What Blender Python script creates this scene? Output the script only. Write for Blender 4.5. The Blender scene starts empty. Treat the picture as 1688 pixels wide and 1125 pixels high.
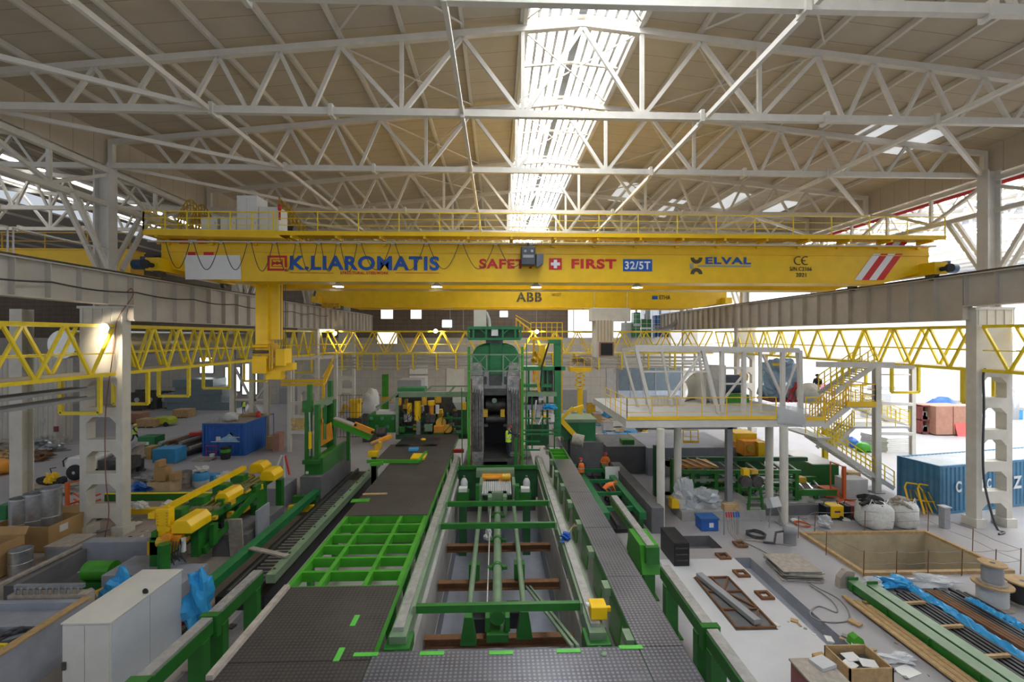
import bpy, bmesh, math, random
from mathutils import Vector, Matrix
R = math.radians
sc = bpy.context.scene
COL = sc.collection
H = 9.6                      # eye height above the shop floor
F = 750.0                    # focal length in pixels of the 1688 px wide frame
PSI = math.atan(24 / F)      # the camera looks a touch to the +X side of the hall axis
HOR = 555.0
# ---------------------------------------------------------------- camera
cam = bpy.data.cameras.new('camera'); cam.sensor_width = 36; cam.lens = 36 * F / 1688
cam.clip_start = .1; cam.clip_end = 400
cam.shift_y = (HOR - 562.5) / 1688
camo = bpy.data.objects.new('camera', cam); COL.objects.link(camo)
camo.location = (0, 0, H); camo.rotation_euler = (R(90), 0, -PSI)
sc.camera = camo
# ---------------------------------------------------------------- light, exposure
sc.view_settings.view_transform = 'Standard'; sc.view_settings.look = 'None'
sc.view_settings.exposure = 0.2; sc.view_settings.gamma = 1.0; sc.view_settings.use_curve_mapping = False
wd = bpy.data.worlds.new('sky'); sc.world = wd; wd.use_nodes = True
wd.node_tree.nodes['Background'].inputs[0].default_value = (.83, .90, 1.0, 1)
wd.node_tree.nodes['Background'].inputs[1].default_value = 0.6
SKYLIGHT_E, BRIGHT_E = 11.0, 16.0
# daylight comes in through the glazing strips of the roofs, those over the bright bay added for brightness, and the window band of the bright bay (emission below)
# ---------------------------------------------------------------- helpers
def at(u, v, Y=None, z=None, X=None):
    a = (u - 844) / F; b = (HOR - v) / F
    d = Vector((math.sin(PSI) + a * math.cos(PSI), math.cos(PSI) - a * math.sin(PSI), b))
    if z is not None: t = (z - H) / b
    elif X is not None: t = X / d.x
    else: t = Y / d.y
    return Vector((0, 0, H)) + d * t
def xat(u, Y): return at(u, HOR, Y=Y).x
def zat(v, Y, u=844): return at(u, v, Y=Y).z
def V(*a): return Vector(a)
class MB:
    def __init__(s): s.v = []; s.f = []; s.s = []; s.m = []; s.cm = 0
    def add(s, vs, fs, sm=False):
        k = len(s.v); s.v += [tuple(p) for p in vs]
        for f in fs: s.f.append([i + k for i in f]); s.s.append(sm); s.m.append(s.cm)
        return s
    def box(s, x0, y0, z0, x1, y1, z1):
        vs = [(x, y, z) for z in (z0, z1) for y in (y0, y1) for x in (x0, x1)]
        return s.add(vs, [(0, 2, 3, 1), (4, 5, 7, 6), (0, 1, 5, 4), (2, 6, 7, 3), (0, 4, 6, 2), (1, 3, 7, 5)])
    def obox(s, c, size, rz=0, rx=0, ry=0):
        M = Matrix.Translation(Vector(c)) @ Matrix.Rotation(rz, 4, 'Z') @ Matrix.Rotation(ry, 4, 'Y') @ Matrix.Rotation(rx, 4, 'X')
        a, b, d = [q / 2 for q in size]
        vs = [M @ Vector((x, y, z)) for z in (-d, d) for y in (-b, b) for x in (-a, a)]
        return s.add(vs, [(0, 2, 3, 1), (4, 5, 7, 6), (0, 1, 5, 4), (2, 6, 7, 3), (0, 4, 6, 2), (1, 3, 7, 5)])
    def fr(s, a, b, up=(0, 0, 1)):
        a = Vector(a); b = Vector(b); d = (b - a); L = d.length; d = d / max(L, 1e-6); up = Vector(up)
        if abs(d.dot(up)) > .98: up = Vector((0, 1, 0))
        x = d.cross(up).normalized(); y = x.cross(d).normalized()
        return a, b, x, y
    def beam(s, a, b, w, h=None, up=(0, 0, 1)):
        h = w if h is None else h
        a, b, x, y = s.fr(a, b, up); x = x * w / 2; y = y * h / 2
        vs = [p + i * x + j * y for p in (a, b) for j in (-1, 1) for i in (-1, 1)]
        return s.add(vs, [(0, 1, 3, 2), (4, 6, 7, 5), (0, 4, 5, 1), (2, 3, 7, 6), (0, 2, 6, 4), (1, 5, 7, 3)])
    def ibeam(s, a, b, w, h, t=.03, up=(0, 0, 1)):
        a, b, x, y = s.fr(a, b, up); o = y * (h / 2 - t / 2)
        s.beam(a + o, b + o, w, t, up); s.beam(a - o, b - o, w, t, up); return s.beam(a, b, t, h - 2 * t, up)
    def cyl(s, a, b, r, r2=None, n=14, caps=True):
        r2 = r if r2 is None else r2
        a, b, x, y = s.fr(a, b)
        c = [math.cos(2 * math.pi * i / n) * x + math.sin(2 * math.pi * i / n) * y for i in range(n)]
        s.add([a + q * r for q in c] + [b + q * r2 for q in c], [(i, (i + 1) % n, n + (i + 1) % n, n + i) for i in range(n)], True)
        if caps:
            s.add([a + q * r for q in c], [tuple(range(n))[::-1]]); s.add([b + q * r2 for q in c], [tuple(range(n))])
        return s
    def tube(s, pts, r, n=6, closed=False):
        pts = [Vector(p) for p in pts]; N = len(pts); rings = []; px = None
        for i, p in enumerate(pts):
            q0 = pts[i - 1] if (i or closed) else p; q1 = pts[(i + 1) % N] if (i < N - 1 or closed) else p
            d = (q1 - q0).normalized(); ref = px if px is not None else (Vector((0, 0, 1)) if abs(d.z) < .9 else Vector((1, 0, 0)))
            x = (ref - d * ref.dot(d)); x = x.normalized() if x.length > 1e-5 else d.orthogonal().normalized()
            px = x; y = d.cross(x)
            rings.append([p + (math.cos(6.28318 * k / n) * x + math.sin(6.28318 * k / n) * y) * r for k in range(n)])
        vs = [q for rr in rings for q in rr]; fs = []
        for i in range(N if closed else N - 1):
            j = (i + 1) % N
            for k in range(n): fs.append((i * n + k, i * n + (k + 1) % n, j * n + (k + 1) % n, j * n + k))
        s.add(vs, fs, True)
        if not closed: s.add(rings[0], [tuple(range(n))[::-1]]); s.add(rings[-1], [tuple(range(n))])
        return s
    def prism(s, poly, ax, d0, d1):
        f = {'y': lambda p, d: (p[0], d, p[1]), 'x': lambda p, d: (d, p[0], p[1]), 'z': lambda p, d: (p[0], p[1], d)}[ax]
        n = len(poly)
        return s.add([f(p, d0) for p in poly] + [f(p, d1) for p in poly],
                     [tuple(range(n)), tuple(range(2 * n - 1, n - 1, -1))] + [(i, n + i, n + (i + 1) % n, (i + 1) % n) for i in range(n)])
    def lathe(s, c, prof, n=18, ax='z', cap=True):
        c = Vector(c); vs = []
        for r, h in prof:
            for k in range(n):
                q = (r * math.cos(6.28318 * k / n), r * math.sin(6.28318 * k / n))
                vs.append(c + (Vector((q[0], q[1], h)) if ax == 'z' else Vector((h, q[0], q[1])) if ax == 'x' else Vector((q[0], h, q[1]))))
        m = len(prof)
        s.add(vs, [(i * n + k, i * n + (k + 1) % n, (i + 1) * n + (k + 1) % n, (i + 1) * n + k) for i in range(m - 1) for k in range(n)], True)
        if cap:
            s.add(vs[:n], [tuple(range(n))[::-1]]); s.add(vs[-n:], [tuple(range(n))])
        return s
    def blob(s, c, sx, sy, sz, seed=0, amp=.15, n=14, m=9, flat=-.55, pw=1.0):
        cr = amp >= .2
        if cr: n, m = n + 8, m + 5
        rnd = random.Random(seed); ph = [(rnd.uniform(1, 4), rnd.uniform(1, 4), rnd.uniform(0, 6), rnd.uniform(1, 3)) for _ in range(5)]
        vs = []; c = Vector(c)
        for i in range(m + 1):
            th = math.pi * i / m
            for k in range(n):
                p = 6.28318 * k / n
                x, y, z = math.sin(th) * math.cos(p), math.sin(th) * math.sin(p), math.cos(th)
                if pw != 1: x, y, z = [math.copysign(abs(q) ** pw, q) for q in (x, y, z)]
                d = 1 + amp * sum(math.sin(a * x * 2 + b * y * 2 + cc + z * e * 2) for a, b, cc, e in ph) / 2.2 + rnd.uniform(-amp, amp) * (.75 if cr else .35) * math.sin(th)
                vs.append(c + Vector((x * d * sx, y * d * sy, max(z * d, flat) * sz)))
        return s.add(vs, [(i * n + k, i * n + (k + 1) % n, (i + 1) * n + (k + 1) % n, (i + 1) * n + k) for i in range(m) for k in range(n)], not cr)
    def sheet(s, f, nu=10, nv=10, th=.02):
        vs = [Vector(f(i / nu, j / nv)) for j in range(nv + 1) for i in range(nu + 1)]; k = len(vs); w = nu + 1
        fs = [(j * w + i, j * w + i + 1, (j + 1) * w + i + 1, (j + 1) * w + i) for j in range(nv) for i in range(nu)]
        bd = [i for i in range(w)] + [j * w + nu for j in range(1, nv + 1)] + [nv * w + i for i in range(nu - 1, -1, -1)] + [j * w for j in range(nv - 1, 0, -1)]
        lo = [p - Vector((0, 0, th)) for p in vs]
        return s.add(vs + lo, fs + [tuple(q + k for q in f_)[::-1] for f_ in fs] + [(bd[i], bd[i] + k, bd[(i + 1) % len(bd)] + k, bd[(i + 1) % len(bd)]) for i in range(len(bd))], True)
    def wave_wall(s, a, b, z0, z1, pitch=.28, dep=.04):
        a = Vector((a[0], a[1], 0)); b = Vector((b[0], b[1], 0)); d = b - a; L = d.length; d /= L; nrm = Vector((d.y, -d.x, 0))
        n = max(2, int(L / pitch)); pr = []
        for i in range(n):
            for t, o in ((0, 0), (.28, 0), (.5, 1), (.78, 1)): pr.append(a + d * L * (i + t) / n + nrm * dep * o)
        pr.append(b); k = len(pr)
        return s.add([(p.x, p.y, z) for z in (z0, z1) for p in pr], [(i, i + 1, k + i + 1, k + i) for i in range(k - 1)])
    def build(s, name, mat, parent=None, bev=0, **kw):
        me = bpy.data.meshes.new(name); me.from_pydata(s.v, [], s.f)
        me.polygons.foreach_set('use_smooth', s.s)
        mats = mat if isinstance(mat, (list, tuple)) else [mat]
        for q in mats: me.materials.append(q)
        if len(mats) > 1: me.polygons.foreach_set('material_index', s.m)
        bm = bmesh.new(); bm.from_mesh(me); bmesh.ops.recalc_face_normals(bm, faces=bm.faces)
        bm.to_mesh(me); bm.free(); me.update()
        o = bpy.data.objects.new(name, me); COL.objects.link(o)
        if bev:
            md = o.modifiers.new('bevel', 'BEVEL'); md.width = bev; md.segments = 2; md.limit_method = 'ANGLE'
        if parent is not None: put(o, parent)
        for k, q in kw.items():
            if q is not None: o[k] = q
        return o
def put(o, parent):
    o.parent = parent; p = parent; off = Vector((0, 0, 0))
    while p is not None: off += Vector(p.location); p = p.parent
    o.location = -off
def thing(name, label, cat, loc=(0, 0, 0), group=None):
    o = bpy.data.objects.new(name, None); COL.objects.link(o); o.location = loc; o.empty_display_size = .2
    o['label'] = label; o['category'] = cat
    if group: o['group'] = group
    return o
def tag(o, label, cat, group=None):
    o['label'] = label; o['category'] = cat
    if group: o['group'] = group
    return o
def struct(o): o['kind'] = 'structure'; return o
def dup(root, delta, label=None, rz=None):
    kids = {}
    for q in bpy.data.objects:
        if q.parent is not None: kids.setdefault(q.parent.name, []).append(q)
    def cp(o, par):
        c = o.copy(); COL.objects.link(c)
        if par is not None: c.parent = par
        for ch in kids.get(o.name, ()): cp(ch, c)
        return c
    r = cp(root, None); r.location = Vector(root.location) + Vector(delta)
    if rz is not None: r.rotation_euler.z = rz
    if label: r['label'] = label
    return r
def smooth(pts, n=6):
    P_ = [Vector(p) for p in pts]; out = []
    for i in range(len(P_) - 1):
        a, b, c, d = P_[max(i - 1, 0)], P_[i], P_[i + 1], P_[min(i + 2, len(P_) - 1)]
        for k in range(n):
            t = k / n; out.append(.5 * (2 * b + (c - a) * t + (2 * a - 5 * b + 4 * c - d) * t * t + (3 * b - a - 3 * c + d) * t ** 3))
    return out + [P_[-1]]
ORD = ['first', 'second', 'third', 'fourth', 'fifth', 'sixth', 'seventh', 'eighth', 'ninth', 'tenth', 'eleventh', 'twelfth', 'thirteenth', 'fourteenth']
# ---------------------------------------------------------------- materials
def nt(name):
    m = bpy.data.materials.new(name); m.use_nodes = True; t = m.node_tree
    return m, t, t.nodes['Principled BSDF']
def node(t, kind, **kw):
    n = t.nodes.new(kind)
    for k, q in kw.items():
        if k in n.inputs: n.inputs[k].default_value = q
        else: setattr(n, k, q)
    return n
def paint(name, col, rough=.5, metal=0, var=.12, scale=2.5, dirt=None, dirtamt=.35, bump=0, bscale=40, dist=.01):
    m, t, p = nt(name); co = node(t, 'ShaderNodeTexCoord')
    nz = node(t, 'ShaderNodeTexNoise', Scale=scale, Detail=5.0, Roughness=.6); t.links.new(co.outputs['Object'], nz.inputs['Vector'])
    r = node(t, 'ShaderNodeValToRGB'); t.links.new(nz.outputs['Fac'], r.inputs[0])
    c = Vector(col); lo = c * (1 - var); hi = c * (1 + var)
    e = r.color_ramp.elements; e[0].position = .3; e[1].position = .7
    e[0].color = (*lo, 1); e[1].color = (min(hi.x, 1), min(hi.y, 1), min(hi.z, 1), 1)
    out = r.outputs[0]
    if dirt:
        n2 = node(t, 'ShaderNodeTexNoise', Scale=scale * .45, Detail=8.0, Roughness=.7); t.links.new(co.outputs['Object'], n2.inputs['Vector'])
        r2 = node(t, 'ShaderNodeValToRGB'); t.links.new(n2.outputs['Fac'], r2.inputs[0])
        r2.color_ramp.elements[0].position = .5; r2.color_ramp.elements[1].position = .72
        r2.color_ramp.elements[1].color = (dirtamt, dirtamt, dirtamt, 1)
        mx = node(t, 'ShaderNodeMix', data_type='RGBA'); t.links.new(r2.outputs[0], mx.inputs['Factor'])
        t.links.new(out, mx.inputs[6]); mx.inputs[7].default_value = (*dirt, 1); out = mx.outputs[2]
    t.links.new(out, p.inputs['Base Color']); p.inputs['Roughness'].default_value = rough; p.inputs['Metallic'].default_value = metal
    if bump:
        n3 = node(t, 'ShaderNodeTexNoise', Scale=bscale, Detail=4.0); t.links.new(co.outputs['Object'], n3.inputs['Vector'])
        b = node(t, 'ShaderNodeBump', Strength=bump, Distance=dist); t.links.new(n3.outputs['Fac'], b.inputs['Height']); t.links.new(b.outputs[0], p.inputs['Normal'])
    return m
def emit(name, col, st):
    m, t, p = nt(name); p.inputs['Base Color'].default_value = (*col, 1); p.inputs['Emission Color'].default_value = (*col, 1); p.inputs['Emission Strength'].default_value = st
    return m
def lines(name, col, dark, axis, pitch, width, rough=.6, metal=0, axis2=None, pitch2=1, var=.1):
    """a panel material with thin seams every `pitch` metres along `axis`"""
    m = paint(name, col, rough, metal, var, 1.2); t = m.node_tree; p = t.nodes['Principled BSDF']
    src = p.inputs['Base Color'].links[0].from_socket
    co = [n for n in t.nodes if n.type == 'TEX_COORD'][0]; sp = node(t, 'ShaderNodeSeparateXYZ'); t.links.new(co.outputs['Object'], sp.inputs[0])
    def seam(ax, pt):
        a = node(t, 'ShaderNodeMath', operation='DIVIDE'); t.links.new(sp.outputs[ax], a.inputs[0]); a.inputs[1].default_value = pt
        b = node(t, 'ShaderNodeMath', operation='FRACT'); t.links.new(a.outputs[0], b.inputs[0])
        c = node(t, 'ShaderNodeMath', operation='LESS_THAN'); t.links.new(b.outputs[0], c.inputs[0]); c.inputs[1].default_value = width / pt
        return c.outputs[0]
    f = seam(axis, pitch)
    if axis2 is not None:
        g = seam(axis2, pitch2); k = node(t, 'ShaderNodeMath', operation='MAXIMUM'); t.links.new(f, k.inputs[0]); t.links.new(g, k.inputs[1]); f = k.outputs[0]
    mx = node(t, 'ShaderNodeMix', data_type='RGBA'); t.links.new(f, mx.inputs['Factor']); t.links.new(src, mx.inputs[6]); mx.inputs[7].default_value = (*dark, 1)
    t.links.new(mx.outputs[2], p.inputs['Base Color']); return m
def tread(name, col, rough=.35, metal=.6, sc_=1.0, wear=(.2, .19, .17)):
    """raised lozenge tread plate"""
    m = paint(name, col, rough, metal, .25, 1.1, wear, .5); t = m.node_tree; p = t.nodes['Principled BSDF']
    co = [n for n in t.nodes if n.type == 'TEX_COORD'][0]; sp = node(t, 'ShaderNodeSeparateXYZ'); t.links.new(co.outputs['Object'], sp.inputs[0])
    def wv(ax, sgn, k):
        a = node(t, 'ShaderNodeMath', operation='MULTIPLY_ADD'); t.links.new(sp.outputs[1], a.inputs[0]); a.inputs[1].default_value = sgn; t.links.new(sp.outputs[0], a.inputs[2])
        b = node(t, 'ShaderNodeMath', operation='MULTIPLY'); t.links.new(a.outputs[0], b.inputs[0]); b.inputs[1].default_value = k
        c = node(t, 'ShaderNodeMath', operation='SINE'); t.links.new(b.outputs[0], c.inputs[0]); return c.outputs[0]
    q = node(t, 'ShaderNodeMath', operation='MULTIPLY'); t.links.new(wv(0, 1, 62 / sc_), q.inputs[0]); t.links.new(wv(0, -1, 62 / sc_), q.inputs[1])
    r = node(t, 'ShaderNodeMath', operation='GREATER_THAN'); t.links.new(q.outputs[0], r.inputs[0]); r.inputs[1].default_value = .25
    b = node(t, 'ShaderNodeBump', Strength=.9, Distance=.012); t.links.new(r.outputs[0], b.inputs['Height']); t.links.new(b.outputs[0], p.inputs['Normal'])
    src = p.inputs['Base Color'].links[0].from_socket
    mx = node(t, 'ShaderNodeMix', data_type='RGBA'); t.links.new(r.outputs[0], mx.inputs['Factor']); t.links.new(src, mx.inputs[6]); mx.inputs[7].default_value = (col[0] * 1.9, col[1] * 1.9, col[2] * 1.9, 1)
    t.links.new(mx.outputs[2], p.inputs['Base Color'])
    return m
def film(name, col, alpha=.5, rough=.25):
    m, t, p = nt(name); p.inputs['Base Color'].default_value = (*col, 1); p.inputs['Roughness'].default_value = rough
    p.inputs['Alpha'].default_value = alpha; return m
M = {}
M['steel_white'] = paint('steel_white', (.62, .59, .54), .5, 0, .06)
M['truss_white'] = paint('truss_white', (.68, .63, .55), .45, 0, .06)
M['col_cream'] = paint('col_cream', (.64, .60, .52), .6, 0, .07, 1.5, (.42, .36, .27), .35)
M['girder_grey'] = paint('girder_grey', (.54, .49, .42), .55, 0, .08, 1.2, (.36, .33, .28), .3)
M['yellow'] = paint('yellow', (.86, .53, .004), .35, 0, .07, 1.5)
M['yellow_pale'] = paint('yellow_pale', (.88, .66, .02), .4, 0, .08)
M['yellow_dark'] = paint('yellow_dark', (.62, .36, .015), .45, 0, .15, 3, (.18, .10, .03), .4)
M['orange'] = paint('orange', (.78, .30, .02), .45, 0, .12)
M['orange_red'] = paint('orange_red', (.62, .12, .02), .5, 0, .12)
M['green'] = paint('green', (.022, .16, .02), .4, 0, .15, 2.5, (.02, .10, .02), .5)
M['rail_grey'] = paint('rail_grey', (.40, .39, .37), .45, .3, .2, 5, (.20, .19, .18), .6)
M['green_bright'] = paint('green_bright', (.05, .30, .015), .4, 0, .12, 2.5)
M['green_mill'] = paint('green_mill', (.02, .19, .06), .4, 0, .15, 2.5, (.02, .08, .03), .4)
M['green_pale'] = paint('green_pale', (.20, .29, .18), .4, .1, .12, 2.5)
M['green_dark'] = paint('green_dark', (.025, .11, .035), .45, 0, .2)
M['machined'] = paint('machined', (.32, .31, .29), .35, .7, .2, 4)
M['dark_steel'] = paint('dark_steel', (.085, .08, .075), .45, .4, .35, 3)
M['mill_steel'] = paint('mill_steel', (.42, .39, .36), .45, .5, .35, 4, (.05, .045, .04), .6, .3, 8, .03)
M['black'] = paint('black', (.012, .012, .014), .5, 0, .3)
M['rust'] = paint('rust', (.17, .075, .03), .8, 0, .3, 3)
M['grey_paint'] = paint('grey_paint', (.30, .30, .31), .5, 0, .08)
M['grey_light'] = paint('grey_light', (.50, .50, .50), .5, 0, .08)
M['white'] = paint('white', (.74, .73, .70), .45, 0, .05)
M['cabinet'] = paint('cabinet', (.60, .58, .53), .4, 0, .04)
M['concrete'] = paint('concrete', (.40, .38, .36), .85, 0, .12, 1.5, (.26, .24, .22), .5, .2, 20)
M['concrete_dark'] = paint('concrete_dark', (.15, .145, .15), .85, 0, .15, 1.5, (.10, .10, .10), .5, .2, 20)  # dark concrete, deepened to carry the shade below the conveyor
M['concrete_blue'] = paint('concrete_blue', (.30, .31, .35), .8, 0, .1, 1.5, (.20, .20, .22), .4)
M['cardboard'] = paint('cardboard', (.44, .27, .11), .85, 0, .1, 2)
M['cardboard_pale'] = paint('cardboard_pale', (.55, .40, .22), .85, 0, .1, 2)
M['wood'] = paint('wood', (.46, .30, .14), .75, 0, .2, 6, (.25, .15, .07), .5)
M['wood_grey'] = paint('wood_grey', (.36, .31, .26), .85, 0, .2, 6)
M['galv'] = paint('galv', (.52, .54, .56), .3, .85, .15, 6)
M['silver'] = paint('silver', (.60, .58, .54), .3, .8, .1, 3)
M['blue'] = paint('blue', (.02, .11, .42), .45, 0, .12)
M['blue_light'] = paint('blue_light', (.05, .30, .58), .5, 0, .12)
M['blue_box'] = paint('blue_box', (.025, .13, .38), .45, 0, .12)
M['cont_blue'] = paint('cont_blue', (.06, .20, .34), .5, .1, .15, 1.2, (.20, .24, .27), .6)
M['red'] = paint('red', (.55, .03, .03), .45, 0, .1)
M['maroon'] = paint('maroon', (.20, .045, .04), .55, 0, .15)
M['brown_crate'] = paint('brown_crate', (.40, .20, .14), .7, 0, .12)
M['hivis'] = paint('hivis', (.62, .85, .06), .7)
M['hivis_orange'] = paint('hivis_orange', (.95, .20, .03), .7)
M['navy'] = paint('navy', (.02, .025, .05), .8)
M['skin'] = paint('skin', (.48, .27, .19), .6)
M['plastic_blue'] = film('plastic_blue', (.05, .38, .75), .93, .2)
M['plastic_clear'] = film('plastic_clear', (.70, .72, .74), .6, .2)
M['bag_white'] = paint('bag_white', (.66, .65, .62), .8, 0, .1, 6, None, 0, .6, 9, .05)
M['cable'] = paint('cable', (.05, .05, .055), .5)
M['cable_grey'] = paint('cable_grey', (.24, .23, .22), .5)
M['rubber'] = paint('rubber', (.025, .025, .028), .75)
M['tread'] = tread('tread', (.12, .125, .15), .33, .55, 1.9)
M['tread_brown'] = tread('tread_brown', (.045, .04, .037), .5, .25, 1.9, (.13, .12, .11))
M['lettering_blue'] = paint('lettering_blue', (.01, .09, .40), .5, 0, .03)
M['lettering_red'] = paint('lettering_red', (.60, .012, .012), .5, 0, .03)
M['lettering_dark'] = paint('lettering_dark', (.07, .06, .03), .5, 0, .03)
M['lettering_white'] = paint('lettering_white', (.8, .8, .8), .5, 0, .03)
M['grey_logo'] = paint('grey_logo', (.30, .32, .30), .5, 0, .03)
M['lamp'] = emit('lamp', (1, .93, .78), 60)
M['skylight'] = emit('skylight', (.90, .95, 1.0), SKYLIGHT_E)
M['roof_fill'] = emit('roof_fill', (.93, .97, 1), BRIGHT_E)
M['roof_light'] = emit('roof_light', (.86, .90, .95), .42)
M['window_lit'] = emit('window_lit', (1, .93, .80), 1.0)
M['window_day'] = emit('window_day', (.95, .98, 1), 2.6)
M['bright_wall'] = paint('bright_wall', (.80, .80, .80), .7, 0, .03)
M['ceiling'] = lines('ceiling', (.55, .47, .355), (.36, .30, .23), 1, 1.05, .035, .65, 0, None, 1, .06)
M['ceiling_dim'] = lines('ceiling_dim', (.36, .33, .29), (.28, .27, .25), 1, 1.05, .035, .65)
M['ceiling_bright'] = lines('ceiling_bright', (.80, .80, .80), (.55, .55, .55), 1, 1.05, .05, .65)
M['wall_brown'] = lines('wall_brown', (.16, .12, .09), (.10, .075, .055), 0, 1.0, .05, .8, 0, 2, .6, .15)
M['wall_pale'] = lines('wall_pale', (.46, .42, .37), (.33, .30, .26), 0, 1.5, .04, .7, 0, 2, 1.2, .08)
M['wall_corr'] = lines('wall_corr', (.58, .54, .48), (.44, .41, .36), 0, .35, .06, .6)
M['floor'] = paint('floor', (.35, .335, .345), .55, 0, .10, .35, (.33, .29, .25), .65, .12, 12, .01)
# ================================================================ SHELL
XL, XR, RX = -18.95, 25.35, 3.2          # hall edges and ridge
PX0, PX1, PY0, PY1 = 14.85, 20.75, 17.95, 21.45
holes = [(-2.0, 2.1, 6.5, 23.2, 0), (PX0, PX1, PY0, PY1, 0), (10.25, 10.95, 12.6, 19.4, 0), (9.1, 10.25, 13.2, 13.9, 0), (8.6, 10.2, 20.3, 21.6, 0)]
def ground():
    xs = sorted({-70, 72, *[q for h in holes for q in h[:2]]}); ys = sorted({-6, 66, *[q for h in holes for q in h[2:4]]})
    mb = MB()
    for i in range(len(xs) - 1):
        for j in range(len(ys) - 1):
            cx, cy = (xs[i] + xs[i + 1]) / 2, (ys[j] + ys[j + 1]) / 2
            if any(h[0] < cx < h[1] and h[2] < cy < h[3] for h in holes): continue
            mb.add([(xs[i], ys[j], 0), (xs[i + 1], ys[j], 0), (xs[i + 1], ys[j + 1], 0), (xs[i], ys[j + 1], 0)], [(0, 1, 2, 3)])
    struct(mb.build('floor', M['floor']))
ground()
def pit(h, dep, mat, name):
    x0, x1, y0, y1 = h[:4]; mb = MB(); t = .12
    mb.box(x0 - t, y0 - t, -dep - .1, x1 + t, y1 + t, -dep)
    mb.box(x0 - t, y0 - t, -dep, x0, y1 + t, -.005); mb.box(x1, y0 - t, -dep, x1 + t, y1 + t, -.005)
    mb.box(x0, y0 - t, -dep, x1, y0, -.005); mb.box(x0, y1, -dep, x1, y1 + t, -.005)
    return struct(mb.build(name, mat))
pit(holes[0], .9, M['concrete_blue'], 'floor_trench'); pit(holes[1], 1.7, paint('pit_wall', (.50, .42, .28), .85, 0, .2, .8, (.25, .23, .2), .6), 'floor_pit')
pit(holes[2], .45, M['concrete_blue'], 'floor_slot'); pit(holes[3], .45, M['concrete_blue'], 'floor_recess'); pit(holes[4], .5, M['concrete_dark'], 'floor_hatch')
mb = MB(); mb.box(6.9, 11.4, .0, 10.2, 19.3, .03); struct(mb.build('floor_screed', paint('floor_screed', (.58, .57, .58), .6, 0, .06, .6, (.42, .40, .38), .35)))
def zroof(x): return 19.45 + (21.75 - 19.45) * (1 - abs(x - RX) / (RX - XL))
def gable(name, mat, dx, sk=True):
    mb = MB()
    for x0, x1 in ((XL, RX - 2.1), (RX + 2.1, XR)) if sk else ((XL, RX), (RX, XR)):
        mb.prism([(x0 + dx, zroof(x0)), (x1 + dx, zroof(x1)), (x1 + dx, zroof(x1) + .15), (x0 + dx, zroof(x0) + .15)], 'y', -2, 66)
    o = struct(mb.build(name, mat)); return o
NODES = [RX + s * q for q in (4.5, 9, 11.2, 13.4, 15.6, 17.8, 20) for s in (-1, 1)]
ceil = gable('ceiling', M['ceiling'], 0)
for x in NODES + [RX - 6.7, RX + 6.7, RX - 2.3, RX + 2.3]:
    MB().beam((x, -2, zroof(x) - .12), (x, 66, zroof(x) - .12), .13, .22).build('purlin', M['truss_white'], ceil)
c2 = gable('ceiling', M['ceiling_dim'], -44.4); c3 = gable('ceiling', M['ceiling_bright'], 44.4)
for x in NODES[::1]:
    MB().beam((x - 44.4, 0, zroof(x) - .12), (x - 44.4, 66, zroof(x) - .12), .13, .22).build('purlin', M['truss_white'], c2)
    MB().beam((x + 44.4, 0, zroof(x) - .12), (x + 44.4, 66, zroof(x) - .12), .13, .22).build('purlin', M['truss_white'], c3)
# ridge skylight: sloping glazing strips between aluminium bars, open ridge beam
def sky(dx, n, y0=-2):
    w = struct(MB().box(RX + dx - .16, y0, zroof(RX) - .06, RX + dx + .16, 66, zroof(RX) + .12).build('window_%d' % n, paint('ridge_grey_%d' % n, (.25, .26, .28), .5)))
    for s in (-1, 1):
        a, b = RX + s * .16, RX + s * 2.1
        MB().prism([(a + dx, zroof(a) + .02), (b + dx, zroof(b) + .02), (b + dx, zroof(b) + .06), (a + dx, zroof(a) + .06)], 'y', y0, 66).build('glazing', M['skylight'], w)
        for k in range(5):
            x = RX + s * (.45 + k * .4)
            MB().beam((x + dx, y0, zroof(x) - .03), (x + dx, 66, zroof(x) - .03), .12, .06).build('glazing_bar', M['grey_light'], w)
        MB().box(min(b, b + s * .14) + dx, y0, zroof(b) - .35, max(b, b + s * .14) + dx, 66, zroof(b) + .05).build('kerb', M['truss_white'], w)
    for y in (6, 11.2, 14, 17, 19.9, 22.75, 26.5, 30.3, 36, 42, 48, 54, 60):
        mbx = MB()
        for s in (-1, 1): mbx.beam((RX + dx, y, zroof(RX) - .1), (RX + dx + s * 2.1, y, zroof(RX + 2.1) - .1), .13, .1)
        mbx.build('crossbar', M['truss_white'], w)
sky(0, 1)
for k, (x0, x1, y0, y1) in enumerate([(18.6, 19.7, 21, 23.3), (21.2, 22.4, 21.8, 24.6), (17.5, 18.8, 33.0, 37.5), (21.6, 22.8, 33.5, 37.5), (-30.2, -29.8, 12, 62), (-36.2, -35.8, 12, 62), (9.3, 10.6, 33.5, 38), (14, 15.2, 36, 41)]):
    dx = -44.4 if x0 < -20 else 0; f = lambda x: zroof(x - dx) - .05
    struct(MB().prism([(x0, f(x0)), (x1, f(x1)), (x1, f(x1) + .03), (x0, f(x0) + .03)], 'y', y0, y1).build('window_%d' % (k + 2), M['skylight'] if dx else M['roof_light']))
for k, x in enumerate((32, 36, 40, 44, 52, 56, 60)):
    f = lambda x: zroof(x - 44.4) - .06
    struct(MB().prism([(x, f(x)), (x + 1.2, f(x + 1.2)), (x + 1.2, f(x + 1.2) + .03), (x, f(x) + .03)], 'y', 8, 64).build('window_%d' % (k + 12), M['roof_fill']))  # glowing strips added to the roof to brighten this bay
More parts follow.
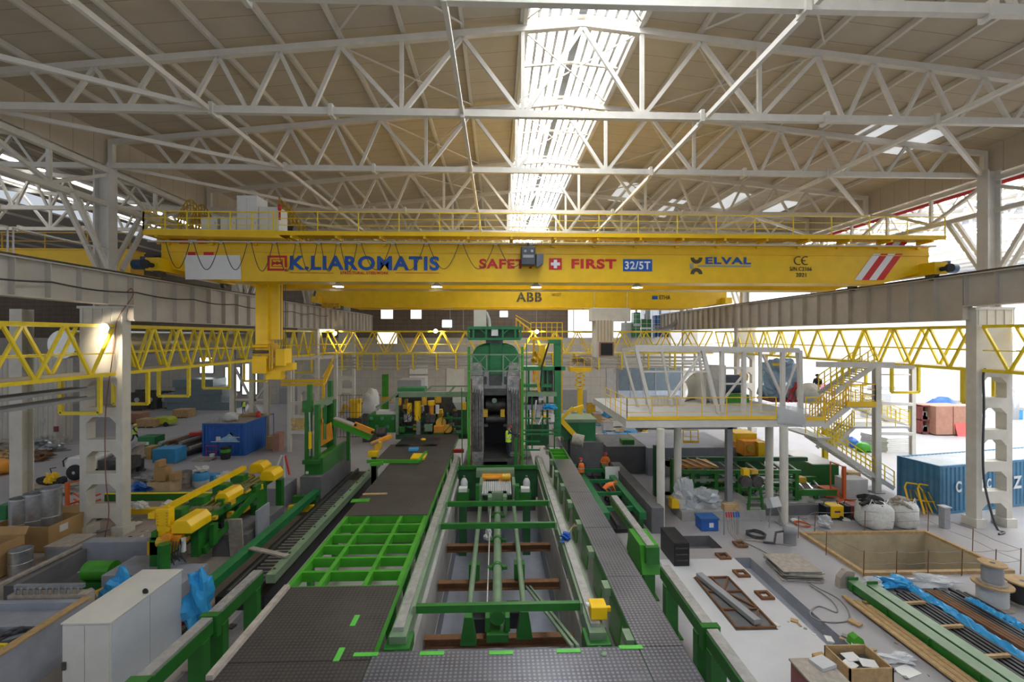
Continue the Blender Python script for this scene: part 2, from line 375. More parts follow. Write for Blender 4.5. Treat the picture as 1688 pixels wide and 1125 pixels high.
# walls
struct(MB().box(-70, 66, 9.4, 10.3, 66.3, 22).build('wall_back', M['wall_brown']))
struct(MB().box(10.3, 66, 13.6, 25.4, 66.3, 22).build('wall_back_lintel', M['wall_brown']))
struct(MB().box(-70, 65.9, 0, 25.4, 66.3, 9.4).build('wall_back_lower', M['wall_pale']))
struct(MB().box(25.4, 66, 0, 72, 66.3, 22).build('wall_bright_bay', M['bright_wall']))
struct(MB().box(70.5, 2, 0, 70.8, 66, 5.5).build('wall_east', M['bright_wall']))
struct(MB().box(70.5, 2, 13.5, 70.8, 66, 20).build('wall_east_upper', M['bright_wall']))
w = struct(MB().box(70.7, 2, 5.5, 70.8, 66, 13.5).build('window_30', M['window_day']))
for y in range(4, 66, 4): MB().box(70.45, y, 5.5, 70.7, y + .2, 13.5).build('mullion', M['steel_white'], w)
struct(MB().box(-70.6, 2, 0, -70.3, 66, 20).build('wall_west', M['wall_corr']))
# the fascia walls in the roof valleys
for nm, x in (('wall_valley_west', XL - .12), ('wall_valley_east', XR + .12)):
    struct(MB().box(x - .05, -2, 17.95, x + .05, 66, 19.6).build(nm, M['ceiling']))
tag(MB().beam((XR + .45, 2, 17.55), (XR + .45, 66, 17.55), .12, .3).build('sprinkler_pipe', M['red']), 'red pipe running along the roof valley of the bright bay', 'pipe')
# lit windows in the brown end wall
for k, (u0, v0, u1, v1, mt) in enumerate([(628, 508, 648, 526, 'window_lit'), (677, 508, 695, 526, 'window_lit'), (622, 546, 655, 567, 'window_lit'), (824, 513, 837, 523, 'window_day'),
        (729, 528, 745, 540, 'window_day'), (520, 535, 552, 548, 'window_lit'), (946, 506, 985, 548, 'window_day'), (372, 606, 396, 645, 'window_day'), (400, 600, 424, 650, 'window_day'), (330, 590, 352, 615, 'window_day'), (180, 575, 210, 600, 'window_lit')]):
    a = at(u0, v0, Y=65.9); b = at(u1, v1, Y=65.9)
    w = struct(MB().box(a.x, 65.86, b.z, b.x, 65.94, a.z).build('window_%d' % (k + 40), M[mt]))
    mx = MB(); mx.box(a.x - .1, 65.8, b.z - .1, b.x + .1, 65.9, b.z); mx.box(a.x - .1, 65.8, a.z, b.x + .1, 65.9, a.z + .1); mx.box(a.x - .1, 65.8, b.z, a.x, 65.9, a.z); mx.box(b.x, 65.8, b.z, b.x + .1, 65.9, a.z)
    mx.build('frame', M['dark_steel'], w)
a = at(1018, 604, Y=65.85); b = at(1122, 662, Y=65.85); d_ = struct(MB().box(a.x, 65.82, b.z, b.x, 65.92, a.z).build('door_1', paint('gate_slate', (.13, .17, .20), .4)))
MB().box(a.x, 65.78, b.z, b.x, 65.82, b.z + 1.6).build('lower_leaf', paint('gate_pale', (.40, .46, .55), .5), d_)
for k in range(6): MB().box(a.x + (b.x - a.x) * k / 5 - .06, 65.76, b.z, a.x + (b.x - a.x) * k / 5 + .06, 65.8, a.z).build('stile', M['grey_paint'], d_)
for u0, u1, v0, v1, k in ((1000, 1016, 605, 672, 2), (460, 500, 640, 690, 3), (736, 765, 605, 660, 4)):
    a = at(u0, v0, Y=65.85); b = at(u1, v1, Y=65.85); struct(MB().box(a.x, 65.82, b.z, b.x, 65.92, a.z).build('door_%d' % k, M[('concrete', 'grey_paint', 'col_cream')[k - 2]]))
# beyond the opening in the end wall: an annex whose rear wall is a glowing backing for the brightness
struct(MB().box(10.3, 80, 0, 25.4, 80.3, 15).build('wall_glow_backing', M['window_day']))
struct(MB().box(10.3, 66.3, 9.2, 30, 80, 9.4).build('floor_annex', M['concrete']))
# corrugated cabin in the dim bay
cb = MB(); p0 = at(-40, 700, z=0, ); 
ca, cbb, cc = (-49.0, 38.5), (-38.2, 40.7), (-39.4, 43.5)
cb.wave_wall(ca, cbb, 0, 7.5, .35, .05); cb.wave_wall(cbb, cc, 0, 7.5, .35, .05)
cb.prism([ca, cbb, cc, (-49, 43.5)], 'z', 7.5, 7.7)
sh = struct(cb.build('wall_cabin', M['wall_corr']))
for (u0, v0, u1, v1, mt) in ((47, 703, 56, 720, 'grey_light'), (90, 703, 97, 712, 'maroon'), (66, 690, 74, 697, 'grey_light')):
    Yc = 38.5 + (at((u0 + u1) / 2, 555, Y=40).x + 49) * .2016 - .1
    a = at(u0, v0, Y=Yc); b = at(u1, v1, Y=Yc)
    MB().box(a.x, Yc - .1, b.z, b.x, Yc, a.z).build('notice_panel', M[mt], sh)
# ---------------------------------------------------------------- roof trusses
TY = [5.4, 11.2, 17.0, 22.75, 30.3, 36.2, 42.2, 48.2, 54.2, 60.2]
def ztc(x): return zroof(x) - .42
def truss(Y, label):
    t = thing('roof_truss', label, 'truss', (RX, Y, 17.9), 'white roof trusses')
    m = M['truss_white']; zb = 17.9; xe = RX - XL - .1
    MB().beam((RX - xe, Y, zb), (RX + xe, Y, zb), .2, .26).build('bottom_chord', m, t)
    q = MB(); q.beam((RX - xe, Y, ztc(RX - xe)), (RX, Y, ztc(RX)), .22, .24); q.beam((RX, Y, ztc(RX)), (RX + xe, Y, ztc(RX + xe)), .22, .24); q.build('top_chord', m, t)
    tops = [0, 4.5, 9, 11.2, 13.4, 15.6, 17.8, 20]; bots = [2.25, 6.75, 10.1, 12.3, 14.5, 16.7, 18.9]
    for s in (-1, 1):
        for i, b in enumerate(bots):
            for k in (i, i + 1):
                w = .13 if abs(tops[k] - b) < 1.5 else .15
                MB().beam((RX + s * (b + (.12 if k > i else -.12)), Y, zb + .1), (RX + s * tops[k], Y, ztc(RX + s * tops[k]) - .1), w, w).build('diagonal', m, t)
        for b in (2.25, 6.75): MB().beam((RX + s * b, Y, zb + .1), (RX + s * b, Y, ztc(RX + s * b) - .05), .14, .14).build('vertical', m, t)
        MB().beam((RX + s * (xe - .1), Y, zb), (RX + s * (xe - .1), Y, ztc(RX + s * xe)), .22, .22).build('end_post', m, t)
        for x in (13.6, 4.5, 9.3): MB().box(RX + s * x - .07, Y - .2, zb - .22, RX + s * x + .07, Y + .2, zb + .22).build('splice_plate', m, t)
    return t
TL = ['white roof truss %s the blue lettered yellow crane' % k for k in
      ('highest in view, three trusses before', 'second before the one over', 'in full view two bays before', 'landing on the perforated columns before', 'just behind', 'second behind', 'third behind', 'fourth behind', 'fifth behind', 'last behind')]
TL[0] = 'white roof truss passing almost overhead above the cross plate walkway'
TL[1] = 'white roof truss whose bottom chord crosses the skylight highest in view'
t0 = truss(TY[0], TL[0])
for Y, lb in zip(TY[1:], TL[1:]): dup(t0, (0, Y - TY[0], 0), lb)
for k, Y in enumerate((22.75, 30.3, 36.2)):
    q = dup(t0, (-44.4, Y - TY[0], 0), 'white truss under the dim bay roof, %s one from the camera' % ORD[k]); q['group'] = 'trusses of the dim bay'
for k, Y in enumerate((22.75, 30.3, 36.2, 42.2)):
    q = dup(t0, (44.4, Y - TY[0], 0), 'white truss under the bright bay roof, %s one from the camera' % ORD[k]); q['group'] = 'trusses of the bright bay'
# ties and braces in the plane of the bottom chords
for x, lb in ((-10.45, 'white tie strut along the hall above the control cabinets'), (-1.3, 'white tie strut along the hall beside the skylight'), (7.85, 'white tie strut along the hall on the bright bay side of the skylight'), (16.9, 'white tie strut along the hall near the pit side columns')):
    t = thing('tie_strut', lb, 'strut', (x, 5.6, 17.9), 'longitudinal ties under the roof')
    for a, b in zip(TY[:-1], TY[1:]): MB().beam((x, a + .25, 17.85), (x, b - .25, 17.85), .13, .17).build('strut_segment', M['truss_white'], t)
for k in range(5):
    a, b = TY[k], TY[k + 1]
    tag(MB().beam((-18.5, a + .2, 17.9), (-10.7, b - .2, 17.9), .14, .16).build('wind_brace', M['truss_white']), 'white diagonal roof brace on the dim bay side, %s one from the camera' % ORD[k], 'brace', 'diagonal braces under the roof')
    tag(MB().beam((17.2, a + .2, 17.9), (24.8, b - .2, 17.9), .15, .18).build('wind_brace', M['truss_white']), 'white diagonal roof brace on the bright bay side, %s one from the camera' % ORD[k], 'brace', 'diagonal braces under the roof')
    for x0, x1, lb in ((-5.8, -1.3, 'dim bay side of the skylight'), (1.1, 5.3, 'skylight itself'), (7.7, 12.2, 'bright bay side of the skylight')):
        t = thing('rod_cross', 'crossed roof rods, %s pair from the camera, %s' % (ORD[k], lb.replace('the ', '')), 'brace', (x0, a, zroof(x0) - .3), 'crossed rods under the roof sheets')
        for p, q in (((x0, a + .4), (x1, b - .4)), ((x1, a + .4), (x0, b - .4))): MB().beam((p[0], p[1], zroof(p[0]) - .3), (q[0], q[1], zroof(q[0]) - .3), .055).build('rod', M['truss_white'], t)
# longitudinal trusses over the column rows
for x, lb in ((XL + .05, 'white lattice beam along the roof valley beside the dim bay'), (XR - .05, 'white lattice beam along the roof valley beside the bright bay')):
    t = thing('valley_truss', lb, 'truss', (x, 4, 16), 'lattice beams along the roof valleys')
    MB().beam((x, 3, 17.62), (x, 66, 17.62), .26, .26).build('top_chord', M['truss_white'], t)
    MB().beam((x, 3, 16.0), (x, 66, 16.0), .24, .24).build('bottom_chord', M['truss_white'], t)
    ys = [4.9 + 2.98 * i for i in range(21)]
    for i, y in enumerate(ys):
        MB().beam((x, y, 16), (x, y, 17.6), .15, .15).build('post', M['truss_white'], t)
        if i: MB().beam((x, ys[i - 1], 17.5 if i % 2 else 16.1), (x, y, 16.1 if i % 2 else 17.5), .16, .16).build('diagonal', M['truss_white'], t)
    for yc in ((22.8 if x < 0 else 22.35), 34.9, 46.6):
        for s in (-1, 1):
            for d in (-.16, .16): MB().beam((x + d * 1.6, yc + s * .4, 12.9), (x + d * 1.6, yc + s * 2.2, 15.95), .17, .17).build('knee_brace', M['truss_white'], t)
# ---------------------------------------------------------------- perforated columns
def column(x0, x1, Y, ops, label, top=10.95, dep=.52):
    t = thing('hall_column', label, 'column', ((x0 + x1) / 2, Y, 0), 'perforated crane columns'); m = M['col_cream']; lw = .3
    q = MB(); ops = sorted(ops)
    solid = [0]; 
    q.box(x0, Y, 0, x0 + lw, Y + dep, top); q.box(x1 - lw, Y, 0, x1, Y + dep, top)
    lo = None; edges = [o for o in ops]
    for i, (a, b) in enumerate(edges):
        nxt = edges[i + 1][0] if i + 1 < len(edges) else top
        c = .3; xa, xb = x0 + lw, x1 - lw
        q.prism([(xa, b - c), (xa + c, b), (xb - c, b), (xb, b - c), (xb, nxt), (xa, nxt)], 'y', Y, Y + dep)
    if edges[0][0] > .1: q.box(x0 + lw, Y, 0, x1 - lw, Y + dep, edges[0][0])
    q.build('shaft', m, t)
    for x in (x0, x1 - lw): MB().box(x - .12, Y - .12, 0, x + lw + .12, Y + dep + .12, .42).build('plinth', m, t)
    xm = (x0 + x1) / 2; s = 1 if x0 < 0 else -1
    u = MB(); xu = xm - s * .0
    u.box(xu - .36, Y - .02, 11.0, xu - .28, Y + dep, 18); u.box(xu + .28, Y - .02, 11.0, xu + .36, Y + dep, 18); u.box(xu - .28, Y + .2, 11.0, xu + .28, Y + .28, 18)
    u.build('upper_column', M['steel_white'], t)
    h = MB(); xg = (x1 - .2) if s > 0 else (x0 + .2)
    h.box(x0 - .1, Y - .05, top, x1 + .1, Y + dep + .05, top + .12)
    for k in range(5): h.box(x0 + .1 + k * .45, Y - .03, top - .75, x0 + .16 + k * .45, Y, top)
    h.build('head_plate', M['steel_white'], t)
    return t
lops = [(0, .83), (1.36, 2.47), (2.99, 4.07), (4.63, 5.71), (6.18, 7.47)]
rops = [(0, 1.2), (1.8, 2.8), (3.3, 4.4), (4.9, 6.0), (6.5, 7.55)]
column(-20.1, -18.1, 22.55, lops, 'cream perforated column beside the cardboard boxes, orange lift behind it')
column(24.05, 25.93, 22.1, rops, 'cream perforated column before the blue container, cable hanging down it')
column(-20.1, -18.1, 46.4, lops, 'cream perforated column behind the white stair tower'); column(-20.1, -18.1, 58.2, lops, 'cream perforated column standing last before the end wall, near the yellow robot')
column(24.05, 25.93, 45.0, rops, 'cream perforated column rising behind the white canopy frame'); column(24.05, 25.93, 58.2, rops, 'cream perforated column far behind the stairs on the bright bay side')
t = thing('hall_column', 'steel lattice column with crossed braces behind the blue cabin container', 'column', (-21.5, 41, 0))
xa_, xb_ = xat(384, 41), xat(440, 41)
for x in (xa_, xat(416, 41), xb_): MB().ibeam((x, 41, 0), (x, 41, 10.3), .4, .4, .06).build('leg', M['col_cream'], t)
for z0, z1 in ((7.2, 1.2), (1.2, 5.4), (4.0, 4.0)): MB().beam((xa_, 41, z0), (xb_, 41, z1), .17).build('lattice_brace', M['steel_white'], t)
MB().box(xb_ - .35, 40.7, 0, xb_ + .35, 41.4, 2.6).build('base_casing', M['concrete'], t)
MB().box(-20.0, 34.9, 12.7, -19.4, 35.3, 18).build('upper_column', M['steel_white'], t)
# slim column of the dim bay at the frame edge
t = thing('bay_column', 'slim pale column in the dim bay behind the galvanized duct pieces', 'column', at(26, 866, z=0))
c = at(26, 866, z=0); MB().ibeam((c.x, c.y + .3, 0), (c.x, c.y + .3, 11), .62, .62, .07).build('shaft', M['col_cream'], t); MB().box(c.x - .45, c.y - .15, 0, c.x + .45, c.y + .75, .2).build('base_plate', M['grey_paint'], t)
# ---------------------------------------------------------------- crane runway girders
def runway(xc, y0, y1, zb, zt, label, s):
    t = thing('runway_girder', label, 'girder', (xc, y0, zb), 'crane runway girders'); m = M['girder_grey']
    MB().box(xc - .03, y0, zb, xc + .03, y1, zt).build('web', m, t)
    MB().box(xc - .34, y0, zt - .05, xc + .34, y1, zt).build('top_flange', m, t); MB().box(xc - .32, y0, zb, xc + .32, y1, zb + .05).build('bottom_flange', m, t)
    n = max(3, int((y1 - y0) / 1.35))
    for i in range(n + 1):
        y = y0 + .02 + (y1 - y0 - .06) * i / n
        MB().box(xc - .26, y, zb + .05, xc + .26, y + .025, zt - .05).build('stiffener', m, t)
    MB().box(xc - .07, y0, zt, xc + .07, y1, zt + .13).build('crane_rail', M['dark_steel'], t)
    return t
L0 = -18.05; R0 = 23.9
runway(L0, 2.5, 22.8, 11.08, 12.57, 'grey runway girder before the perforated column, over the slim column side', 1)
runway(L0, 22.82, 34.9, 10.36, 12.57, 'grey runway girder beyond the perforated column, behind the yellow hoist mast', 1); runway(L0, 34.92, 46.6, 10.36, 12.57, 'grey runway girder over the steel lattice column and white stair tower', 1); runway(L0, 46.62, 65.5, 10.36, 12.57, 'grey runway girder running up to the end wall by the lit windows', 1)
runway(R0, 2.5, 22.35, 11.12, 12.75, 'grey runway girder over the cable drums, before the column by the container', -1)
runway(R0, 22.37, 34.5, 10.42, 12.75, 'grey runway girder under the striped end of the yellow crane', -1); runway(R0, 34.52, 45.2, 10.42, 12.75, 'grey runway girder over the white staircase beyond the yellow crane', -1); runway(R0, 45.22, 65.5, 10.42, 12.75, 'grey runway girder running up to the green machinery opening', -1)
# sagging power cable on the dim side runway
pts = []
for i in range(61):
    y = 6 + i * .7; pts.append((L0 + .42, y, 11.75 - .12 * abs(math.sin((y - 6) / 4.2 * math.pi))))
tag(MB().tube(pts, .035, 5).build('power_cable', M['cable']), 'black power cable sagging along the grey runway girder beside the dim bay', 'cable')
tag(MB().tube(smooth([(L0 + .45, 22.2, 11.72), (L0 + .5, 22.4, 11.9), (L0 + .5, 22.45, 11.5), (-18.2, 22.4, 10.4), (-18.3, 22.3, 9), (-18.75, 22.4, 6), (-18.8, 22.45, 3), (-18.6, 22.4, 1.2), (-18.7, 22.3, .03)]), .022, 5).build('hanging_cable', paint('cable_brown', (.25, .10, .06), .6)), 'thin brown cable hanging down the perforated column beside the cardboard boxes', 'cable')
tag(MB().tube(smooth([(24.4, 22.0, 8.0), (24.3, 22.0, 7.6), (24.33, 22.0, 6), (24.28, 22.0, 4), (24.34, 22.0, 2.4), (24.55, 21.9, 1.0), (24.75, 21.75, .05), (24.7, 21.4, .05), (24.2, 21.2, .05)]), .05, 6).build('hanging_cable', M['cable']), 'thick dark cable hanging down the perforated column by the blue container', 'cable')
# ---------------------------------------------------------------- yellow lattice walkways
def lattice(a, b, off, zb, zt, label, n, hang=(), mid=True):
    """twin-plane lattice from a to b (xy), second plane shifted by off"""
    a = Vector((*a, 0)); b = Vector((*b, 0)); off = Vector((*off, 0)); t = thing('lattice_walkway', label, 'walkway', (a.x, a.y, zb), 'yellow lattice walkways'); m = M['yellow_pale']
    for o in (Vector((0, 0, 0)), off):
        A, B = a + o, b + o
        MB().beam(A + V(0, 0, zt), B + V(0, 0, zt), .15).build('top_chord', m, t); MB().beam(A + V(0, 0, zb), B + V(0, 0, zb), .16).build('bottom_chord', m, t)
        for i in range(n):
            p = A + (B - A) * (i / n); q = A + (B - A) * ((i + .5) / n); r = A + (B - A) * ((i + 1) / n)
            MB().beam(p + V(0, 0, zt), q + V(0, 0, zb), .11).build('diagonal', m, t); MB().beam(q + V(0, 0, zb), r + V(0, 0, zt), .11).build('diagonal', m, t)
        if mid:
            MB().beam(A + V(0, 0, zb + 1.0), B + V(0, 0, zb + 1.0), .05).build('guard_rail', m, t)
    d = (b - a)
    MB().add([a + V(0, 0, zb + .08), b + V(0, 0, zb + .08), b + off + V(0, 0, zb + .08), a + off + V(0, 0, zb + .08)], [(0, 1, 2, 3)]).build('deck_plate', M['girder_grey'], t)
    for f in hang:
        p = a + d * f; k = MB(); z0 = zb - 1.75
        k.beam(p + V(0, 0, zb), p + V(0, 0, z0), .15); k.beam(p + off + V(0, 0, zb), p + off + V(0, 0, z0), .15)
        k.beam(p + V(0, 0, z0), p + off + V(0, 0, z0), .15); k.build('hanger', m, t)
    return t
zb, zt = 7.8, 10.1
lattice((-18.4, 5), (-18.4, 22.45), (-1.75, 0), zb, zt, 'yellow lattice walkway ending at the perforated column by the cardboard boxes', 7, (.6, .955))
lattice((-18.4, 23.03), (-18.4, 34.8), (-1.75, 0), zb, zt, 'yellow lattice walkway over the walking worker and blue container', 6, (.13, .4, .75))
lattice((-18.4, 35.4), (-18.4, 50.02), (-1.75, 0), zb, zt, 'yellow lattice walkway behind the hoist mast and white stair tower', 7, (.1, .4, .7))
lattice((24.3, 8), (24.3, 22.0), (1.7, 0), zb + .1, zt, 'yellow lattice walkway over the cable drums, ending at the perforated column', 6, (.35,))
lattice((24.3, 22.6), (24.3, 36), (1.7, 0), zb + .1, zt, 'yellow lattice walkway over the stair landing and brown crate', 6, (.03, .35, .65))
lattice((24.3, 36.2), (24.3, 49.95), (1.7, 0), zb + .1, zt, 'yellow lattice walkway behind the white canopy frame by the bright bay', 6, (.3, .7))
lattice((-18.6, 50), (24.0, 50), (0, 1.5), 7.75, 10.15, 'yellow lattice walkway crossing the hall behind the rolling mill', 17, (.04, .08, .12, .18, .22, .28, .33, .39, .45, .58, .64, .70, .76, .83, .9))
# pipes under the cross walkway
for k, (z, mt, lb) in enumerate(((7.25, 'grey_light', 'highest'), (6.85, 'steel_white', 'second'), (6.5, 'grey_light', 'third'), (6.15, 'steel_white', 'lowest'))):
    tag(MB().cyl((-18, 50.4 + k * .15, z), (23.5, 50.4 + k * .15, z), .11, n=8).build('service_pipe', M[mt]), '%s of the four pale pipes hung below the yellow cross walkway' % lb, 'pipe', 'pipes below the cross walkway')
tag(MB().cyl((-21.9, 23.6, 9.2), (-21.9, 40.4, 9.2), .72, n=20).build('air_duct', M['silver']), 'large round silver duct behind the yellow lattice walkway of the dim bay', 'duct')
for k, z in enumerate((7.15, 6.72)):
    t = thing('cable_tray', 'grey ladder cable tray, %s of the two hung under the yellow walkway' % ('upper', 'lower')[k], 'cable tray', (-19.4, 8, z), 'cable trays by the dim bay')
    for x in (-19.95, -18.9): MB().box(x - .02, 6, z - .05, x + .02, 22.0, z + .08).build('side_rail', M['grey_paint'], t)
    q = MB()
    for i in range(40): q.box(-19.95, 6.1 + i * .4, z - .03, -18.9, 6.16 + i * .4, z)
    q.build('rung_ladder', M['grey_paint'], t); MB().tube([(-19.7, 6, z + .03), (-19.7, 22, z + .03)], .05, 5).build('cable', M['cable_grey'], t); MB().tube([(-19.3, 6, z + .03), (-19.3, 22, z + .03)], .06, 5).build('cable', M['cable_grey'], t)
# floodlights
def flood(p, label, pw):
    t = thing('floodlight', label, 'lamp', p, 'round work floodlights'); x, y, z = p
    MB().lathe((x, y, z), [(.05, .25), (.14, .2), (.2, .05), (.21, 0)], 14, 'y').build('housing', M['grey_light'], t)
    MB().lathe((x, y - .005, z), [(.001, 0), (.19, .0)], 14, 'y', False).build('lens', M['lamp'], t)
    MB().beam((x, y + .15, z), (x, y + .5, z + .02), .05).build('bracket', M['grey_paint'], t)
    l = bpy.data.lights.new('floodlight_beam', 'SPOT'); l.energy = pw; l.spot_size = R(120); l.spot_blend = .5; l.color = (1, .86, .62); l.shadow_soft_size = .2
    o = bpy.data.objects.new('floodlight_beam', l); COL.objects.link(o); o.location = (x, y - .1, z); o.rotation_euler = (R(70), 0, 0)
for u, v, Y, lb, pw in ((172, 541, 21.8, 'glaring floodlight on the perforated column by the cardboard boxes', 900), (718, 546, 49.5, 'glaring floodlight on the cross walkway before the brown wall', 1500), (885, 547, 49.5, 'glaring floodlight just beside the rolling mill top', 1500), (552, 550, 49.5, 'small floodlight at the end of the cross walkway by the stair tower', 900), (1668, 541, 22.4, 'glaring floodlight on the perforated column by the blue container', 700)):
    flood(at(u, v, Y=Y), lb, pw)
# ================================================================ CRANES
def text(body, name, mat, par, x0, x1, z0, z1, Y, bold=.02, dep=.015):
    """lettering standing on a face at depth Y, facing the camera, filling the box x0..x1, z0..z1"""
    cu = bpy.data.curves.new(name, 'FONT'); cu.body = body; cu.size = 1; cu.offset = bold; cu.extrude = .01; cu.space_character = 1.12
    o = bpy.data.objects.new(name, cu); COL.objects.link(o); bpy.context.view_layer.update()
    me = bpy.data.meshes.new_from_object(o.evaluated_get(bpy.context.evaluated_depsgraph_get()))
    bpy.data.objects.remove(o); bpy.data.curves.remove(cu)
    xs = [v.co.x for v in me.vertices]; ys = [v.co.y for v in me.vertices]; a, b, c, d = min(xs), max(xs), min(ys), max(ys)
    for v in me.vertices: v.co = (x0 + (v.co.x - a) / (b - a) * (x1 - x0), Y - (v.co.z + .01) / .02 * dep, z0 + (v.co.y - c) / (d - c) * (z1 - z0))
    me.materials.append(mat); q = bpy.data.objects.new(name, me); COL.objects.link(q); put(q, par); return q
def ptext(body, name, mat, par, u0, v0, u1, v1, Y, bold=.02):
    a = at(u0, v0, Y=Y); b = at(u1, v1, Y=Y); return text(body, name, mat, par, a.x, b.x, b.z, a.z, Y, bold)
def pbox(mb, u0, v0, u1, v1, Y, d=.015):
    d += .0015 * (len(mb.f) // 6)
    a = at(u0, v0, Y=Y); b = at(u1, v1, Y=Y); return mb.box(a.x, Y - d, b.z, b.x, Y, a.z)
def railing(t, pts, m, h=1.1, step=1.5, r=.025, mids=2, toe=None):
    pts = [Vector(p) for p in pts]
    for a, b in zip(pts[:-1], pts[1:]):
        MB().beam(a + V(0, 0, h), b + V(0, 0, h), r * 2).build('top_rail', m, t)
        for k in range(mids): MB().beam(a + V(0, 0, h * (k + 1) / (mids + 1)), b + V(0, 0, h * (k + 1) / (mids + 1)), r * 1.3).build('mid_rail', m, t)
        n = max(1, round((b - a).length / step))
        for i in range(n + 1):
            p = a + (b - a) * (i / n); MB().beam(p, p + V(0, 0, h), r * 1.8).build('rail_post', m, t)
        if toe: MB().beam(a + V(0, 0, toe / 2), b + V(0, 0, toe / 2), .03, toe).build('toe_board', m, t)
CY = 24.5
t = thing('overhead_crane', 'big yellow overhead crane with blue company lettering and red safety slogan', 'crane', (2.8, CY, 12.7)); cr = t
m = M['yellow']; zt, zb = 14.55, 12.55
gx0, gx1 = xat(266, CY), xat(1531, CY)
def gird(y0, y1, name):
    q = MB(); q.prism([(gx0, zt), (gx1, zt), (gx1, 13.3), (gx1 - 2.6, zb), (gx0 + 3.2, zb), (gx0, 13.3)], 'y', y0, y1)
    q.box(gx0, y0 - .12, zt - .03, gx1, y1 + .12, zt + .03); q.box(gx0 + 3.2, y0 - .1, zb - .04, gx1 - 2.6, y1 + .1, zb)
    q.box(gx0, y0 - .06, zt - .5, gx1, y0, zt - .46)
    return q.build(name, m, t)
gird(CY, CY + 1.2, 'girder'); gird(CY + 3.6, CY + 4.8, 'girder')
for x, s in ((gx0 + .2, 1), (gx1 - .2, -1)):
    MB().box(x - .35, CY - .9, 12.95, x + .35, CY + 5.8, 13.6).build('end_carriage', m, t)
    for y in (CY - .4, CY + 5.2): MB().cyl((x - .12, y, 12.95), (x + .12, y, 12.95), .3, n=20).build('wheel', M['dark_steel'], t)
    bf = MB(); bf.cyl((x, CY - 1.3, 13.2), (x, CY - .9, 13.2), .12, n=12); bf.cyl((x, CY - 1.45, 13.2), (x, CY - 1.3, 13.2), .22, n=14); bf.build('buffer', M['rubber'], t)
    mo = MB(); mo.cyl((x - s * .55, CY - .5, 13.3), (x - s * 1.2, CY - .5, 13.3), .26, n=16); mo.box(x - s * .7 - .12, CY - .62, 13.55, x - s * .7 + .12, CY - .38, 13.7)
    mo.build('travel_motor', paint('motor_blue_%d' % (s + 1), (.05, .10, .20), .4), t)
# walkway along the top
za, zc = zat(386, CY - .9), zat(393, CY - .9)
MB().box(xat(262, CY), CY - 1.0, za - .1, xat(1530, CY), CY + .1, za).build('walkway_plate', M['yellow_dark'], t)
MB().box(xat(262, CY), CY - 1.02, za - .16, xat(1530, CY), CY - .97, za + .06).build('walkway_edge', m, t)
for k in range(19):
    x = gx0 + .4 + k * 2.25
    q = MB(); q.box(x - .06, CY - .95, za - .28, x + .06, CY, za - .1); q.box(x - .09, CY - .14, zt - .15, x + .09, CY - .02, za - .1); q.build('walkway_bracket', m, t)
railing(t, [(xat(470, CY), CY - .95, za), (xat(1530, CY), CY - .95, za)], M['yellow_pale'], 1.05, 2.1, .022)
railing(t, [(gx0, CY + 5, za - .3), (xat(1530, CY), CY + 5, za - .3)], M['yellow_pale'], 1.1, 2.2, .022)
# cabinet platform, raised at the dim end
px0, px1 = xat(328, CY), xat(466, CY)
MB().prism([(px0 - 2.1, za + .02), (px1, za + .02), (px1 + .5, za - .32), (px0 - 2.1, za - .2)], 'y', CY - 1.05, CY + 1.6).build('cabinet_platform', m, t)
railing(t, [(px0 - 2.1, CY + 1.5, za), (px0 - 2.1, CY - 1.0, za), (px1, CY - 1.0, za)], M['yellow_pale'], 1.0, 1.15, .028, 2, .1)
for u0, v0, u1, d0, d1 in ((331, 358, 358, 0, .7), (363, 358, 389, 0, .7), (390, 322, 424, 0, .9), (425, 340, 458, .1, .9), (336, 350, 353, .8, 1.3), (368, 349, 387, .8, 1.3)):
    a = at(u0, v0, Y=CY - .5); b = at(u1, 380, Y=CY - .5)
    mb = MB(); mb.box(a.x, CY - .5 + d0, za, b.x, CY - .5 + d1 + .2, a.z)
    c = mb.build('control_cabinet', M['white'], t, .02)
    q = MB(); q.box((a.x + b.x) / 2 - .01, CY - .515 + d0, za + .1, (a.x + b.x) / 2 + .01, CY - .5 + d0, a.z - .1); q.box(b.x - .12, CY - .53 + d0, za + .5, b.x - .08, CY - .5 + d0, za + .62); q.build('door_seam', M['grey_light'], c)
pb = at(461, 345, Y=CY - .6); MB().lathe((pb.x, pb.y, pb.z - .55), [(.05, 0), (.05, .5), (.09, .5), (.09, .75), (.03, .8)], 10).build('warning_beacon', M['red'], t)
# caged access stairs behind the platform
for xa, xb in ((xat(305, CY + 3), xat(345, CY + 3)), (xat(468, CY + 3), xat(512, CY + 3))):
    q = MB(); dz = 2.2 if xa > -14 else 2.0
    for i in range(9):
        x = xa + (xb - xa) * i / 8; z = za + dz * (1 - i / 8 if xa > -13 else .5 + .5 * math.sin(i / 8 * math.pi))
        for y in (CY + 2.4, CY + 3.4): q.beam((x, y, za - .4), (x, y, z + .6), .05)
        if i:
            for y in (CY + 2.4, CY + 3.4):
                for k in (0, .5, 1): q.beam((x0_, y, z0_ + .6 * k), (x, y, z + .6 * k), .05)
        x0_, z0_ = x, z
    q.build('stair_cage', M['yellow_dark'], t)
# trolley on the two girders (seen behind the cabinets) carrying the hoist
q = MB(); q.box(xat(300, CY + 3), CY + 1.0, zt + .1, xat(520, CY + 3), CY + 4.4, zt + .45); q.build('trolley_frame', M['yellow_dark'], t)
q = MB(); q.cyl((xat(480, CY + 3), CY + 1.6, zt + .9), (xat(505, CY + 3), CY + 1.6, zt + .9), .42, n=18); q.cyl((xat(470, CY + 3), CY + 1.6, zt + .9), (xat(480, CY + 3), CY + 1.6, zt + .9), .25, n=14); q.build('hoist_drum', M['dark_steel'], t)
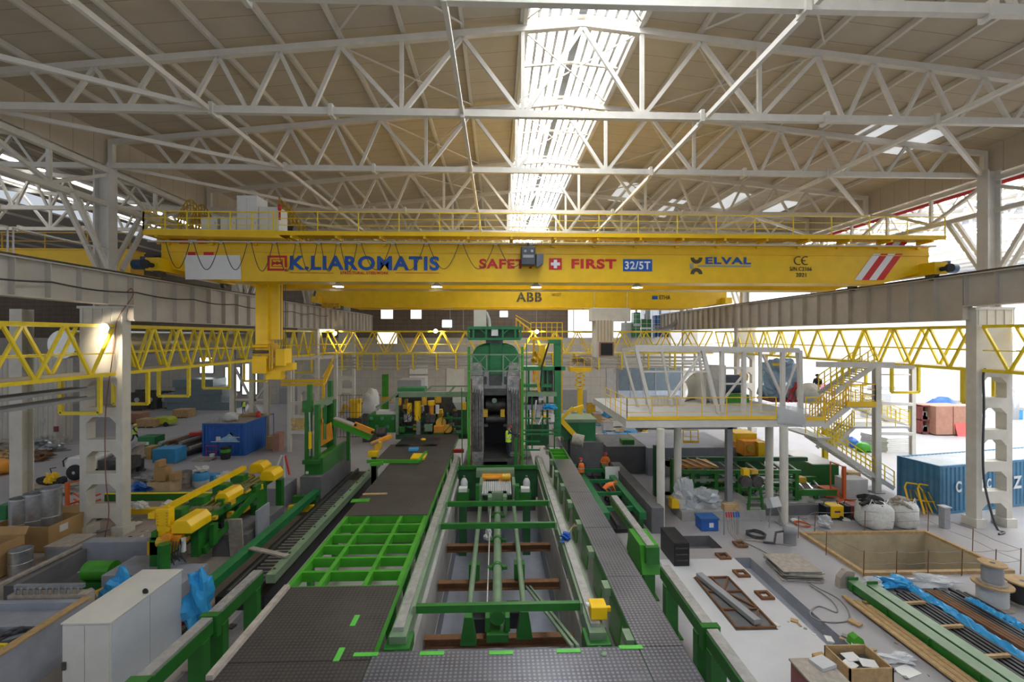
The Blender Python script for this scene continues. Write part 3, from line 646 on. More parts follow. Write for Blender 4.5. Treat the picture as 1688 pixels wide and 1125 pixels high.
# festoon: rail and looping cables
zf = zat(402, CY - .35)
MB().beam((gx0 - .4, CY - .4, zf), (gx1, CY - .4, zf), .07).build('festoon_rail', M['steel_white'], t)
cu = [270, 316, 365, 411, 453, 491, 526, 558, 592, 648, 703, 760, 818, 876]
low = [445, 447, 447, 449, 449, 449, 449, 449, 446, 446, 444, 444, 440]
for a, b, l in zip(cu[:-1], cu[1:], low):
    pa, pb_ = xat(a + 3, CY - .4), xat(b - 3, CY - .4); zl = zat(l, CY - .4); pts = []
    for i in range(17):
        s = i / 16; k = 1 - abs(2 * s - 1) ** 2.6
        pts.append((pa + (pb_ - pa) * (s + .06 * math.sin(2 * math.pi * s)), CY - .4, zf + (zl - zf) * k))
    MB().tube(pts, .02, 5).build('festoon_cable', M['cable'], t)
    MB().box(pb_ + .0, CY - .45, zf - .1, pb_ + .16, CY - .35, zf + .02).build('cable_carrier', M['grey_light'], t)
Yf = CY - .02
ptext('K.LIAROMATIS', 'lettering_company', M['lettering_blue'], t, 478, 421.5, 724, 446.5, Yf, .036)
ptext('STRUCTURAL STEELWORK', 'lettering_trade', M['lettering_red'], t, 561, 447.8, 641, 452.6, Yf, .02)
q = MB(); pbox(q, 478, 449.6, 550, 450.6, Yf); pbox(q, 652, 449.6, 724, 450.6, Yf); q.build('lettering_line', M['lettering_red'], t)
q = MB(); pbox(q, 441, 421.5, 473, 425, Yf); pbox(q, 441, 424, 444.5, 446.5, Yf); pbox(q, 469.5, 425, 473, 441, Yf); pbox(q, 441, 443, 468, 446.5, Yf); pbox(q, 470, 443.5, 473, 446.5, Yf)
pbox(q, 448, 428, 466, 429, Yf); pbox(q, 448, 439, 466, 440, Yf); pbox(q, 448, 429, 449, 439, Yf); pbox(q, 465, 429, 466, 439, Yf)
for u, s in ((449.5, 1), (457, -1), (457, 1), (464.5, -1)):
    a = at(u, 434, Y=Yf); w = at(u + 6, 434, Y=Yf).x - a.x; w = abs(w) * .9 * s; q.prism([(a.x, a.z - .1), (a.x + w, a.z), (a.x, a.z + .1)], 'y', Yf - .015, Yf)
q.build('logo_square', M['lettering_red'], t)
ptext('SAFETY', 'lettering_safety', M['lettering_red'], t, 790, 427, 884, 443.5, Yf, .035); ptext('FIRST', 'lettering_first', M['lettering_red'], t, 942, 427, 1016, 443.5, Yf, .04)
pbox(MB(), 905, 426, 926, 445, Yf).build('first_aid_sign', M['lettering_red'], t)
q = MB(); pbox(q, 912.8, 428.5, 918.2, 442.5, Yf - .015); pbox(q, 908, 433, 912.8, 438, Yf - .015); pbox(q, 918.2, 433, 923, 438, Yf - .015); q.build('first_aid_cross', M['lettering_white'], t)
pbox(MB(), 1027, 427.5, 1075, 447.5, Yf).build('capacity_plate', M['lettering_blue'], t, .05)
ptext('32/5T', 'lettering_capacity', M['lettering_white'], t, 1030, 431, 1072, 444.5, Yf - .016, .025)
ptext('ELVAL', 'lettering_owner', M['lettering_blue'], t, 1163, 424, 1238, 436, Yf, .035)
q = MB(); pbox(q, 1150, 437.5, 1238, 440.5, Yf); pbox(q, 1137, 435, 1143, 443, Yf); q.build('logo_bar', M['grey_logo'], t)
q = MB()
for vc, s in ((425, 1), (452, -1)):
    c = at(1148, vc, Y=Yf); r1, r0 = .33, .13; n = 10
    ring = [(c.x + r1 * math.cos(math.pi * i / n), c.z - s * r1 * math.sin(math.pi * i / n)) for i in range(n + 1)] + [(c.x + r0 * math.cos(math.pi * i / n), c.z - s * r0 * math.sin(math.pi * i / n)) for i in range(n, -1, -1)]
    for i in range(n): q.prism([ring[i], ring[i + 1], ring[2 * n - i], ring[2 * n + 1 - i]], 'y', Yf - .015, Yf)
q.build('logo_arc', M['lettering_dark'], t)
ptext('S/N.C2166', 'lettering_serial', M['lettering_dark'], t, 1302, 440, 1338, 447, Yf, .01); ptext('2021', 'lettering_year', M['lettering_dark'], t, 1312, 450, 1329, 457, Yf, .01)
q = MB()
for u in (1316, 1328):
    c = at(u, 430, Y=Yf); r1, r0, n = .25, .19, 12
    P = lambda r, i: (c.x + r * math.cos(R(60 + 240 * i / n)), c.z + r * math.sin(R(60 + 240 * i / n)))
    for i in range(n): q.prism([P(r1, i), P(r1, i + 1), P(r0, i + 1), P(r0, i)], 'y', Yf - .015, Yf)
pbox(q, 1321, 429.2, 1327, 430.9, Yf); q.build('mark_ce', M['lettering_dark'], t)
def stripe(u0, u1, v0, v1, sk, mt, nm='warning_stripe'):
    a = at(u0, v1, Y=Yf); b = at(u1, v1, Y=Yf); c = at(u1 + sk, v0, Y=Yf); d = at(u0 + sk, v0, Y=Yf)
    MB().prism([(a.x, a.z), (b.x, b.z), (c.x, c.z), (d.x, d.z)], 'y', Yf - .015, Yf).build(nm, M[mt], t)
for u0, mt in ((1408, 'lettering_white'), (1420, 'lettering_red'), (1432, 'lettering_white'), (1444, 'lettering_red')): stripe(u0, u0 + 12, 418.5, 462, 32, mt)
for u0, mt in ((1458, 'lettering_red'), (1469, 'lettering_white'), (1480, 'lettering_red')): stripe(u0, u0 + 11, 399.5, 405.5, 5, mt)
for u0, mt in ((296, 'lettering_red'), (313, 'lettering_white'), (327, 'lettering_red')): stripe(u0, u0 + 15, 395, 402, -3, mt)
stripe(306, 398, 421, 461, -2, 'lettering_white', 'white_patch'); stripe(310, 322, 415.5, 421, 0, 'lettering_red'); stripe(336, 352, 415.5, 421, 0, 'lettering_red')  # the wide white patch paints a glare on the girder
for u in (552, 718, 885, 1055):
    p = at(u, 465, Y=CY - .02)
    L = thing('crane_lamp', 'round lamp under the yellow crane girder, below %s' % {552: 'the small red trade line', 718: 'the last blue letter', 885: 'the grey hoist box', 1055: 'the capacity plate'}[u], 'lamp', p, 'lamps under the crane girder')
    MB().lathe((p.x, p.y + .5, zb - .24), [(.30, 0), (.24, .1), (.1, .2)], 14).build('housing', M['grey_light'], L); MB().lathe((p.x, p.y + .5, zb - .25), [(.001, 0), (.28, 0)], 14, 'z', False).build('lens', M['lamp'], L)
# cable trolley box hanging at the middle of the girder
p = at(874, 424, Y=CY - .55)
t = thing('hoist_box', 'grey motor box hanging on the festoon rail over the slogan', 'hoist', (p.x, p.y, p.z)); g = paint('hoist_grey', (.06, .07, .08), .4, .3)
q = MB(); a = at(859, 406, Y=CY - .75); b = at(883, 437, Y=CY - .75); q.box(a.x, CY - .75, b.z, b.x, CY - .15, a.z); q.build('housing', g, t, .05)
q = MB(); a2 = at(884, 418, Y=CY - .7); b2 = at(896, 441, Y=CY - .7); q.prism([(a2.x, a2.z), (b2.x, a2.z), (b2.x, b2.z + .2), (a2.x + .1, b2.z), (a2.x, b2.z + .05)], 'y', CY - .7, CY - .25); q.build('drive_box', paint('drive_grey', (.10, .115, .13), .4), t, .03)
q = MB()
for u in (866, 877):
    w = at(u, 414, Y=CY - .78); q.cyl((w.x, CY - .8, w.z), (w.x, CY - .74, w.z), .07, n=12)
q.build('roller', M['machined'], t); MB().box(a.x + .1, CY - .77, a.z - .6, b.x - .1, CY - .745, a.z - .45).build('rib_plate', M['grey_paint'], t)
MB().beam(((a.x + b.x) / 2, CY - .42, a.z - .05), ((a.x + b.x) / 2, CY - .42, zf + .03), .12).build('hanger', g, t)
# hoist mast hanging from the crane trolley
t = thing('hoist_mast', 'yellow box mast with gripper hanging below the crane before the runway girder', 'hoist', (xat(438, 27), 27, 6.8)); m = M['yellow']; My = 26.6
a, b = xat(421, My), xat(440, My), 
q = MB(); q.box(xat(421, My), My, zat(568, My), xat(441, My), My + .7, 14.7); q.build('outer_mast', m, t)
q = MB(); q.box(xat(441, My), My + .15, zat(560, My), xat(456, My), My + .75, 12.9); q.build('inner_mast', m, t)
for u in (459, 463, 466, 417): MB().tube([(xat(u, My), My + .3, 12.9), (xat(u, My), My + .3, zat(575 if u < 460 else 600, My))], .018, 5).build('hoist_rope', M['cable'], t)
for k, v in enumerate((571, 580, 589)):
    q = MB(); q.cyl((xat(416, My), My + .1, zat(v, My)), (xat(441, My), My + .1, zat(v, My)), .09, n=10); q.build('guide_roller', M['dark_steel' if k % 2 else 'yellow'], t)
MB().box(xat(418, My), My + .15, zat(585, My), xat(447, My), My + .8, zat(566, My)).build('gripper_head', M['yellow_dark'], t)
q = MB(); q.box(xat(455, My), My - .1, zat(603, My), xat(471, My), My + .8, zat(575, My)); q.build('drive_unit', m, t, .03)
q = MB(); q.box(xat(418, My), My - .2, zat(615, My), xat(441, My), My + .9, zat(590, My)); q.prism([(xat(441, My), zat(600, My)), (xat(482, My), zat(598, My)), (xat(482, My), zat(610, My)), (xat(441, My), zat(616, My))], 'y', My + .1, My + .6); q.build('gripper_body', m, t, .03)
q = MB(); q.box(xat(438, My), My, zat(625, My), xat(462, My), My + .6, zat(612, My)); q.build('gripper_foot', m, t)
for u in (446, 450): MB().cyl((xat(u, My), My - .08, zat(607, My)), (xat(u, My), My - .08, zat(570, My)), .06, n=8).build('hydraulic_cylinder', M['yellow_dark'], t)
# second crane farther down the hall
C2 = 45.5; t = thing('overhead_crane', 'second yellow overhead crane with black lettering, farther down the hall', 'crane', (2.8, C2, 12.7)); m = M['yellow']
x0, x1 = xat(521, C2), xat(1198, C2); zb2 = zat(507, C2)
for y0, nm in ((C2, 'girder'), (C2 + 3.4, 'girder')):
    MB().prism([(x0, 14.4), (x1, 14.4), (x1, 13.1), (x1 - 3, zb2), (x0 + 3, zb2), (x0, 13.1)], 'y', y0, y0 + 1.1).build(nm, m, t)
MB().box(x0 + 3, C2 - .1, zb2 - .04, x1 - 3, C2, zb2 + .03).build('bottom_flange', m, t)
for x in (x0 + .2, x1 - .2): MB().box(x - .35, C2 - .8, 12.9, x + .35, C2 + 5.2, 13.5).build('end_carriage', m, t)
ptext('ABB', 'lettering_maker', M['lettering_dark'], t, 851, 482, 893, 498, C2 - .02, .03)
q = MB(); pbox(q, 850, 489.8, 894, 490.1, C2 - .025)
for u in (857.5, 872, 886): pbox(q, u, 481, u + .35, 499, C2 - .025)
q.build('lettering_gap', m, t)
ptext('160/32T', 'lettering_load', M['lettering_dark'], t, 909, 483.5, 925, 488.5, C2 - .02, .01); ptext('ETHA', 'lettering_ofmaker', M['lettering_dark'], t, 1087, 487, 1105, 494, C2 - .02, .015)
q = MB(); pbox(q, 1075, 488, 1084, 494, C2 - .02); q.build('lettering_badge', M['lettering_blue'], t)
q = MB()
for u in (535, 545, 556): q.cyl((xat(u, C2), C2 - .5, 12.6), (xat(u + 7, C2), C2 - .5, 12.6), .25, n=12)
q.build('travel_motor', M['yellow_dark'], t)
# crane of the dim bay
C3 = 27.0; t = thing('overhead_crane', 'yellow crane of the dim bay, partly hidden behind the perforated column', 'crane', (-40, C3, 12.7))
MB().box(-62, C3, 12.5, -21.2, C3 + 1.0, zat(416, C3)).build('girder', M['yellow'], t); MB().box(-62, C3 - .1, zat(416, C3) - .02, -21.2, C3 + 1.1, zat(416, C3) + .04).build('top_flange', M['yellow'], t)
railing(t, [(-50, C3 + .1, zat(416, C3)), (-21.3, C3 + .1, zat(416, C3))], M['yellow_dark'], 1.0, 2.3, .03, 1)
MB().box(-22, C3 - 1.2, 12.7, -21.3, C3 + 2.5, 13.3).build('end_carriage', M['yellow'], t)
t = thing('guard_railing', 'white tube handrail on the runway girder, over the lattice walkway by the dim bay', 'railing', (-19.4, 17, 12.7))
for y0, y1 in ((13.5, 17.6), (17.8, 22)):
    MB().tube([(-18.3, y0, 12.57), (-18.3, y0, 13.7), (-18.3, y1, 13.7), (-18.3, y1, 12.57)], .04, 6).build('rail_tube', M['steel_white'], t)
# ================================================================ THE ROLLING LINE
def px(mb, u0, v0, u1, v1, Y, d):
    a = at(u0, v0, Y=Y); b = at(u1, v1, Y=Y); return mb.box(min(a.x, b.x), Y, min(a.z, b.z), max(a.x, b.x), Y + d, max(a.z, b.z))
def P(u0, v0, u1, v1, Y, d, name, mat, par, bev=0): return px(MB(), u0, v0, u1, v1, Y, d).build(name, M[mat] if isinstance(mat, str) else mat, par, bev)
ZW = 3.0
for nm, bx in (('wall_foundation', [(-5.5, 6.5, 0, -2.62, 24, 1.5), (-2.6, 6.5, 0, -2.02, 24, 2.1)]), ('wall_foundation_pitside', [(2.12, 6.5, 0, 2.62, 24, 2.1), (2.64, 6.5, 0, 3.9, 27, 1.5)])):
    q = MB()
    for b in bx: q.box(*b)
    struct(q.build(nm, M['concrete']))
# tread plates of the walkways, each plate a thing
def plate(x0, y0, x1, y1, label, mat='tread', z=ZW, grp='tread plates of the walkways', th=.03):
    return tag(MB().box(x0, y0, z - th, x1, y1, z).build('tread_plate', M[mat]), label, 'floor plate', grp)
XI, XO = -2.6, -5.6
t = thing('walkway_structure', 'bright green walkway frame with an open grid, beside the trench', 'walkway', (-4.1, 6.5, 1.5)); g = M['green_bright']
for x in (XO + .06, XI - .06): MB().box(x - .06, 6.5, ZW - .3, x + .06, 30.5, ZW - .03).build('side_beam', g, t)
for x in (-4.75, -3.55): MB().box(x - .06, 6.5, ZW - .25, x + .06, 30.5, ZW - .03).build('long_beam', g, t)
for i in range(7):
    y = 12.2 + i * .8; MB().box(XO + .12, y - .05, ZW - .3, XI - .12, y + .05, ZW - .035).build('cross_beam', g, t)
for y in (7, 9, 11, 18.2, 20, 22, 24, 26, 28, 30): MB().box(XO + .12, y - .05, ZW - .25, XI - .12, y + .05, ZW - .035).build('cross_beam', g, t)
for i in range(11):
    y = 7.5 + i * 2.0
    MB().prism([(y - .05, 1.5), (y + .75, 1.5), (y + .75, ZW - .3), (y - .35, ZW - .3)], 'x', XI - .14, XI - .1).build('leg_plate', M['green'], t)
    MB().box(XO + .02, y, 1.5, XO + .14, y + .3, ZW - .3).build('leg', M['green'], t)
plate(XO, 6.5, XI, 9.35, 'worn brown tread plate at the lower edge of the view, before the green grid', 'tread_brown'); plate(XO, 9.37, XI, 12.15, 'worn brown tread plate ending at the open green grid', 'tread_brown')
plate(XO, 16.95, XI, 20.4, 'brown tread plate just past the open green grid', 'tread_brown'); plate(XO, 20.42, XI, 24.0, 'brown tread plate in the middle of the long walkway, before the blue rag', 'tread_brown'); plate(XO - .9, 24.02, XI, 28, 'wide brown tread plate with the yellow and green frame lying on it', 'tread_brown'); plate(XO, 28.02, XI, 30.8, 'brown tread plate ending at the green coiler machine', 'tread_brown')
plate(XI + .02, 6.5, 2.98, 9.6, 'dark tread plate bridging the trench at the lower edge of the view')
t = thing('walkway_structure', 'green frame of the narrow walkway on the square pit side of the trench', 'walkway', (3.5, 6.5, 1.5))
for x in (3.04, 3.92): MB().box(x - .05, 6.5, ZW - .32, x + .05, 31, ZW - .03).build('side_beam', M['green'], t)
for i in range(10):
    y = 7.6 + i * 2.05
    MB().prism([(y - .1, 1.5), (y + .8, 1.5), (y + .75, ZW - .3), (y - .5, ZW - .3)], 'x', 3.08, 3.13).build('leg_plate', M['green_bright'], t)
    MB().box(2.82, y + .2, ZW - .25, 3.0, y + .6, ZW - .04).build('bracket_tab', M['green_pale'], t)
for i in range(4): MB().box(3.09, 24.5 + i * .75, ZW - .25, 3.87, 24.6 + i * .75, ZW - .05).build('rung', M['green_bright'], t)
for k, (y0, y1, lb) in enumerate(((6.5, 9.58, 'joining the cross plate at the lower edge'), (9.6, 12.4, 'second from the cross plate'), (12.42, 15.6, 'third from the cross plate'), (15.62, 19.2, 'fourth from the cross plate'), (19.22, 24.3, 'long and bluish, before the open green rungs'), (27.2, 31, 'beyond the open green rungs, beside the mill'))):
    plate(3.0, y0, 3.96, y1, 'narrow walkway tread plate, ' + lb)
for u, v, lb in ((585, 1024, 'beside the trench edge, lying along the plate'), (559, 1080, 'lying along the worn plate, lowest in view'), (712, 1078, 'lying across the cross plate by the trench corner'), (603, 1080, 'lying across the seam to the cross plate'), (826, 1077, 'lying across the cross plate below the shaft'), (937, 1074, 'lying across the cross plate below the guide beam'), (1040, 1068, 'lying at the corner of the narrow walkway')):
    p = at(u, v, z=ZW); al = 'along' in lb
    tag(MB().box(p.x - (.06 if al else .25), p.y - (.2 if al else .055), ZW + .001, p.x + (.06 if al else .25), p.y + (.2 if al else .055), ZW + .014).build('green_flat_bar', paint('flat_bar_green', (.10, .50, .06), .4)), 'small bright green flat bar ' + lb, 'bar', 'green flat bars on the plates')
p = at(995, 1079, z=ZW); tag(MB().lathe((p.x, p.y, ZW), [(.07, 0), (.07, .02), (.02, .03)], 12).build('plug_cap', M['green_pale']), 'round pale green cap on the cross plate', 'cap')
p = at(594, 826, z=ZW); tag(MB().obox((p.x, p.y, ZW + .012), (.7, .35, .02), .1).build('green_sheet', M['green_bright']), 'small green sheet lying on the long walkway beside the open grid', 'sheet')
p = at(618, 816, z=ZW); tag(MB().obox((p.x, p.y, ZW + .03), (1.0, .1, .05), .05).build('timber_lath', M['wood']), 'short pale timber lath lying across the long walkway', 'lath')
a, b = V(-5.52, 8.9, 3.05), V(-5.5, 12.1, 3.05)
tag(MB().beam(a, b, .14, .1).build('edge_timber', M['wood_grey']), 'grey timber lying along the edge of the worn walkway plate', 'timber')
# guide beams on the trench walls
for s, lb in ((-1, 'green guide beam with grey sliding rail on the open grid side of the trench'), (1, 'green guide beam with grey sliding rail, yellow box on its end')):
    xc = -2.33 if s < 0 else 2.38; t = thing('guide_beam', lb, 'beam', (xc, 10.6, 2.1))
    MB().box(xc - .2, 10.7, 2.1, xc + .2, 26.5, 2.58).build('beam', M['green_pale'], t)
    MB().box(xc - .13, 10.9, 2.58, xc + .1, 26.5, 2.68).build('sliding_rail', M['rail_grey'], t)
    MB().box(xc - .3, 10.55, 1.75, xc + .3, 11.2, 2.4).build('end_block', M['green'], t, .02); MB().box(xc - .04, 10.5, 1.78, xc + .04, 10.55, 2.38).build('end_rib', M['green'], t)
p = at(984, 1035, z=2.6)
t = thing('stop_box', 'yellow box with white cap on the end of the guide beam', 'box', (2.4, 11.2, 2.69)); MB().box(2.28, 11.0, 2.69, 2.68, 11.4, 3.0).build('body', M['yellow'], t, .02); MB().cyl((2.2, 11.25, 2.93), (2.28, 11.25, 2.93), .05).build('cap', M['white'], t); MB().box(2.68, 11.15, 2.8, 2.8, 11.25, 2.9).build('lug', M['yellow'], t)
for k, Y in enumerate((11.7, 16.75, 18.95, 24.2)):
    t = thing('cross_tie', 'green tie bar bridging the trench, %s one from the cross plate' % ORD[k], 'beam', (0, Y, 2.6), 'green tie bars over the trench')
    MB().box(-2.12, Y - .07, 2.55, 2.17, Y + .07, 2.74).build('bar', M['green'], t)
    for x in (-2.13, 2.12): MB().box(x - .0, Y - .14, 2.5, x + .06, Y + .14, 2.78).build('end_flange', M['green_pale'], t)
for k, Y in enumerate((12.5, 15.3, 18.0)):
    tag(MB().ibeam((-1.99, Y, 1.25), (2.09, Y, 1.25), .22, .26, .04).build('rusty_beam', M['rust']), 'rusty cross beam inside the trench, %s one from the cross plate' % ORD[k], 'beam', 'rusty beams in the trench')
# telescopic shaft and side rods
t = thing('drive_shaft', 'thick pale green shaft running along the middle of the trench', 'shaft', (0, 12.4, 1.9))
MB().cyl((0, 12.6, 1.95), (0, 20.2, 1.95), .145, n=16).build('tube', M['green_pale'], t)
MB().lathe((0, 12.35, 1.95), [(.2, 0), (.2, .22), (.15, .25)], 16, 'y').build('end_flange', M['green'], t)
q = MB(); q.box(-.3, 12.2, 1.38, .3, 12.8, 1.6); q.box(-.34, 12.3, 1.6, -.2, 12.7, 2.0); q.box(.2, 12.3, 1.6, .34, 12.7, 2.0); q.build('pedestal', M['green'], t, .02)
for y in (15.0, 17.0, 19.3):
    q = MB(); q.lathe((0, y, 1.95), [(.17, 0), (.19, .03), (.19, .12), (.17, .15)], 16, 'y'); q.box(-.32, y, 1.9, .32, y + .12, 2.0); q.build('collar', M['green'], t)
q = MB(); q.box(-.42, 19.8, 1.75, -.25, 20.6, 2.6); q.box(.25, 19.8, 1.75, .42, 20.6, 2.6); q.box(-.42, 20.3, 2.3, .42, 20.6, 2.6); q.build('yoke', M['green_pale'], t)
for x, y0, lb in ((-.78, 12.3, 'slim pale green rod beside the shaft, on the open grid side'), (.74, 12.5, 'slim pale green rod beside the shaft, on the yellow box side')):
    t = thing('guide_rod', lb, 'rod', (x, y0, 1.9)); MB().cyl((x, y0, 2.0), (x, 22, 2.0), .085, n=12).build('rod', M['green_pale'], t)
    MB().prism([(x - .22, 1.35), (x + .22, 1.35), (x + .1, 2.1), (x - .1, 2.1)], 'y', y0 - .15, y0 + .15).build('foot', M['green'], t)
    MB().box(x - .18, 15.3, 1.4, x + .18, 15.6, 1.92).build('support', M['green'], t)
t = thing('loose_channel', 'pale green double bar leaning in the trench toward the cross plate', 'bar', (1.2, 10, 1))
for d in (0, .13): MB().beam((.85 + d, 16.0, 1.0), (1.65 + d, 10.0, 2.75), .07, .05).build('bar', M['green_pale'], t)
t = thing('actuator', 'white wrapped actuator hanging on a thin rod in the trench', 'actuator', (-.33, 17, 1.9))
MB().blob((-.35, 17.4, 2.0), .13, .15, .25, 3, .3).build('wrap', M['bag_white'], t); MB().cyl((-.3, 12.6, 1.8), (-.3, 19.5, 2.2), .02, n=6).build('rod', M['steel_white'], t)
for k, (x, y) in enumerate(((.55, 15.2), (-.55, 14.9))): tag(MB().box(x - .25, y - .3, -.0, x + .2, y + .4, .55).build('pump_box', M['black'], None, .03), 'black pump box on the trench floor %s' % ('beside the shaft', 'by the slim rod')[k], 'box')
q = MB(); q.tube([(2.15 + .012 * math.sin(i * 1.3), 14 + i * .3, 2.12) for i in range(8)], .015, 5); tag(q.build('wire_bundle', M['cable']), 'loose dark wires on the trench wall near the blue valve', 'wire')
t = thing('blue_valve', 'blue hose valve lying on the guide beam', 'valve', at(930, 888, z=2.7)); c = at(932, 886, z=2.72); MB().blob(c, .16, .2, .13, 5, .35).build('body', M['blue'], t); 
q = MB()
for k in range(4): q.tube([c + V(.1, .1, .05), c + V(.25 + .05 * k, .3 + .1 * k, .15), c + V(.4 + .08 * k, .5, .25 - .05 * k)], .015, 5)
q.build('hose', M['wood'], t)
# carriage in front of the mill
t = thing('coil_carriage', 'carriage with yellow clamp and ribbed plate in the trench before the mill', 'machine', (0, 21, 2.2)); 
P(785, 776, 848, 787, 23.0, .5, 'green_plate', 'green_pale', t); P(794, 787, 842, 806, 22.3, .6, 'clamp', 'orange', t, .03); P(800, 791, 822, 796, 22.25, .1, 'slot', 'dark_steel', t)
q = MB()
for i in range(14): x = xat(796, 21.5) + i * .1; q.cyl((x, 20.9, 2.35), (x, 22.2, 2.5), .05, n=6)
q.build('ribbed_plate', M['grey_light'], t); P(790, 800, 795, 835, 21, 1.2, 'side_bar', 'green_pale', t); P(845, 800, 850, 835, 21, 1.2, 'side_bar', 'green_pale', t)
P(784, 802, 790, 830, 20.8, .4, 'guide_block', 'green', t); P(850, 802, 856, 830, 20.8, .4, 'guide_block', 'green', t); P(793, 828, 846, 833, 20.7, .3, 'front_beam', 'green', t)
q = MB(); q.cyl((xat(828, 22.2), 22.2, 2.75), (xat(840, 22.2), 22.2, 2.75), .16, n=12); q.build('clamp_motor', M['yellow_dark'], t)
for k, u in enumerate((765, 868)):
    c = at(u, 798, Y=22.3); t = thing('accumulator', 'pale pressure bottle beside the carriage, on the %s side' % ('walkway grid', 'narrow walkway')[k], 'cylinder', (c.x, c.y, c.z - .3))
    MB().lathe((c.x, c.y, c.z - .45), [(.1, 0), (.17, .1), (.18, .55), (.1, .7), (.04, .75)], 14).build('bottle', M['grey_light'], t); MB().lathe((c.x, c.y, c.z + .28), [(.05, 0), (.05, .12)], 8).build('valve', M['machined'], t)
    q = MB(); px(q, u - 12, 812, u + 8, 827, 21.8, .5); q.build('valve_block', M['green'], t, .02); q = MB(); px(q, u - 9, 806, u + 5, 812, 21.8, .4); q.build('manifold', M['white'], t); MB().box(c.x - .2, 21.8, -.9, c.x + .15, 22.2, zat(827, 21.8)).build('stand', M['green_dark'], t)
# ---------------------------------------------------------------- mill stand
t = thing('rolling_mill', 'tall green and grey rolling mill stand in the middle of the hall', 'machine', (0, 26, 0)); MY = 25.1
for u0, u1 in ((776, 797), (836, 858)):
    q = MB(); px(q, u0, 776, u1, 620, MY, 3.2); a = at(u0, 620, Y=MY); b = at(u1, 620, Y=MY); q.prism([(a.x, a.z), (b.x, a.z), (b.x - .12, a.z + .7), (a.x + .12, a.z + .7)], 'y', MY + .1, MY + 3)
    q.build('housing', M['mill_steel'], t, .02)
    q = MB(); r_ = random.Random(u0)
    for i in range(26):
        u = r_.uniform(u0 + 1.5, u1 - 4); v = r_.uniform(625, 755); px(q, u, v, u + r_.uniform(1.5, 4), v + r_.uniform(2, 7), MY - .06, .06)
    q.build('hydraulic_block', M['machined'], t)
    q = MB()
    for i in range(9): u = u0 + 2 + i * 2; q.tube([at(u, 640 + (i * 7) % 13, Y=MY - .1), at(u + (i % 3 - 1), 690, Y=MY - .12), at(u, 745, Y=MY - .08)], .02, 5)
    q.build('pipework', M['dark_steel'], t)
P(797, 613, 836, 642, MY + .5, 2.4, 'crosshead', 'machined', t, .03); P(797, 642, 836, 652, MY + .3, 2.2, 'crosshead_beam', 'dark_steel', t)
q = MB(); px(q, 797, 622, 802, 634, MY + .3, .3); px(q, 831, 622, 836, 634, MY + .3, .3); px(q, 806, 618, 827, 636, MY + .2, .4); q.build('screwdown', M['dark_steel'], t)
c = at(815, 660, Y=MY + .6)
q = MB()
for v, r in ((668, .42), (692, .25)): z = zat(v, MY + 1.2); q.cyl((xat(800, MY), MY + 1.4, z), (xat(834, MY), MY + 1.4, z), r, n=20)
q.build('roll', M['dark_steel'], t); MB().lathe(c, [(.14, -.2), (.14, 0), (.1, .01)], 14, 'y').build('spindle_end', M['green_pale'], t)
for u in (797, 825): P(u, 676, u + 7, 688, MY + .25, .3, 'roll_chock', 'yellow_dark', t)
q = MB(); px(q, 801, 688, 829, 692, MY + .2, .4); px(q, 798, 700, 804, 704, MY + .1, .3); px(q, 830, 700, 836, 704, MY + .1, .3); q.build('guide_table', M['dark_steel'], t)
P(797, 610, 836, 770, MY + 3.0, .2, 'rear_dark_plate', 'black', t)  # black plate stands for the dark inside the mill opening
MB().box(xat(797, MY), 24.52, 2.85, xat(848, MY), MY + 3.0, 3.0).build('mill_floor', M['dark_steel'], t)
# dome and head frame
a = at(778, 604, Y=MY + .5); b = at(856, 604, Y=MY + .5); xm = (a.x + b.x) / 2; w = (b.x - a.x) / 2; zd = zat(567, MY + .5)
q = MB(); prof = [(-w, a.z - .3), (-w, zd - .6), (-w + .25, zd - .15), (-w + .7, zd), (w - .7, zd), (w - .25, zd - .15), (w, zd - .6), (w, a.z - .3)]
q.prism([(xm + p, z) for p, z in prof], 'y', MY + .4, MY + 3.2); q.build('gear_case', M['green_mill'], t, .12)
P(806, 560, 828, 632, MY + .3, .6, 'screw_case', 'green_mill', t, .1)
zt0, zt1 = zat(559, MY), zat(541, MY); xa, xb = xat(772, MY), xat(858, MY)
for y in (MY - .05, MY + 3):
    q = MB()
    q.beam((xa, y, zt0), (xb, y, zt0), .14); q.beam((xa, y, zt1), (xb, y, zt1), .16)
    for f in (0, .1, .34, .66, .9, 1): q.beam((xa + (xb - xa) * f, y, zt0), (xa + (xb - xa) * f, y, zt1), .11)
    q.beam((xa + (xb - xa) * .2, y, zt1), (xa + (xb - xa) * .34, y, zt0 + .25), .06); q.beam((xa + (xb - xa) * .8, y, zt1), (xa + (xb - xa) * .66, y, zt0 + .25), .06)
    q.build('head_frame', M['green_mill'], t)
MB().box(xa - .05, MY - .12, zt1, xb + .05, MY + 3.1, zt1 + .06).build('head_deck', M['green_mill'], t)
MB().box(xa + .08, MY + .3, zt0, xb - .08, MY + 2.8, zt1).build('drive_casing', M['green_dark'], t)
P(810, 543, 821, 554, MY - .1, .05, 'white_patch', 'white', t)
q = MB(); px(q, 801, 559, 829, 566, MY + .1, .8); q.build('coupling', M['dark_steel'], t)
P(781, 511, 801, 540, MY + 1.6, .9, 'vent_stack', 'steel_white', t)
q = MB(); q.tube([at(801, 515, Y=MY + 1.8), at(806, 527, Y=MY + 1.8), at(807, 541, Y=MY + 1.8)], .1, 8); q.build('vent_hose', M['grey_light'], t)
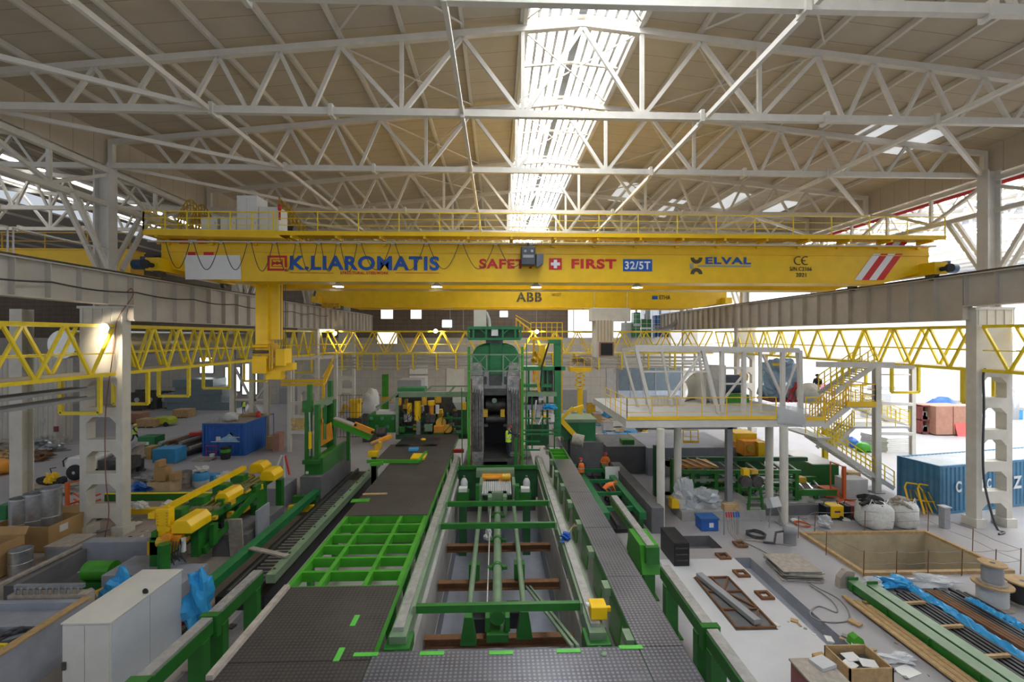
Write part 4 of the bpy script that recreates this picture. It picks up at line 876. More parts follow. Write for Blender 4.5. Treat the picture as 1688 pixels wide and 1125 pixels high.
# front guard panel with crosses
z0, z1 = zat(612, MY - .3), zat(585, MY - .3); xa, xb = xat(778, MY - .3), xat(856, MY - .3); q = MB(); y = MY - .3
for z in (z0, z1): q.beam((xa - .2, y, z), (xb + .2, y, z), .07)
xs = [xa, xa + (xb - xa) * .31, xa + (xb - xa) * .66, xb]
for x in xs: q.beam((x, y, z0), (x, y, z1), .07)
for a_, b_ in ((xs[0], xs[1]), (xs[2], xs[3])): q.beam((a_, y, z0), (b_, y, z1), .045); q.beam((a_, y, z1), (b_, y, z0), .045)
q.build('guard_panel', M['green_pale'], t)
for u in (773, 861):
    MB().beam(at(u, 772, Y=MY - .2), at(u, 572, Y=MY - .2), .14).build('corner_post', M['green_bright'], t); MB().beam(at(u - 3 if u > 800 else u + 4, 770, Y=MY - .25), at(u - 3 if u > 800 else u + 4, 625, Y=MY - .25), .07).build('oil_pipe', M['rust'], t)
q = MB(); px(q, 848, 722, 853, 770, MY - .75, .06); q.build('gate_post', M['green'], t)
for v in (725, 750): MB().beam(at(840, v, Y=MY - .5), at(866, v, Y=MY - .5), .04).build('gate_rail', M['green'], t)
for p_ in (((761, 640), (762, 772)), ((868, 560), (868, 770))): MB().beam(at(*p_[0], Y=MY + .2), at(*p_[1], Y=MY + .2), .05).build('ladder_pipe', M['green'], t)
# base beam carrying the mill floor
tag(MB().box(-2.1, 24.3, 1.0, 2.15, 24.5, 2.54).build('sill_girder', M['green_dark']), 'dark green girder under the front edge of the mill floor', 'girder')
struct(MB().box(-2.0, 25.02, 0, 2.1, 31, 2.2).build('wall_mill_base', M['concrete_dark']))
# service frame beside the mill
t = thing('service_scaffold', 'green steel service frame standing beside the mill, narrow walkway leading to it', 'frame', (3, 28, 0)); g = M['green_mill']; Y = 27.5
P(914, 562, 925, 720, Y, .4, 'main_post', g, t); P(905, 560, 925, 567, Y - .1, .6, 'head_bracket', g, t)
P(862, 605, 932, 611, Y, 1.6, 'upper_deck', g, t); P(862, 648, 918, 654, Y - .4, 1.8, 'middle_deck', M['green_pale'], t); P(862, 634, 910, 639, Y, 1.2, 'deck_beam', g, t)
for u in (870, 893, 901): P(u, 605, u + 3, 720, Y + .2, .2, 'post', g, t)
q = MB(); q.beam(at(905, 565, Y=Y), at(893, 605, Y=Y), .1); q.beam(at(893, 605, Y=Y), at(890, 648, Y=Y), .08); q.build('hose_arm', M['black'], t)
P(888, 570, 899, 606, Y + .5, .5, 'yellow_crane_arm', 'yellow', t); q = MB(); q.blob(at(885, 592, Y=Y), .25, .2, .4, 3, .3); q.build('hose_reel', M['yellow_dark'], t); P(880, 611, 888, 618, Y, .4, 'bracket', 'orange', t); q = MB(); q.beam(at(885, 612, Y=Y), at(889, 648, Y=Y), .16); q.build('strut', M['yellow_dark'], t)
P(898, 610, 912, 650, Y + .5, .8, 'control_box', M['dark_steel'], t, .02); P(872, 656, 888, 670, Y - .2, .6, 'dark_tank', 'black', t, .05); P(888, 652, 896, 660, Y - .2, .4, 'junction_box', 'white', t)
P(864, 668, 916, 676, Y - .3, 1.2, 'cable_deck', 'grey_paint', t); P(908, 684, 914, 696, Y - .5, .1, 'notice_plate', 'white', t)
q = MB(); q.blob(at(906, 672, Y=Y - .5), .35, .3, .18, 8, .3); q.build('blue_sheet', M['plastic_blue'], t)
for v in (690, 710, 716, 728, 742): MB().beam(at(862, v, Y=Y - .4), at(920 if v < 720 else 890, v, Y=Y - .4), .09).build('brace', g, t)
P(868, 700, 905, 735, Y + .3, .8, 'pump_unit', 'green_dark', t, .03); P(884, 676, 890, 700, Y - .2, .3, 'valve_stack', 'grey_light', t)
for u in (866, 876, 913): P(u, 652, u + 2, 740, Y - .3, .1, 'stanchion', 'green', t)
q = MB(); q.tube([at(884, 660, Y=Y - .6), at(880, 690, Y=Y - .7), at(888, 700, Y=Y - .6), at(894, 686, Y=Y - .6)], .05, 6); q.build('hose', M['steel_white'], t)
# ---------------------------------------------------------------- coiler machine at the end of the long walkway
t = thing('coiler', 'green coiler machine with yellow cylinders at the end of the long brown walkway', 'machine', (-5, 31, 0)); g = M['green_mill']; Y = 31.2
P(652, 647, 772, 655, Y, .4, 'front_beam', M['green_pale'], t); P(652, 650, 657, 717, Y, .3, 'post', M['green_pale'], t); P(760, 655, 770, 717, Y, .3, 'post', M['green'], t)
q = MB(); q.beam(at(697, 648, Y=Y), at(712, 637, Y=Y + .3), .1); q.beam(at(712, 637, Y=Y + .3), at(772, 637, Y=Y + .3), .1); q.beam(at(738, 650, Y=Y), at(750, 637, Y=Y + .3), .1); q.beam(at(620, 672, Y=Y), at(655, 650, Y=Y), .14); q.build('top_frame', M['green_pale'], t)
P(655, 640, 700, 650, Y + .5, 1.2, 'upper_case', g, t, .04); P(606, 684, 652, 714, Y + .2, 1.6, 'gearbox', M['green'], t, .06)
q = MB()
for i in range(5): q.cyl(at(612 + i * 9, 690 + (i % 2) * 14, Y=Y + .2), at(612 + i * 9, 690 + (i % 2) * 14, Y=Y + .1), .13, n=10)
q.build('gearbox_bolt', M['green_mill'], t); P(620, 679, 652, 684, Y + .3, 1.0, 'cover_sheet', 'bag_white', t)
for u0, v0, u1, v1, mt, nm in ((683, 662, 694, 693, 'yellow', 'hydraulic_cylinder'), (671, 665, 679, 682, 'yellow', 'hydraulic_cylinder'), (705, 661, 718, 668, 'yellow', 'cylinder_head'), (707, 668, 715, 684, 'orange', 'hydraulic_cylinder'), (695, 655, 704, 668, 'yellow_dark', 'cylinder_mount'), (716, 654, 728, 664, 'yellow_dark', 'cylinder_mount'), (656, 656, 662, 668, 'yellow_dark', 'bracket')):
    a = at((u0 + u1) / 2, v0, Y=Y + .1); b = at((u0 + u1) / 2, v1, Y=Y + .1); MB().cyl(b, a, abs(at(u1, v0, Y=Y).x - at(u0, v0, Y=Y).x) / 2, n=14).build(nm, M[mt], t)
P(666, 684, 677, 696, Y - .1, .5, 'valve_block', 'grey_light', t, .03); P(657, 704, 667, 714, Y, .4, 'pump', 'green', t, .05); P(686, 695, 693, 722, Y - .4, .3, 'column', 'machined', t, .02)
P(700, 684, 717, 698, Y - .1, .6, 'motor', 'dark_steel', t, .08); P(699, 700, 713, 712, Y - .2, .5, 'reducer', M['green_pale'], t, .04); P(715, 703, 731, 714, Y - .4, .5, 'junction_box', 'orange', t, .03); P(714, 714, 731, 720, Y - .4, .6, 'box_base', 'green', t)
q = MB(); q.cyl(at(727, 697, Y=Y), at(727, 697, Y=Y + .6), .35, n=18); q.cyl(at(738, 707, Y=Y), at(738, 707, Y=Y + .4), .3, n=16); q.build('belt_wheel', M['yellow_dark'], t)
q = MB(); q.cyl(at(721, 682, Y=Y - .1), at(721, 668, Y=Y - .1), .13, n=12); q.build('white_filter', M['white'], t)
P(746, 656, 767, 664, Y - .2, .6, 'white_hopper_lid', 'white', t); q = MB(); a = at(747, 664, Y=Y - .2); b = at(766, 664, Y=Y - .2); q.prism([(a.x, a.z), (b.x, b.z), (b.x - .2, b.z - .5), (a.x + .25, a.z - .5)], 'y', Y - .2, Y + .3); q.build('hopper', M['grey_light'], t); P(760, 664, 768, 676, Y - .3, .3, 'yellow_guard', 'yellow', t)
q = MB(); r_ = random.Random(4)
for i in range(22):
    u = r_.uniform(660, 755); v = r_.uniform(664, 700); p0 = at(u, v, Y=Y - .1); q.tube([p0, p0 + V(r_.uniform(-.3, .3), -.1, -.35), p0 + V(r_.uniform(-.4, .4), 0, -.8)], .022, 5)
q.build('hose_bundle', M['dark_steel'], t)
for v in (690, 704, 716): MB().beam(at(656, v, Y=Y + .6), at(770, v, Y=Y + .6), .12).build('base_beam', g, t)
P(652, 716, 772, 724, Y + .2, 1.2, 'base_frame', 'green_dark', t); P(657, 655, 760, 717, Y + 1.6, .1, 'rear_dark_panel', 'dark_steel', t)  # dark panel added across the back of the machine
r_ = random.Random(15)
for i in range(26):
    u = r_.uniform(658, 756); v = r_.uniform(658, 708); P(u, v, u + r_.uniform(3, 10), v + r_.uniform(3, 10), Y + r_.uniform(.6, 1.2), .3, ('valve', 'bracket', 'casting')[i % 3], ('yellow_dark', 'green_mill', 'machined', 'yellow', 'dark_steel', 'grey_light')[i % 6], t, .02)
# sheets and frame on the plate by the coiler
t = thing('rubber_mat', 'dark crumpled mats lying before the coiler', 'mat', at(690, 728, z=ZW), None); a = at(652, 736, z=ZW); b = at(728, 722, z=ZW)
MB().sheet(lambda i, j: (a.x + (b.x - a.x) * i, a.y + (b.y - a.y) * j, ZW + .05 + .05 * math.sin(9 * i) * math.cos(5 * j)), 14, 8, .03).build('mat_sheet', M['black'], t)
t = thing('pipe_assembly', 'green and yellow pipe frame lying on the wide plate', 'frame', at(690, 757, z=ZW))
for a_, b_ in (((605, 761), (690, 761)), ((690, 761), (703, 746)), ((610, 766), (632, 764))): MB().beam(at(*a_, z=ZW + .12), at(*b_, z=ZW + .12), .14, .16).build('frame_bar', M['green_bright'], t)
a = at(676, 760, z=ZW); MB().box(a.x, a.y, ZW + .01, a.x + .75, a.y + 1.0, ZW + .15).build('yellow_tray', M['yellow'], t, .03)
c = at(682, 743, z=ZW); tag(MB().obox((c.x, c.y, ZW + .07), (.55, .45, .12), .1).build('blue_case', M['blue_light']), 'small blue case lying on the wide walkway plate', 'case')
c = at(698, 728, z=ZW); tag(MB().lathe((c.x, c.y, ZW + .06), [(.0, 0), (.16, .02), (.17, .1), (.05, .14)], 14).build('yellow_float', M['yellow']), 'small yellow round tool on the mats before the coiler', 'tool')
q = MB(); p0 = at(755, 770, z=2.75); tag(MB().box(-3.0, 27.0, 2.7, -2.0, 27.2, 2.9).build('stop_bar', M['red']), 'short red stop bar at the far end of the guide beam', 'bar')
# green press stand on its block
t = thing('press_stand', 'tall green press stand with orange plate on a grey block, behind the walkway', 'machine', (-11, 26, 1)); Y = 26.2; g = M['green']
P(502, 764, 525, 784, Y, 1.2, 'base', g, t, .03); a = at(525, 784, Y=Y); q = MB(); q.box(a.x, Y, a.z, a.x + .25, Y + 4.2, a.z + 1.0); q.box(a.x - .7, Y + 1.2, a.z + .1, a.x, Y + 4.0, a.z + .75); q.build('bed', g, t, .03)
P(502, 666, 511, 766, Y, .35, 'post', g, t); P(506, 635, 512, 690, Y + .05, .3, 'post', g, t); P(518, 668, 525, 764, Y + .1, .35, 'post', g, t)
P(539, 660, 550, 746, Y + 4.0, .5, 'post', g, t); P(540, 628, 546, 662, Y + 4.0, .4, 'post', g, t); P(528, 666, 538, 738, Y + 3.6, .12, 'post', g, t)
q = MB(); q.beam(at(508, 676, Y=Y + .1), at(545, 659, Y=Y + 4.2), .4, .4); q.build('top_beam', M['green_pale'], t)
P(498, 662, 512, 680, Y - .1, .4, 'bracket', g, t); P(498, 760, 527, 766, Y - .2, 1.0, 'foot_plate', g, t)
q = MB(); Yp = Y + 2.6; pts_ = [(524, 697), (530, 690), (535, 702), (545, 697), (548, 725), (526, 738)]; w_ = [at(*p, Y=Yp) for p in pts_]; q.prism([(p.x, p.z) for p in w_], 'y', Yp, Yp + .15); q.build('orange_plate', M['orange'], t)
P(524, 672, 530, 700, Yp, .15, 'orange_arm', 'yellow_dark', t)
q = MB(); q.cyl(at(511, 740, Y=Y - .1), at(511, 712, Y=Y - .1), .09, n=10); q.build('hydraulic_cylinder', M['yellow'], t); q = MB(); q.cyl(at(511, 712, Y=Y - .1), at(510, 680, Y=Y - .1), .05, n=8); q.cyl(at(511, 752, Y=Y - .1), at(511, 740, Y=Y - .1), .05, n=8); q.build('piston_rod', M['galv'], t)
for u in (521, 533, 536): P(u, 668, u + 1.5, 725, Y + 2.2, .06, 'guide_rail', M['green_mill'], t)
P(504, 778, 508, 782, Y - .06, .05, 'plate', 'white', t)
a = at(497, 786, Y=26); struct(MB().box(a.x, 25.8, 0, a.x + 1.15, 31, a.z + .02).build('wall_press_block', M['concrete_dark']))
# conveyor arm toward the coiler
t = thing('feed_conveyor', 'green feed arm with orange end sloping from the press stand to the coiler', 'machine', (-8, 29.5, 0)); Y = 29.6
q = MB(); q.beam(at(552, 694, Y=Y), at(612, 720, Y=Y), .6, .42); q.build('arm', M['green_bright'], t); q = MB(); q.beam(at(552, 689, Y=Y), at(602, 708, Y=Y), .62, .08); q.build('belt', M['wood_grey'], t)
q = MB(); q.beam(at(584, 700, Y=Y - .35), at(616, 713, Y=Y - .35), .14, .34); q.build('orange_cheek', M['orange'], t); q = MB()
for u, v in ((586, 701), (614, 713)): c = at(u, v, Y=Y - .43); q.cyl(c, c + V(0, -.04, 0), .09, n=10)
q.build('pivot_pin', M['black'], t); P(571, 712, 576, 760, Y - .1, .2, 'leg', M['green'], t); q = MB(); q.cyl(at(622, 713, Y=Y), at(636, 713, Y=Y), .32, n=16); q.build('snub_roll', M['dark_steel'], t)
t = thing('clamp_unit', 'orange and yellow clamp unit at the walkway edge below the feed arm', 'machine', at(620, 740, Y=28)); Y = 27.6
q = MB(); q.beam(at(612, 733, Y=Y), at(645, 719, Y=Y + .8), .3, .22); q.build('arm', M['orange'], t, .03); P(606, 745, 622, 754, Y - .6, .5, 'foot', 'yellow', t, .03); P(617, 730, 628, 742, Y - .2, .3, 'jaw', 'yellow_dark', t, .03); q = MB(); q.cyl(at(612, 733, Y=Y - .2), at(624, 728, Y=Y - .2), .08, n=8); q.build('cylinder', M['machined'], t); P(612, 750, 620, 800, 27.2, .3, 'leg', 'green', t); c = at(616, 760, Y=27.2); MB().box(c.x - .15, 27.2, 0, c.x + .15, 27.5, c.z).build('leg', M['green'], t)
# ---------------------------------------------------------------- channel rails with chain (open side)
t = thing('chain_channel', 'dark channel with green rails and a rack chain, running past the press stand', 'conveyor', (-9, 17, 0)); 
for x, z, w, mt in ((-7.95, 1.25, .32, 'green_pale'), (-10.1, 1.05, .4, 'green_mill')):
    MB().box(x - w / 2, 16.2, z - .3, x + w / 2, 31, z).build('side_rail', M[mt], t)
MB().box(-9.85, 16.2, .02, -8.15, 31, .5).build('trough', M['black'], t)
for x in (-8.5, -9.4): MB().box(x - .06, 16.2, .5, x + .06, 31, .72).build('inner_rail', M['dark_steel'], t)
for i in range(44): MB().box(-9.25, 16.4 + i * .28, .62, -8.62, 16.5 + i * .28, .68).build('chain_bar', M['machined'] if i > 1 else M['galv'], t)
for i in range(12): MB().cyl((-8.0, 16.6 + i * 1.2, 1.25), (-8.0, 16.6 + i * 1.2, 1.28), .05, n=8).build('bolt', M['dark_steel'], t)
tag(MB().beam((-9.9, 18.6, 1.1), (-7.9, 17.4, 1.32), .22, .06).build('plank', M['wood_grey']), 'grey plank lying across the chain channel', 'plank')
# coil saddle beams on green posts, both sides of the line
def saddle(p0, p1, label, posts, z=1.95, mat='machined'):
    a, b = Vector((*p0, z)), Vector((*p1, z)); t = thing('saddle_beam', label, 'beam', (a.x, a.y, 0), 'green saddle beams')
    MB().beam(a + V(0, 0, -.17), b + V(0, 0, -.17), .34, .34).build('beam', M['green'], t); MB().beam(a + V(0, 0, .04), b + V(0, 0, .04), .29, .08).build('top_rail', M['rail_grey'], t)
    for f in posts:
        p = a + (b - a) * f; MB().box(p.x - .2, p.y - .14, .0, p.x + .2, p.y + .14, z - .34).build('post', M['green'], t); MB().box(p.x - .32, p.y - .26, 0, p.x + .32, p.y + .26, .05).build('foot_plate', M['green'], t)
    MB().box(a.x - .24, a.y - .22, z - .5, a.x + .24, a.y - .02, z + .1).build('end_plate', M['green'], t)
    return t
saddle((-7.9, 10.4), (-7.8, 12.5), 'green saddle beam lowest in view, beside the white electrical cabinet', (.1, .85)); saddle((-7.8, 12.75), (-7.75, 15.0), 'green saddle beam beyond the cabinet, before the chain channel', (.1, .85))
saddle((5.55, 9.3), (5.55, 11.6), 'green saddle beam lowest in view, on the square pit side', (.1, .9)); saddle((5.55, 11.85), (5.55, 14.9), 'green saddle beam beside the open floor hatch on the square pit side', (.1, .85)); 
t = saddle((5.55, 16.3), (5.55, 21.5), 'green saddle beam near the black ventilated box', (.05, .4)); 
MB().prism([(16.2, 1.0), (18.2, 1.0), (17.9, 1.97), (16.5, 1.97)], 'x', 5.2, 5.9).build('saddle_block', M['green_bright'], t, .02)
# right side channel rails
t = thing('chain_channel', 'green rail channel where the orange clad workers stand', 'conveyor', (6, 22, 0))
for x, z in ((5.3, 1.0), (7.1, 1.0)): MB().box(x - .17, 22, z - .35, x + .17, 33, z).build('side_rail', M['green_mill'], t); 
for x in (5.3, 7.1):
    for i in range(6): MB().box(x - .12, 22.3 + i * 2, 0, x + .12, 22.6 + i * 2, .65).build('leg', M['green'], t)
MB().box(5.5, 22, .02, 6.9, 33, .2).build('trough', M['black'], t)
for i in range(5): MB().box(5.47, 23 + i * 2.2, .7, 6.93, 23.15 + i * 2.2, .9).build('cross_bar', M['green_mill'], t)
for x in (5.9, 6.4): MB().box(x - .07, 22, .2, x + .07, 33, .4).build('inner_rail', M['dark_steel'], t)
struct(MB().box(7.5, 21.9, 0, 8.1, 30, 1.25).build('wall_channel', M['concrete_dark']))
# black strip on the floor paints the dark of the cable slot along the narrow walkway
struct(MB().box(4.15, 7, 0.0, 5.0, 21.5, .012).build('floor_slot_shade', M['black']))
q = MB(); r_ = random.Random(2)
for k in range(5): q.tube([(4.25 + k * .16 + .05 * math.sin(i * .7 + k), 7 + i * .8, .05 + .03 * (k % 2)) for i in range(18)], .035, 5)
tag(q.build('cable_run', M['cable'], None), 'run of dark cables along the floor under the narrow walkway edge', 'cable')['kind'] = 'stuff'
# ================================================================ PIT SIDE OF THE HALL
def G(u, v, z=0.0): return at(u, v, z=z)
def boxthing(name, label, cat, u0, u1, vb, h, d, mat, grp=None, bev=.015, z=0, rz=0):
    """a box standing on height z: its front bottom edge spans pixels u0..u1 at row vb"""
    a, b = G(u0, vb, z), G(u1, vb, z); w = abs(b.x - a.x)
    return tag(MB().obox(((a.x + b.x) / 2, a.y + d / 2, z + h / 2), (w, d, h), rz).build(name, M[mat], None, bev), label, cat, grp)
# platform on round columns
PY = 22.9; t = thing('mezzanine', 'white steel mezzanine platform with yellow railing on round columns', 'platform', (10, PY, 0)); ZP = 5.38
xa, xb, xc = xat(1033, PY), xat(1278, PY), xat(1358, PY)
MB().box(xa, PY, ZP - .05, xc, PY + 8, ZP).build('deck', M['grey_light'], t); MB().box(xa - .05, PY - .05, ZP - .42, xc, PY + .1, ZP - .06).build('edge_beam', M['steel_white'], t); MB().box(xa - .05, PY + 7.9, ZP - .42, xc, PY + 8.05, ZP - .06).build('edge_beam', M['steel_white'], t)
for x in (xa, (xa + xb) / 2, xb, xc - .1): MB().box(x, PY + .1, ZP - .4, x + .12, PY + 7.9, ZP - .06).build('deck_beam', M['steel_white'], t)
MB().box(xa, PY - .08, ZP - .02, xb, PY - .05, ZP + .16).build('toe_board', M['yellow'], t); MB().box(xat(1327, PY), PY - .08, ZP - .1, xc, PY - .05, ZP + .1).build('toe_board', M['yellow'], t)
railing(t, [(xa, PY + 4.5, ZP), (xa, PY - .06, ZP), (xb, PY - .06, ZP)], M['yellow'], 1.1, 1.25, .02, 2); railing(t, [(xat(1327, PY), PY - .06, ZP - .05), (xc, PY - .06, ZP - .05)], M['yellow'], 1.15, .8, .022, 3)
q = MB(); q.sheet(lambda i, j: (xb + .05 + (xat(1328, PY) - xb - .1) * i, PY - .1 - .03 * math.sin(9 * i), ZP - .25 - .2 * i + 1.0 * j), 12, 6, .01); q.build('hanging_sheet', M['plastic_clear'], t)
for u, v, lb in ((1089, 870, 0), (1292, 864, 0), (1117, 845, 1), (1268, 846, 0)):
    c = G(u, v); q = MB(); q.cyl((c.x, c.y, 0), (c.x, c.y, ZP - .42), .2, n=18); q.build('column', M['col_cream'], t); MB().box(c.x - .3, c.y - .3, 0, c.x + .3, c.y + .3, .04).build('base_plate', M['grey_paint'], t)
P(1199, 703, 1208, 842, 24.6, .3, 'column', 'grey_paint', t); P(1070, 703, 1215, 708, 24.6, .2, 'edge_beam', 'grey_paint', t)
# canopy frame on the platform
t = thing('steel_canopy', 'white slanted steel frame standing on the mezzanine platform', 'frame', (10, 24, ZP)); m = M['steel_white']; Y = 24.4
def fb(u0, v0, u1, v1, w=.16, Y0=Y, Y1=None, nm='frame_bar'): MB().beam(at(u0, v0, Y=Y0), at(u1, v1, Y=Y0 if Y1 is None else Y1), w).build(nm, m, t)
fb(1046, 573, 1316, 578, .26, nm='top_beam'); fb(1027, 577, 1240, 580, .18, Y + 2.6, nm='top_beam'); fb(1048, 574, 1027, 577, .16, Y, Y + 2.6)
for u0, u1, v1 in ((1049, 1076, 690), (1158, 1186, 690)): fb(u0, 577, u1, v1, .18)
for u0, u1, v1 in ((1027, 1052, 672), (1091, 1108, 670), (1152, 1162, 668)): fb(u0, 580, u1, v1, .13, Y + 2.6)
for u in (1190, 1226, 1253, 1290): fb(u, 578, u, 690 if u != 1253 else 680, .2 if u != 1253 else .14)
fb(1318, 578, 1320, 690, .2); fb(1155, 585, 1103, 660, .13); fb(1258, 585, 1289, 655, .12); fb(1313, 582, 1320, 660, .1, Y + 1)
fb(1058, 613, 1168, 613, .09); fb(1193, 633, 1222, 633, .09); fb(1222, 622, 1196, 655, .1); fb(1192, 607, 1226, 607, .12); fb(1292, 655, 1312, 600, .09)
# goods stored on the platform
t = thing('sheet_roll', 'pale corrugated sheets rolled up on the mezzanine, under the canopy frame', 'sheet', at(1148, 655, Y=28)); 
q = MB(); c0, c1 = at(1128, 640, Y=29), at(1160, 606, Y=29)
q.sheet(lambda i, j: (c0.x + 1.6 * i + .25 * math.sin(3 * j), 29 + .8 * math.sin(2.5 * i), ZP + .02 + 2.1 * j * (.6 + .4 * i) + .02 * math.sin(60 * i)), 40, 8, .03); q.build('sheet', M['col_cream'], t)
q = MB(); q.sheet(lambda i, j: (c1.x - .2 + 1.2 * i, 28.2 + .35 * math.sin(6 * i), ZP + .02 + 2.4 * j), 14, 6, .02); q.build('plastic_cover', M['bag_white'], t)
t = thing('sheet_stack', 'low pile of pale corrugated sheets on the mezzanine deck', 'sheet', at(1090, 655, Y=28)); a = at(1068, 660, Y=27.5); q = MB()
for k in range(4): q.wave_wall((a.x, 27.5 + k * .15), (a.x + 2.1, 27.6 + k * .15), ZP + .02, ZP + .55, .2, .05)
q.build('sheet', M['steel_white'], t)
t = thing('wrapped_tank', 'big tank wrapped in bluish film, behind the canopy frame', 'tank', at(1284, 650, Y=29.5)); c = at(1284, 622, Y=29.5)
MB().blob((c.x, 29.5, ZP + 1.3), 1.05, .9, 1.3, 3, .2, 18, 12, -.98, .7).build('wrap', paint('tank_film', (.30, .42, .55), .25, .1), t); MB().box(c.x - 1.0, 28.6, ZP, c.x + .7, 30.3, ZP + .15).build('skid', M['maroon'], t); MB().box(c.x - 1.0, 28.5, ZP + 2.35, c.x - .3, 28.6, ZP + 2.5).build('yellow_band', M['yellow'], t)
t = thing('dark_machine', 'dark cylindrical machine with a yellow cap on a green base, under the canopy frame', 'machine', at(1208, 650, Y=29)); c = at(1208, 625, Y=29)
MB().cyl((c.x - .7, 29, ZP + 1.15), (c.x + .5, 29, ZP + 1.15), .6, n=18).build('barrel', paint('slate', (.05, .07, .11), .4), t); MB().blob((c.x + .6, 28.8, ZP + 1.6), .28, .28, .4, 2, .05).build('cap', M['yellow'], t); MB().box(c.x - .8, 28.5, ZP, c.x + .8, 29.5, ZP + .5).build('base', M['green_bright'], t)
t = thing('white_bag', 'big white bag on the mezzanine beside the stairs', 'bag', at(1336, 660, Y=28)); c = at(1334, 655, Y=28); MB().blob((c.x, 28, ZP + .6), .75, .7, .65, 9, .12, 16, 9, -.9).build('sack', M['bag_white'], t)
t = thing('red_pipework', 'red pipe fittings on the mezzanine beside the wrapped tank', 'pipe', at(1308, 650, Y=28.5)); q = MB(); c = at(1306, 650, Y=28.5)
for k in range(3): q.tube([(c.x - .3 + .25 * k, 28.5, ZP), (c.x - .1 + .2 * k, 28.5, ZP + .8), (c.x + .3, 28.6, ZP + 1.0 + .15 * k)], .06, 8)
q.build('pipe', M['red'], t)
# stairs
def flight(t, p0, p1, w, n, m, rail=True, rm=None):
    p0, p1 = Vector(p0), Vector(p1); d = p1 - p0
    for s in (0, w): MB().beam(p0 + V(0, s, 0), p1 + V(0, s, 0), .06, .26).build('stringer', m, t)
    for i in range(n): p = p0 + d * ((i + .5) / n); MB().box(p.x - .14, p.y, p.z, p.x + .14, p.y + w, p.z + .04).build('tread', M['grey_light'], t)
    if rail:
        for s in (0, w):
            o = V(0, s, 0)
            for h in (1.05, .7, .38): MB().beam(p0 + o + V(0, 0, h), p1 + o + V(0, 0, h), .05 if h > 1 else .035).build('hand_rail', rm or M['yellow'], t)
            for i in range(0, n + 1, max(1, n // 6)): p = p0 + d * (i / n) + o; MB().beam(p, p + V(0, 0, 1.05), .045).build('rail_post', rm or M['yellow'], t)
t = thing('stair_tower', 'white stair tower with yellow railings between mezzanine and blue container', 'stairs', (20, 25, 0)); m = M['steel_white']
flight(t, at(1356, 706, Y=23.6), at(1399, 671, Y=23.6), 1.0, 9, m)
a, b = at(1395, 670, Y=23.5), at(1443, 670, Y=23.5); MB().box(a.x, 23.5, a.z - .1, b.x, 26, a.z).build('landing', M['grey_light'], t); MB().box(a.x, 23.42, a.z - .02, b.x, 23.46, a.z + .25).build('toe_board', M['yellow'], t)
railing(t, [(a.x, 23.5, a.z), (b.x, 23.5, a.z), (b.x, 26, a.z)], M['yellow'], 1.15, .75, .022, 3)
flight(t, at(1370, 652, Y=25.2), at(1441, 604, Y=25.2), 1.0, 14, m, True, M['yellow_pale'])
a, b = at(1347, 601, Y=24.8), at(1472, 602, Y=24.8); MB().beam(a, b, .22, .3).build('top_beam', m, t); MB().beam(at(1440, 603, Y=24.8), at(1505, 606, Y=24.8), .2).build('top_beam', m, t)
for u, v, w in ((1445, 812, .34), (1504, 760, .3)):
    c = G(u, v); MB().ibeam((c.x, c.y, 0), (c.x, c.y, zat(603, c.y)), w, w, .06).build('column', m, t); MB().box(c.x - .3, c.y - .3, 0, c.x + .3, c.y + .3, .05).build('base_plate', M['grey_paint'], t)
q = MB(); q.beam(at(1452, 618, Y=28), at(1500, 618, Y=29), .1); q.beam(at(1450, 665, Y=28), at(1503, 667, Y=29), .2); q.beam(at(1450, 715, Y=28), at(1505, 716, Y=29), .2); q.build('tie_beam', m, t)
c = G(1360, 780); MB().ibeam((c.x, c.y, 0), (c.x, c.y, zat(706, c.y)), .28, .28, .05).build('column', M['yellow_pale'], t)
flight(t, at(1348, 724, Y=27.2), at(1474, 806, Y=27.2), 1.1, 16, m, True, M['yellow_pale'])
flight(t, at(1366, 745, Y=29), at(1408, 704, Y=29), 1.1, 10, m, True, M['yellow_pale'])
a, b = at(1405, 704, Y=28.8), at(1500, 704, Y=28.8); MB().box(a.x, 28.8, a.z - .12, b.x, 30.4, a.z).build('landing', M['grey_light'], t); railing(t, [(a.x, 28.8, a.z), (b.x, 28.8, a.z)], M['yellow_pale'], 1.1, .9, .02, 3)
flight(t, at(1498, 705, Y=30.5), at(1410, 668, Y=30.5), 1.0, 12, m, True, M['yellow_pale'])
a, b = at(1345, 722, Y=27), at(1372, 722, Y=27); MB().box(a.x, 27, a.z - .1, b.x, 30, a.z).build('landing', M['grey_light'], t)
P(1372, 712, 1400, 735, 31, .6, 'louvre_box', 'grey_light', t)
tag(MB().box(xat(1458, 24.8), 24.75, zat(665, 24.8), xat(1466, 24.8), 24.85, zat(655, 24.8)).build('yellow_bracket', M['yellow']), 'small yellow bracket on the stair tower column', 'bracket') if False else None
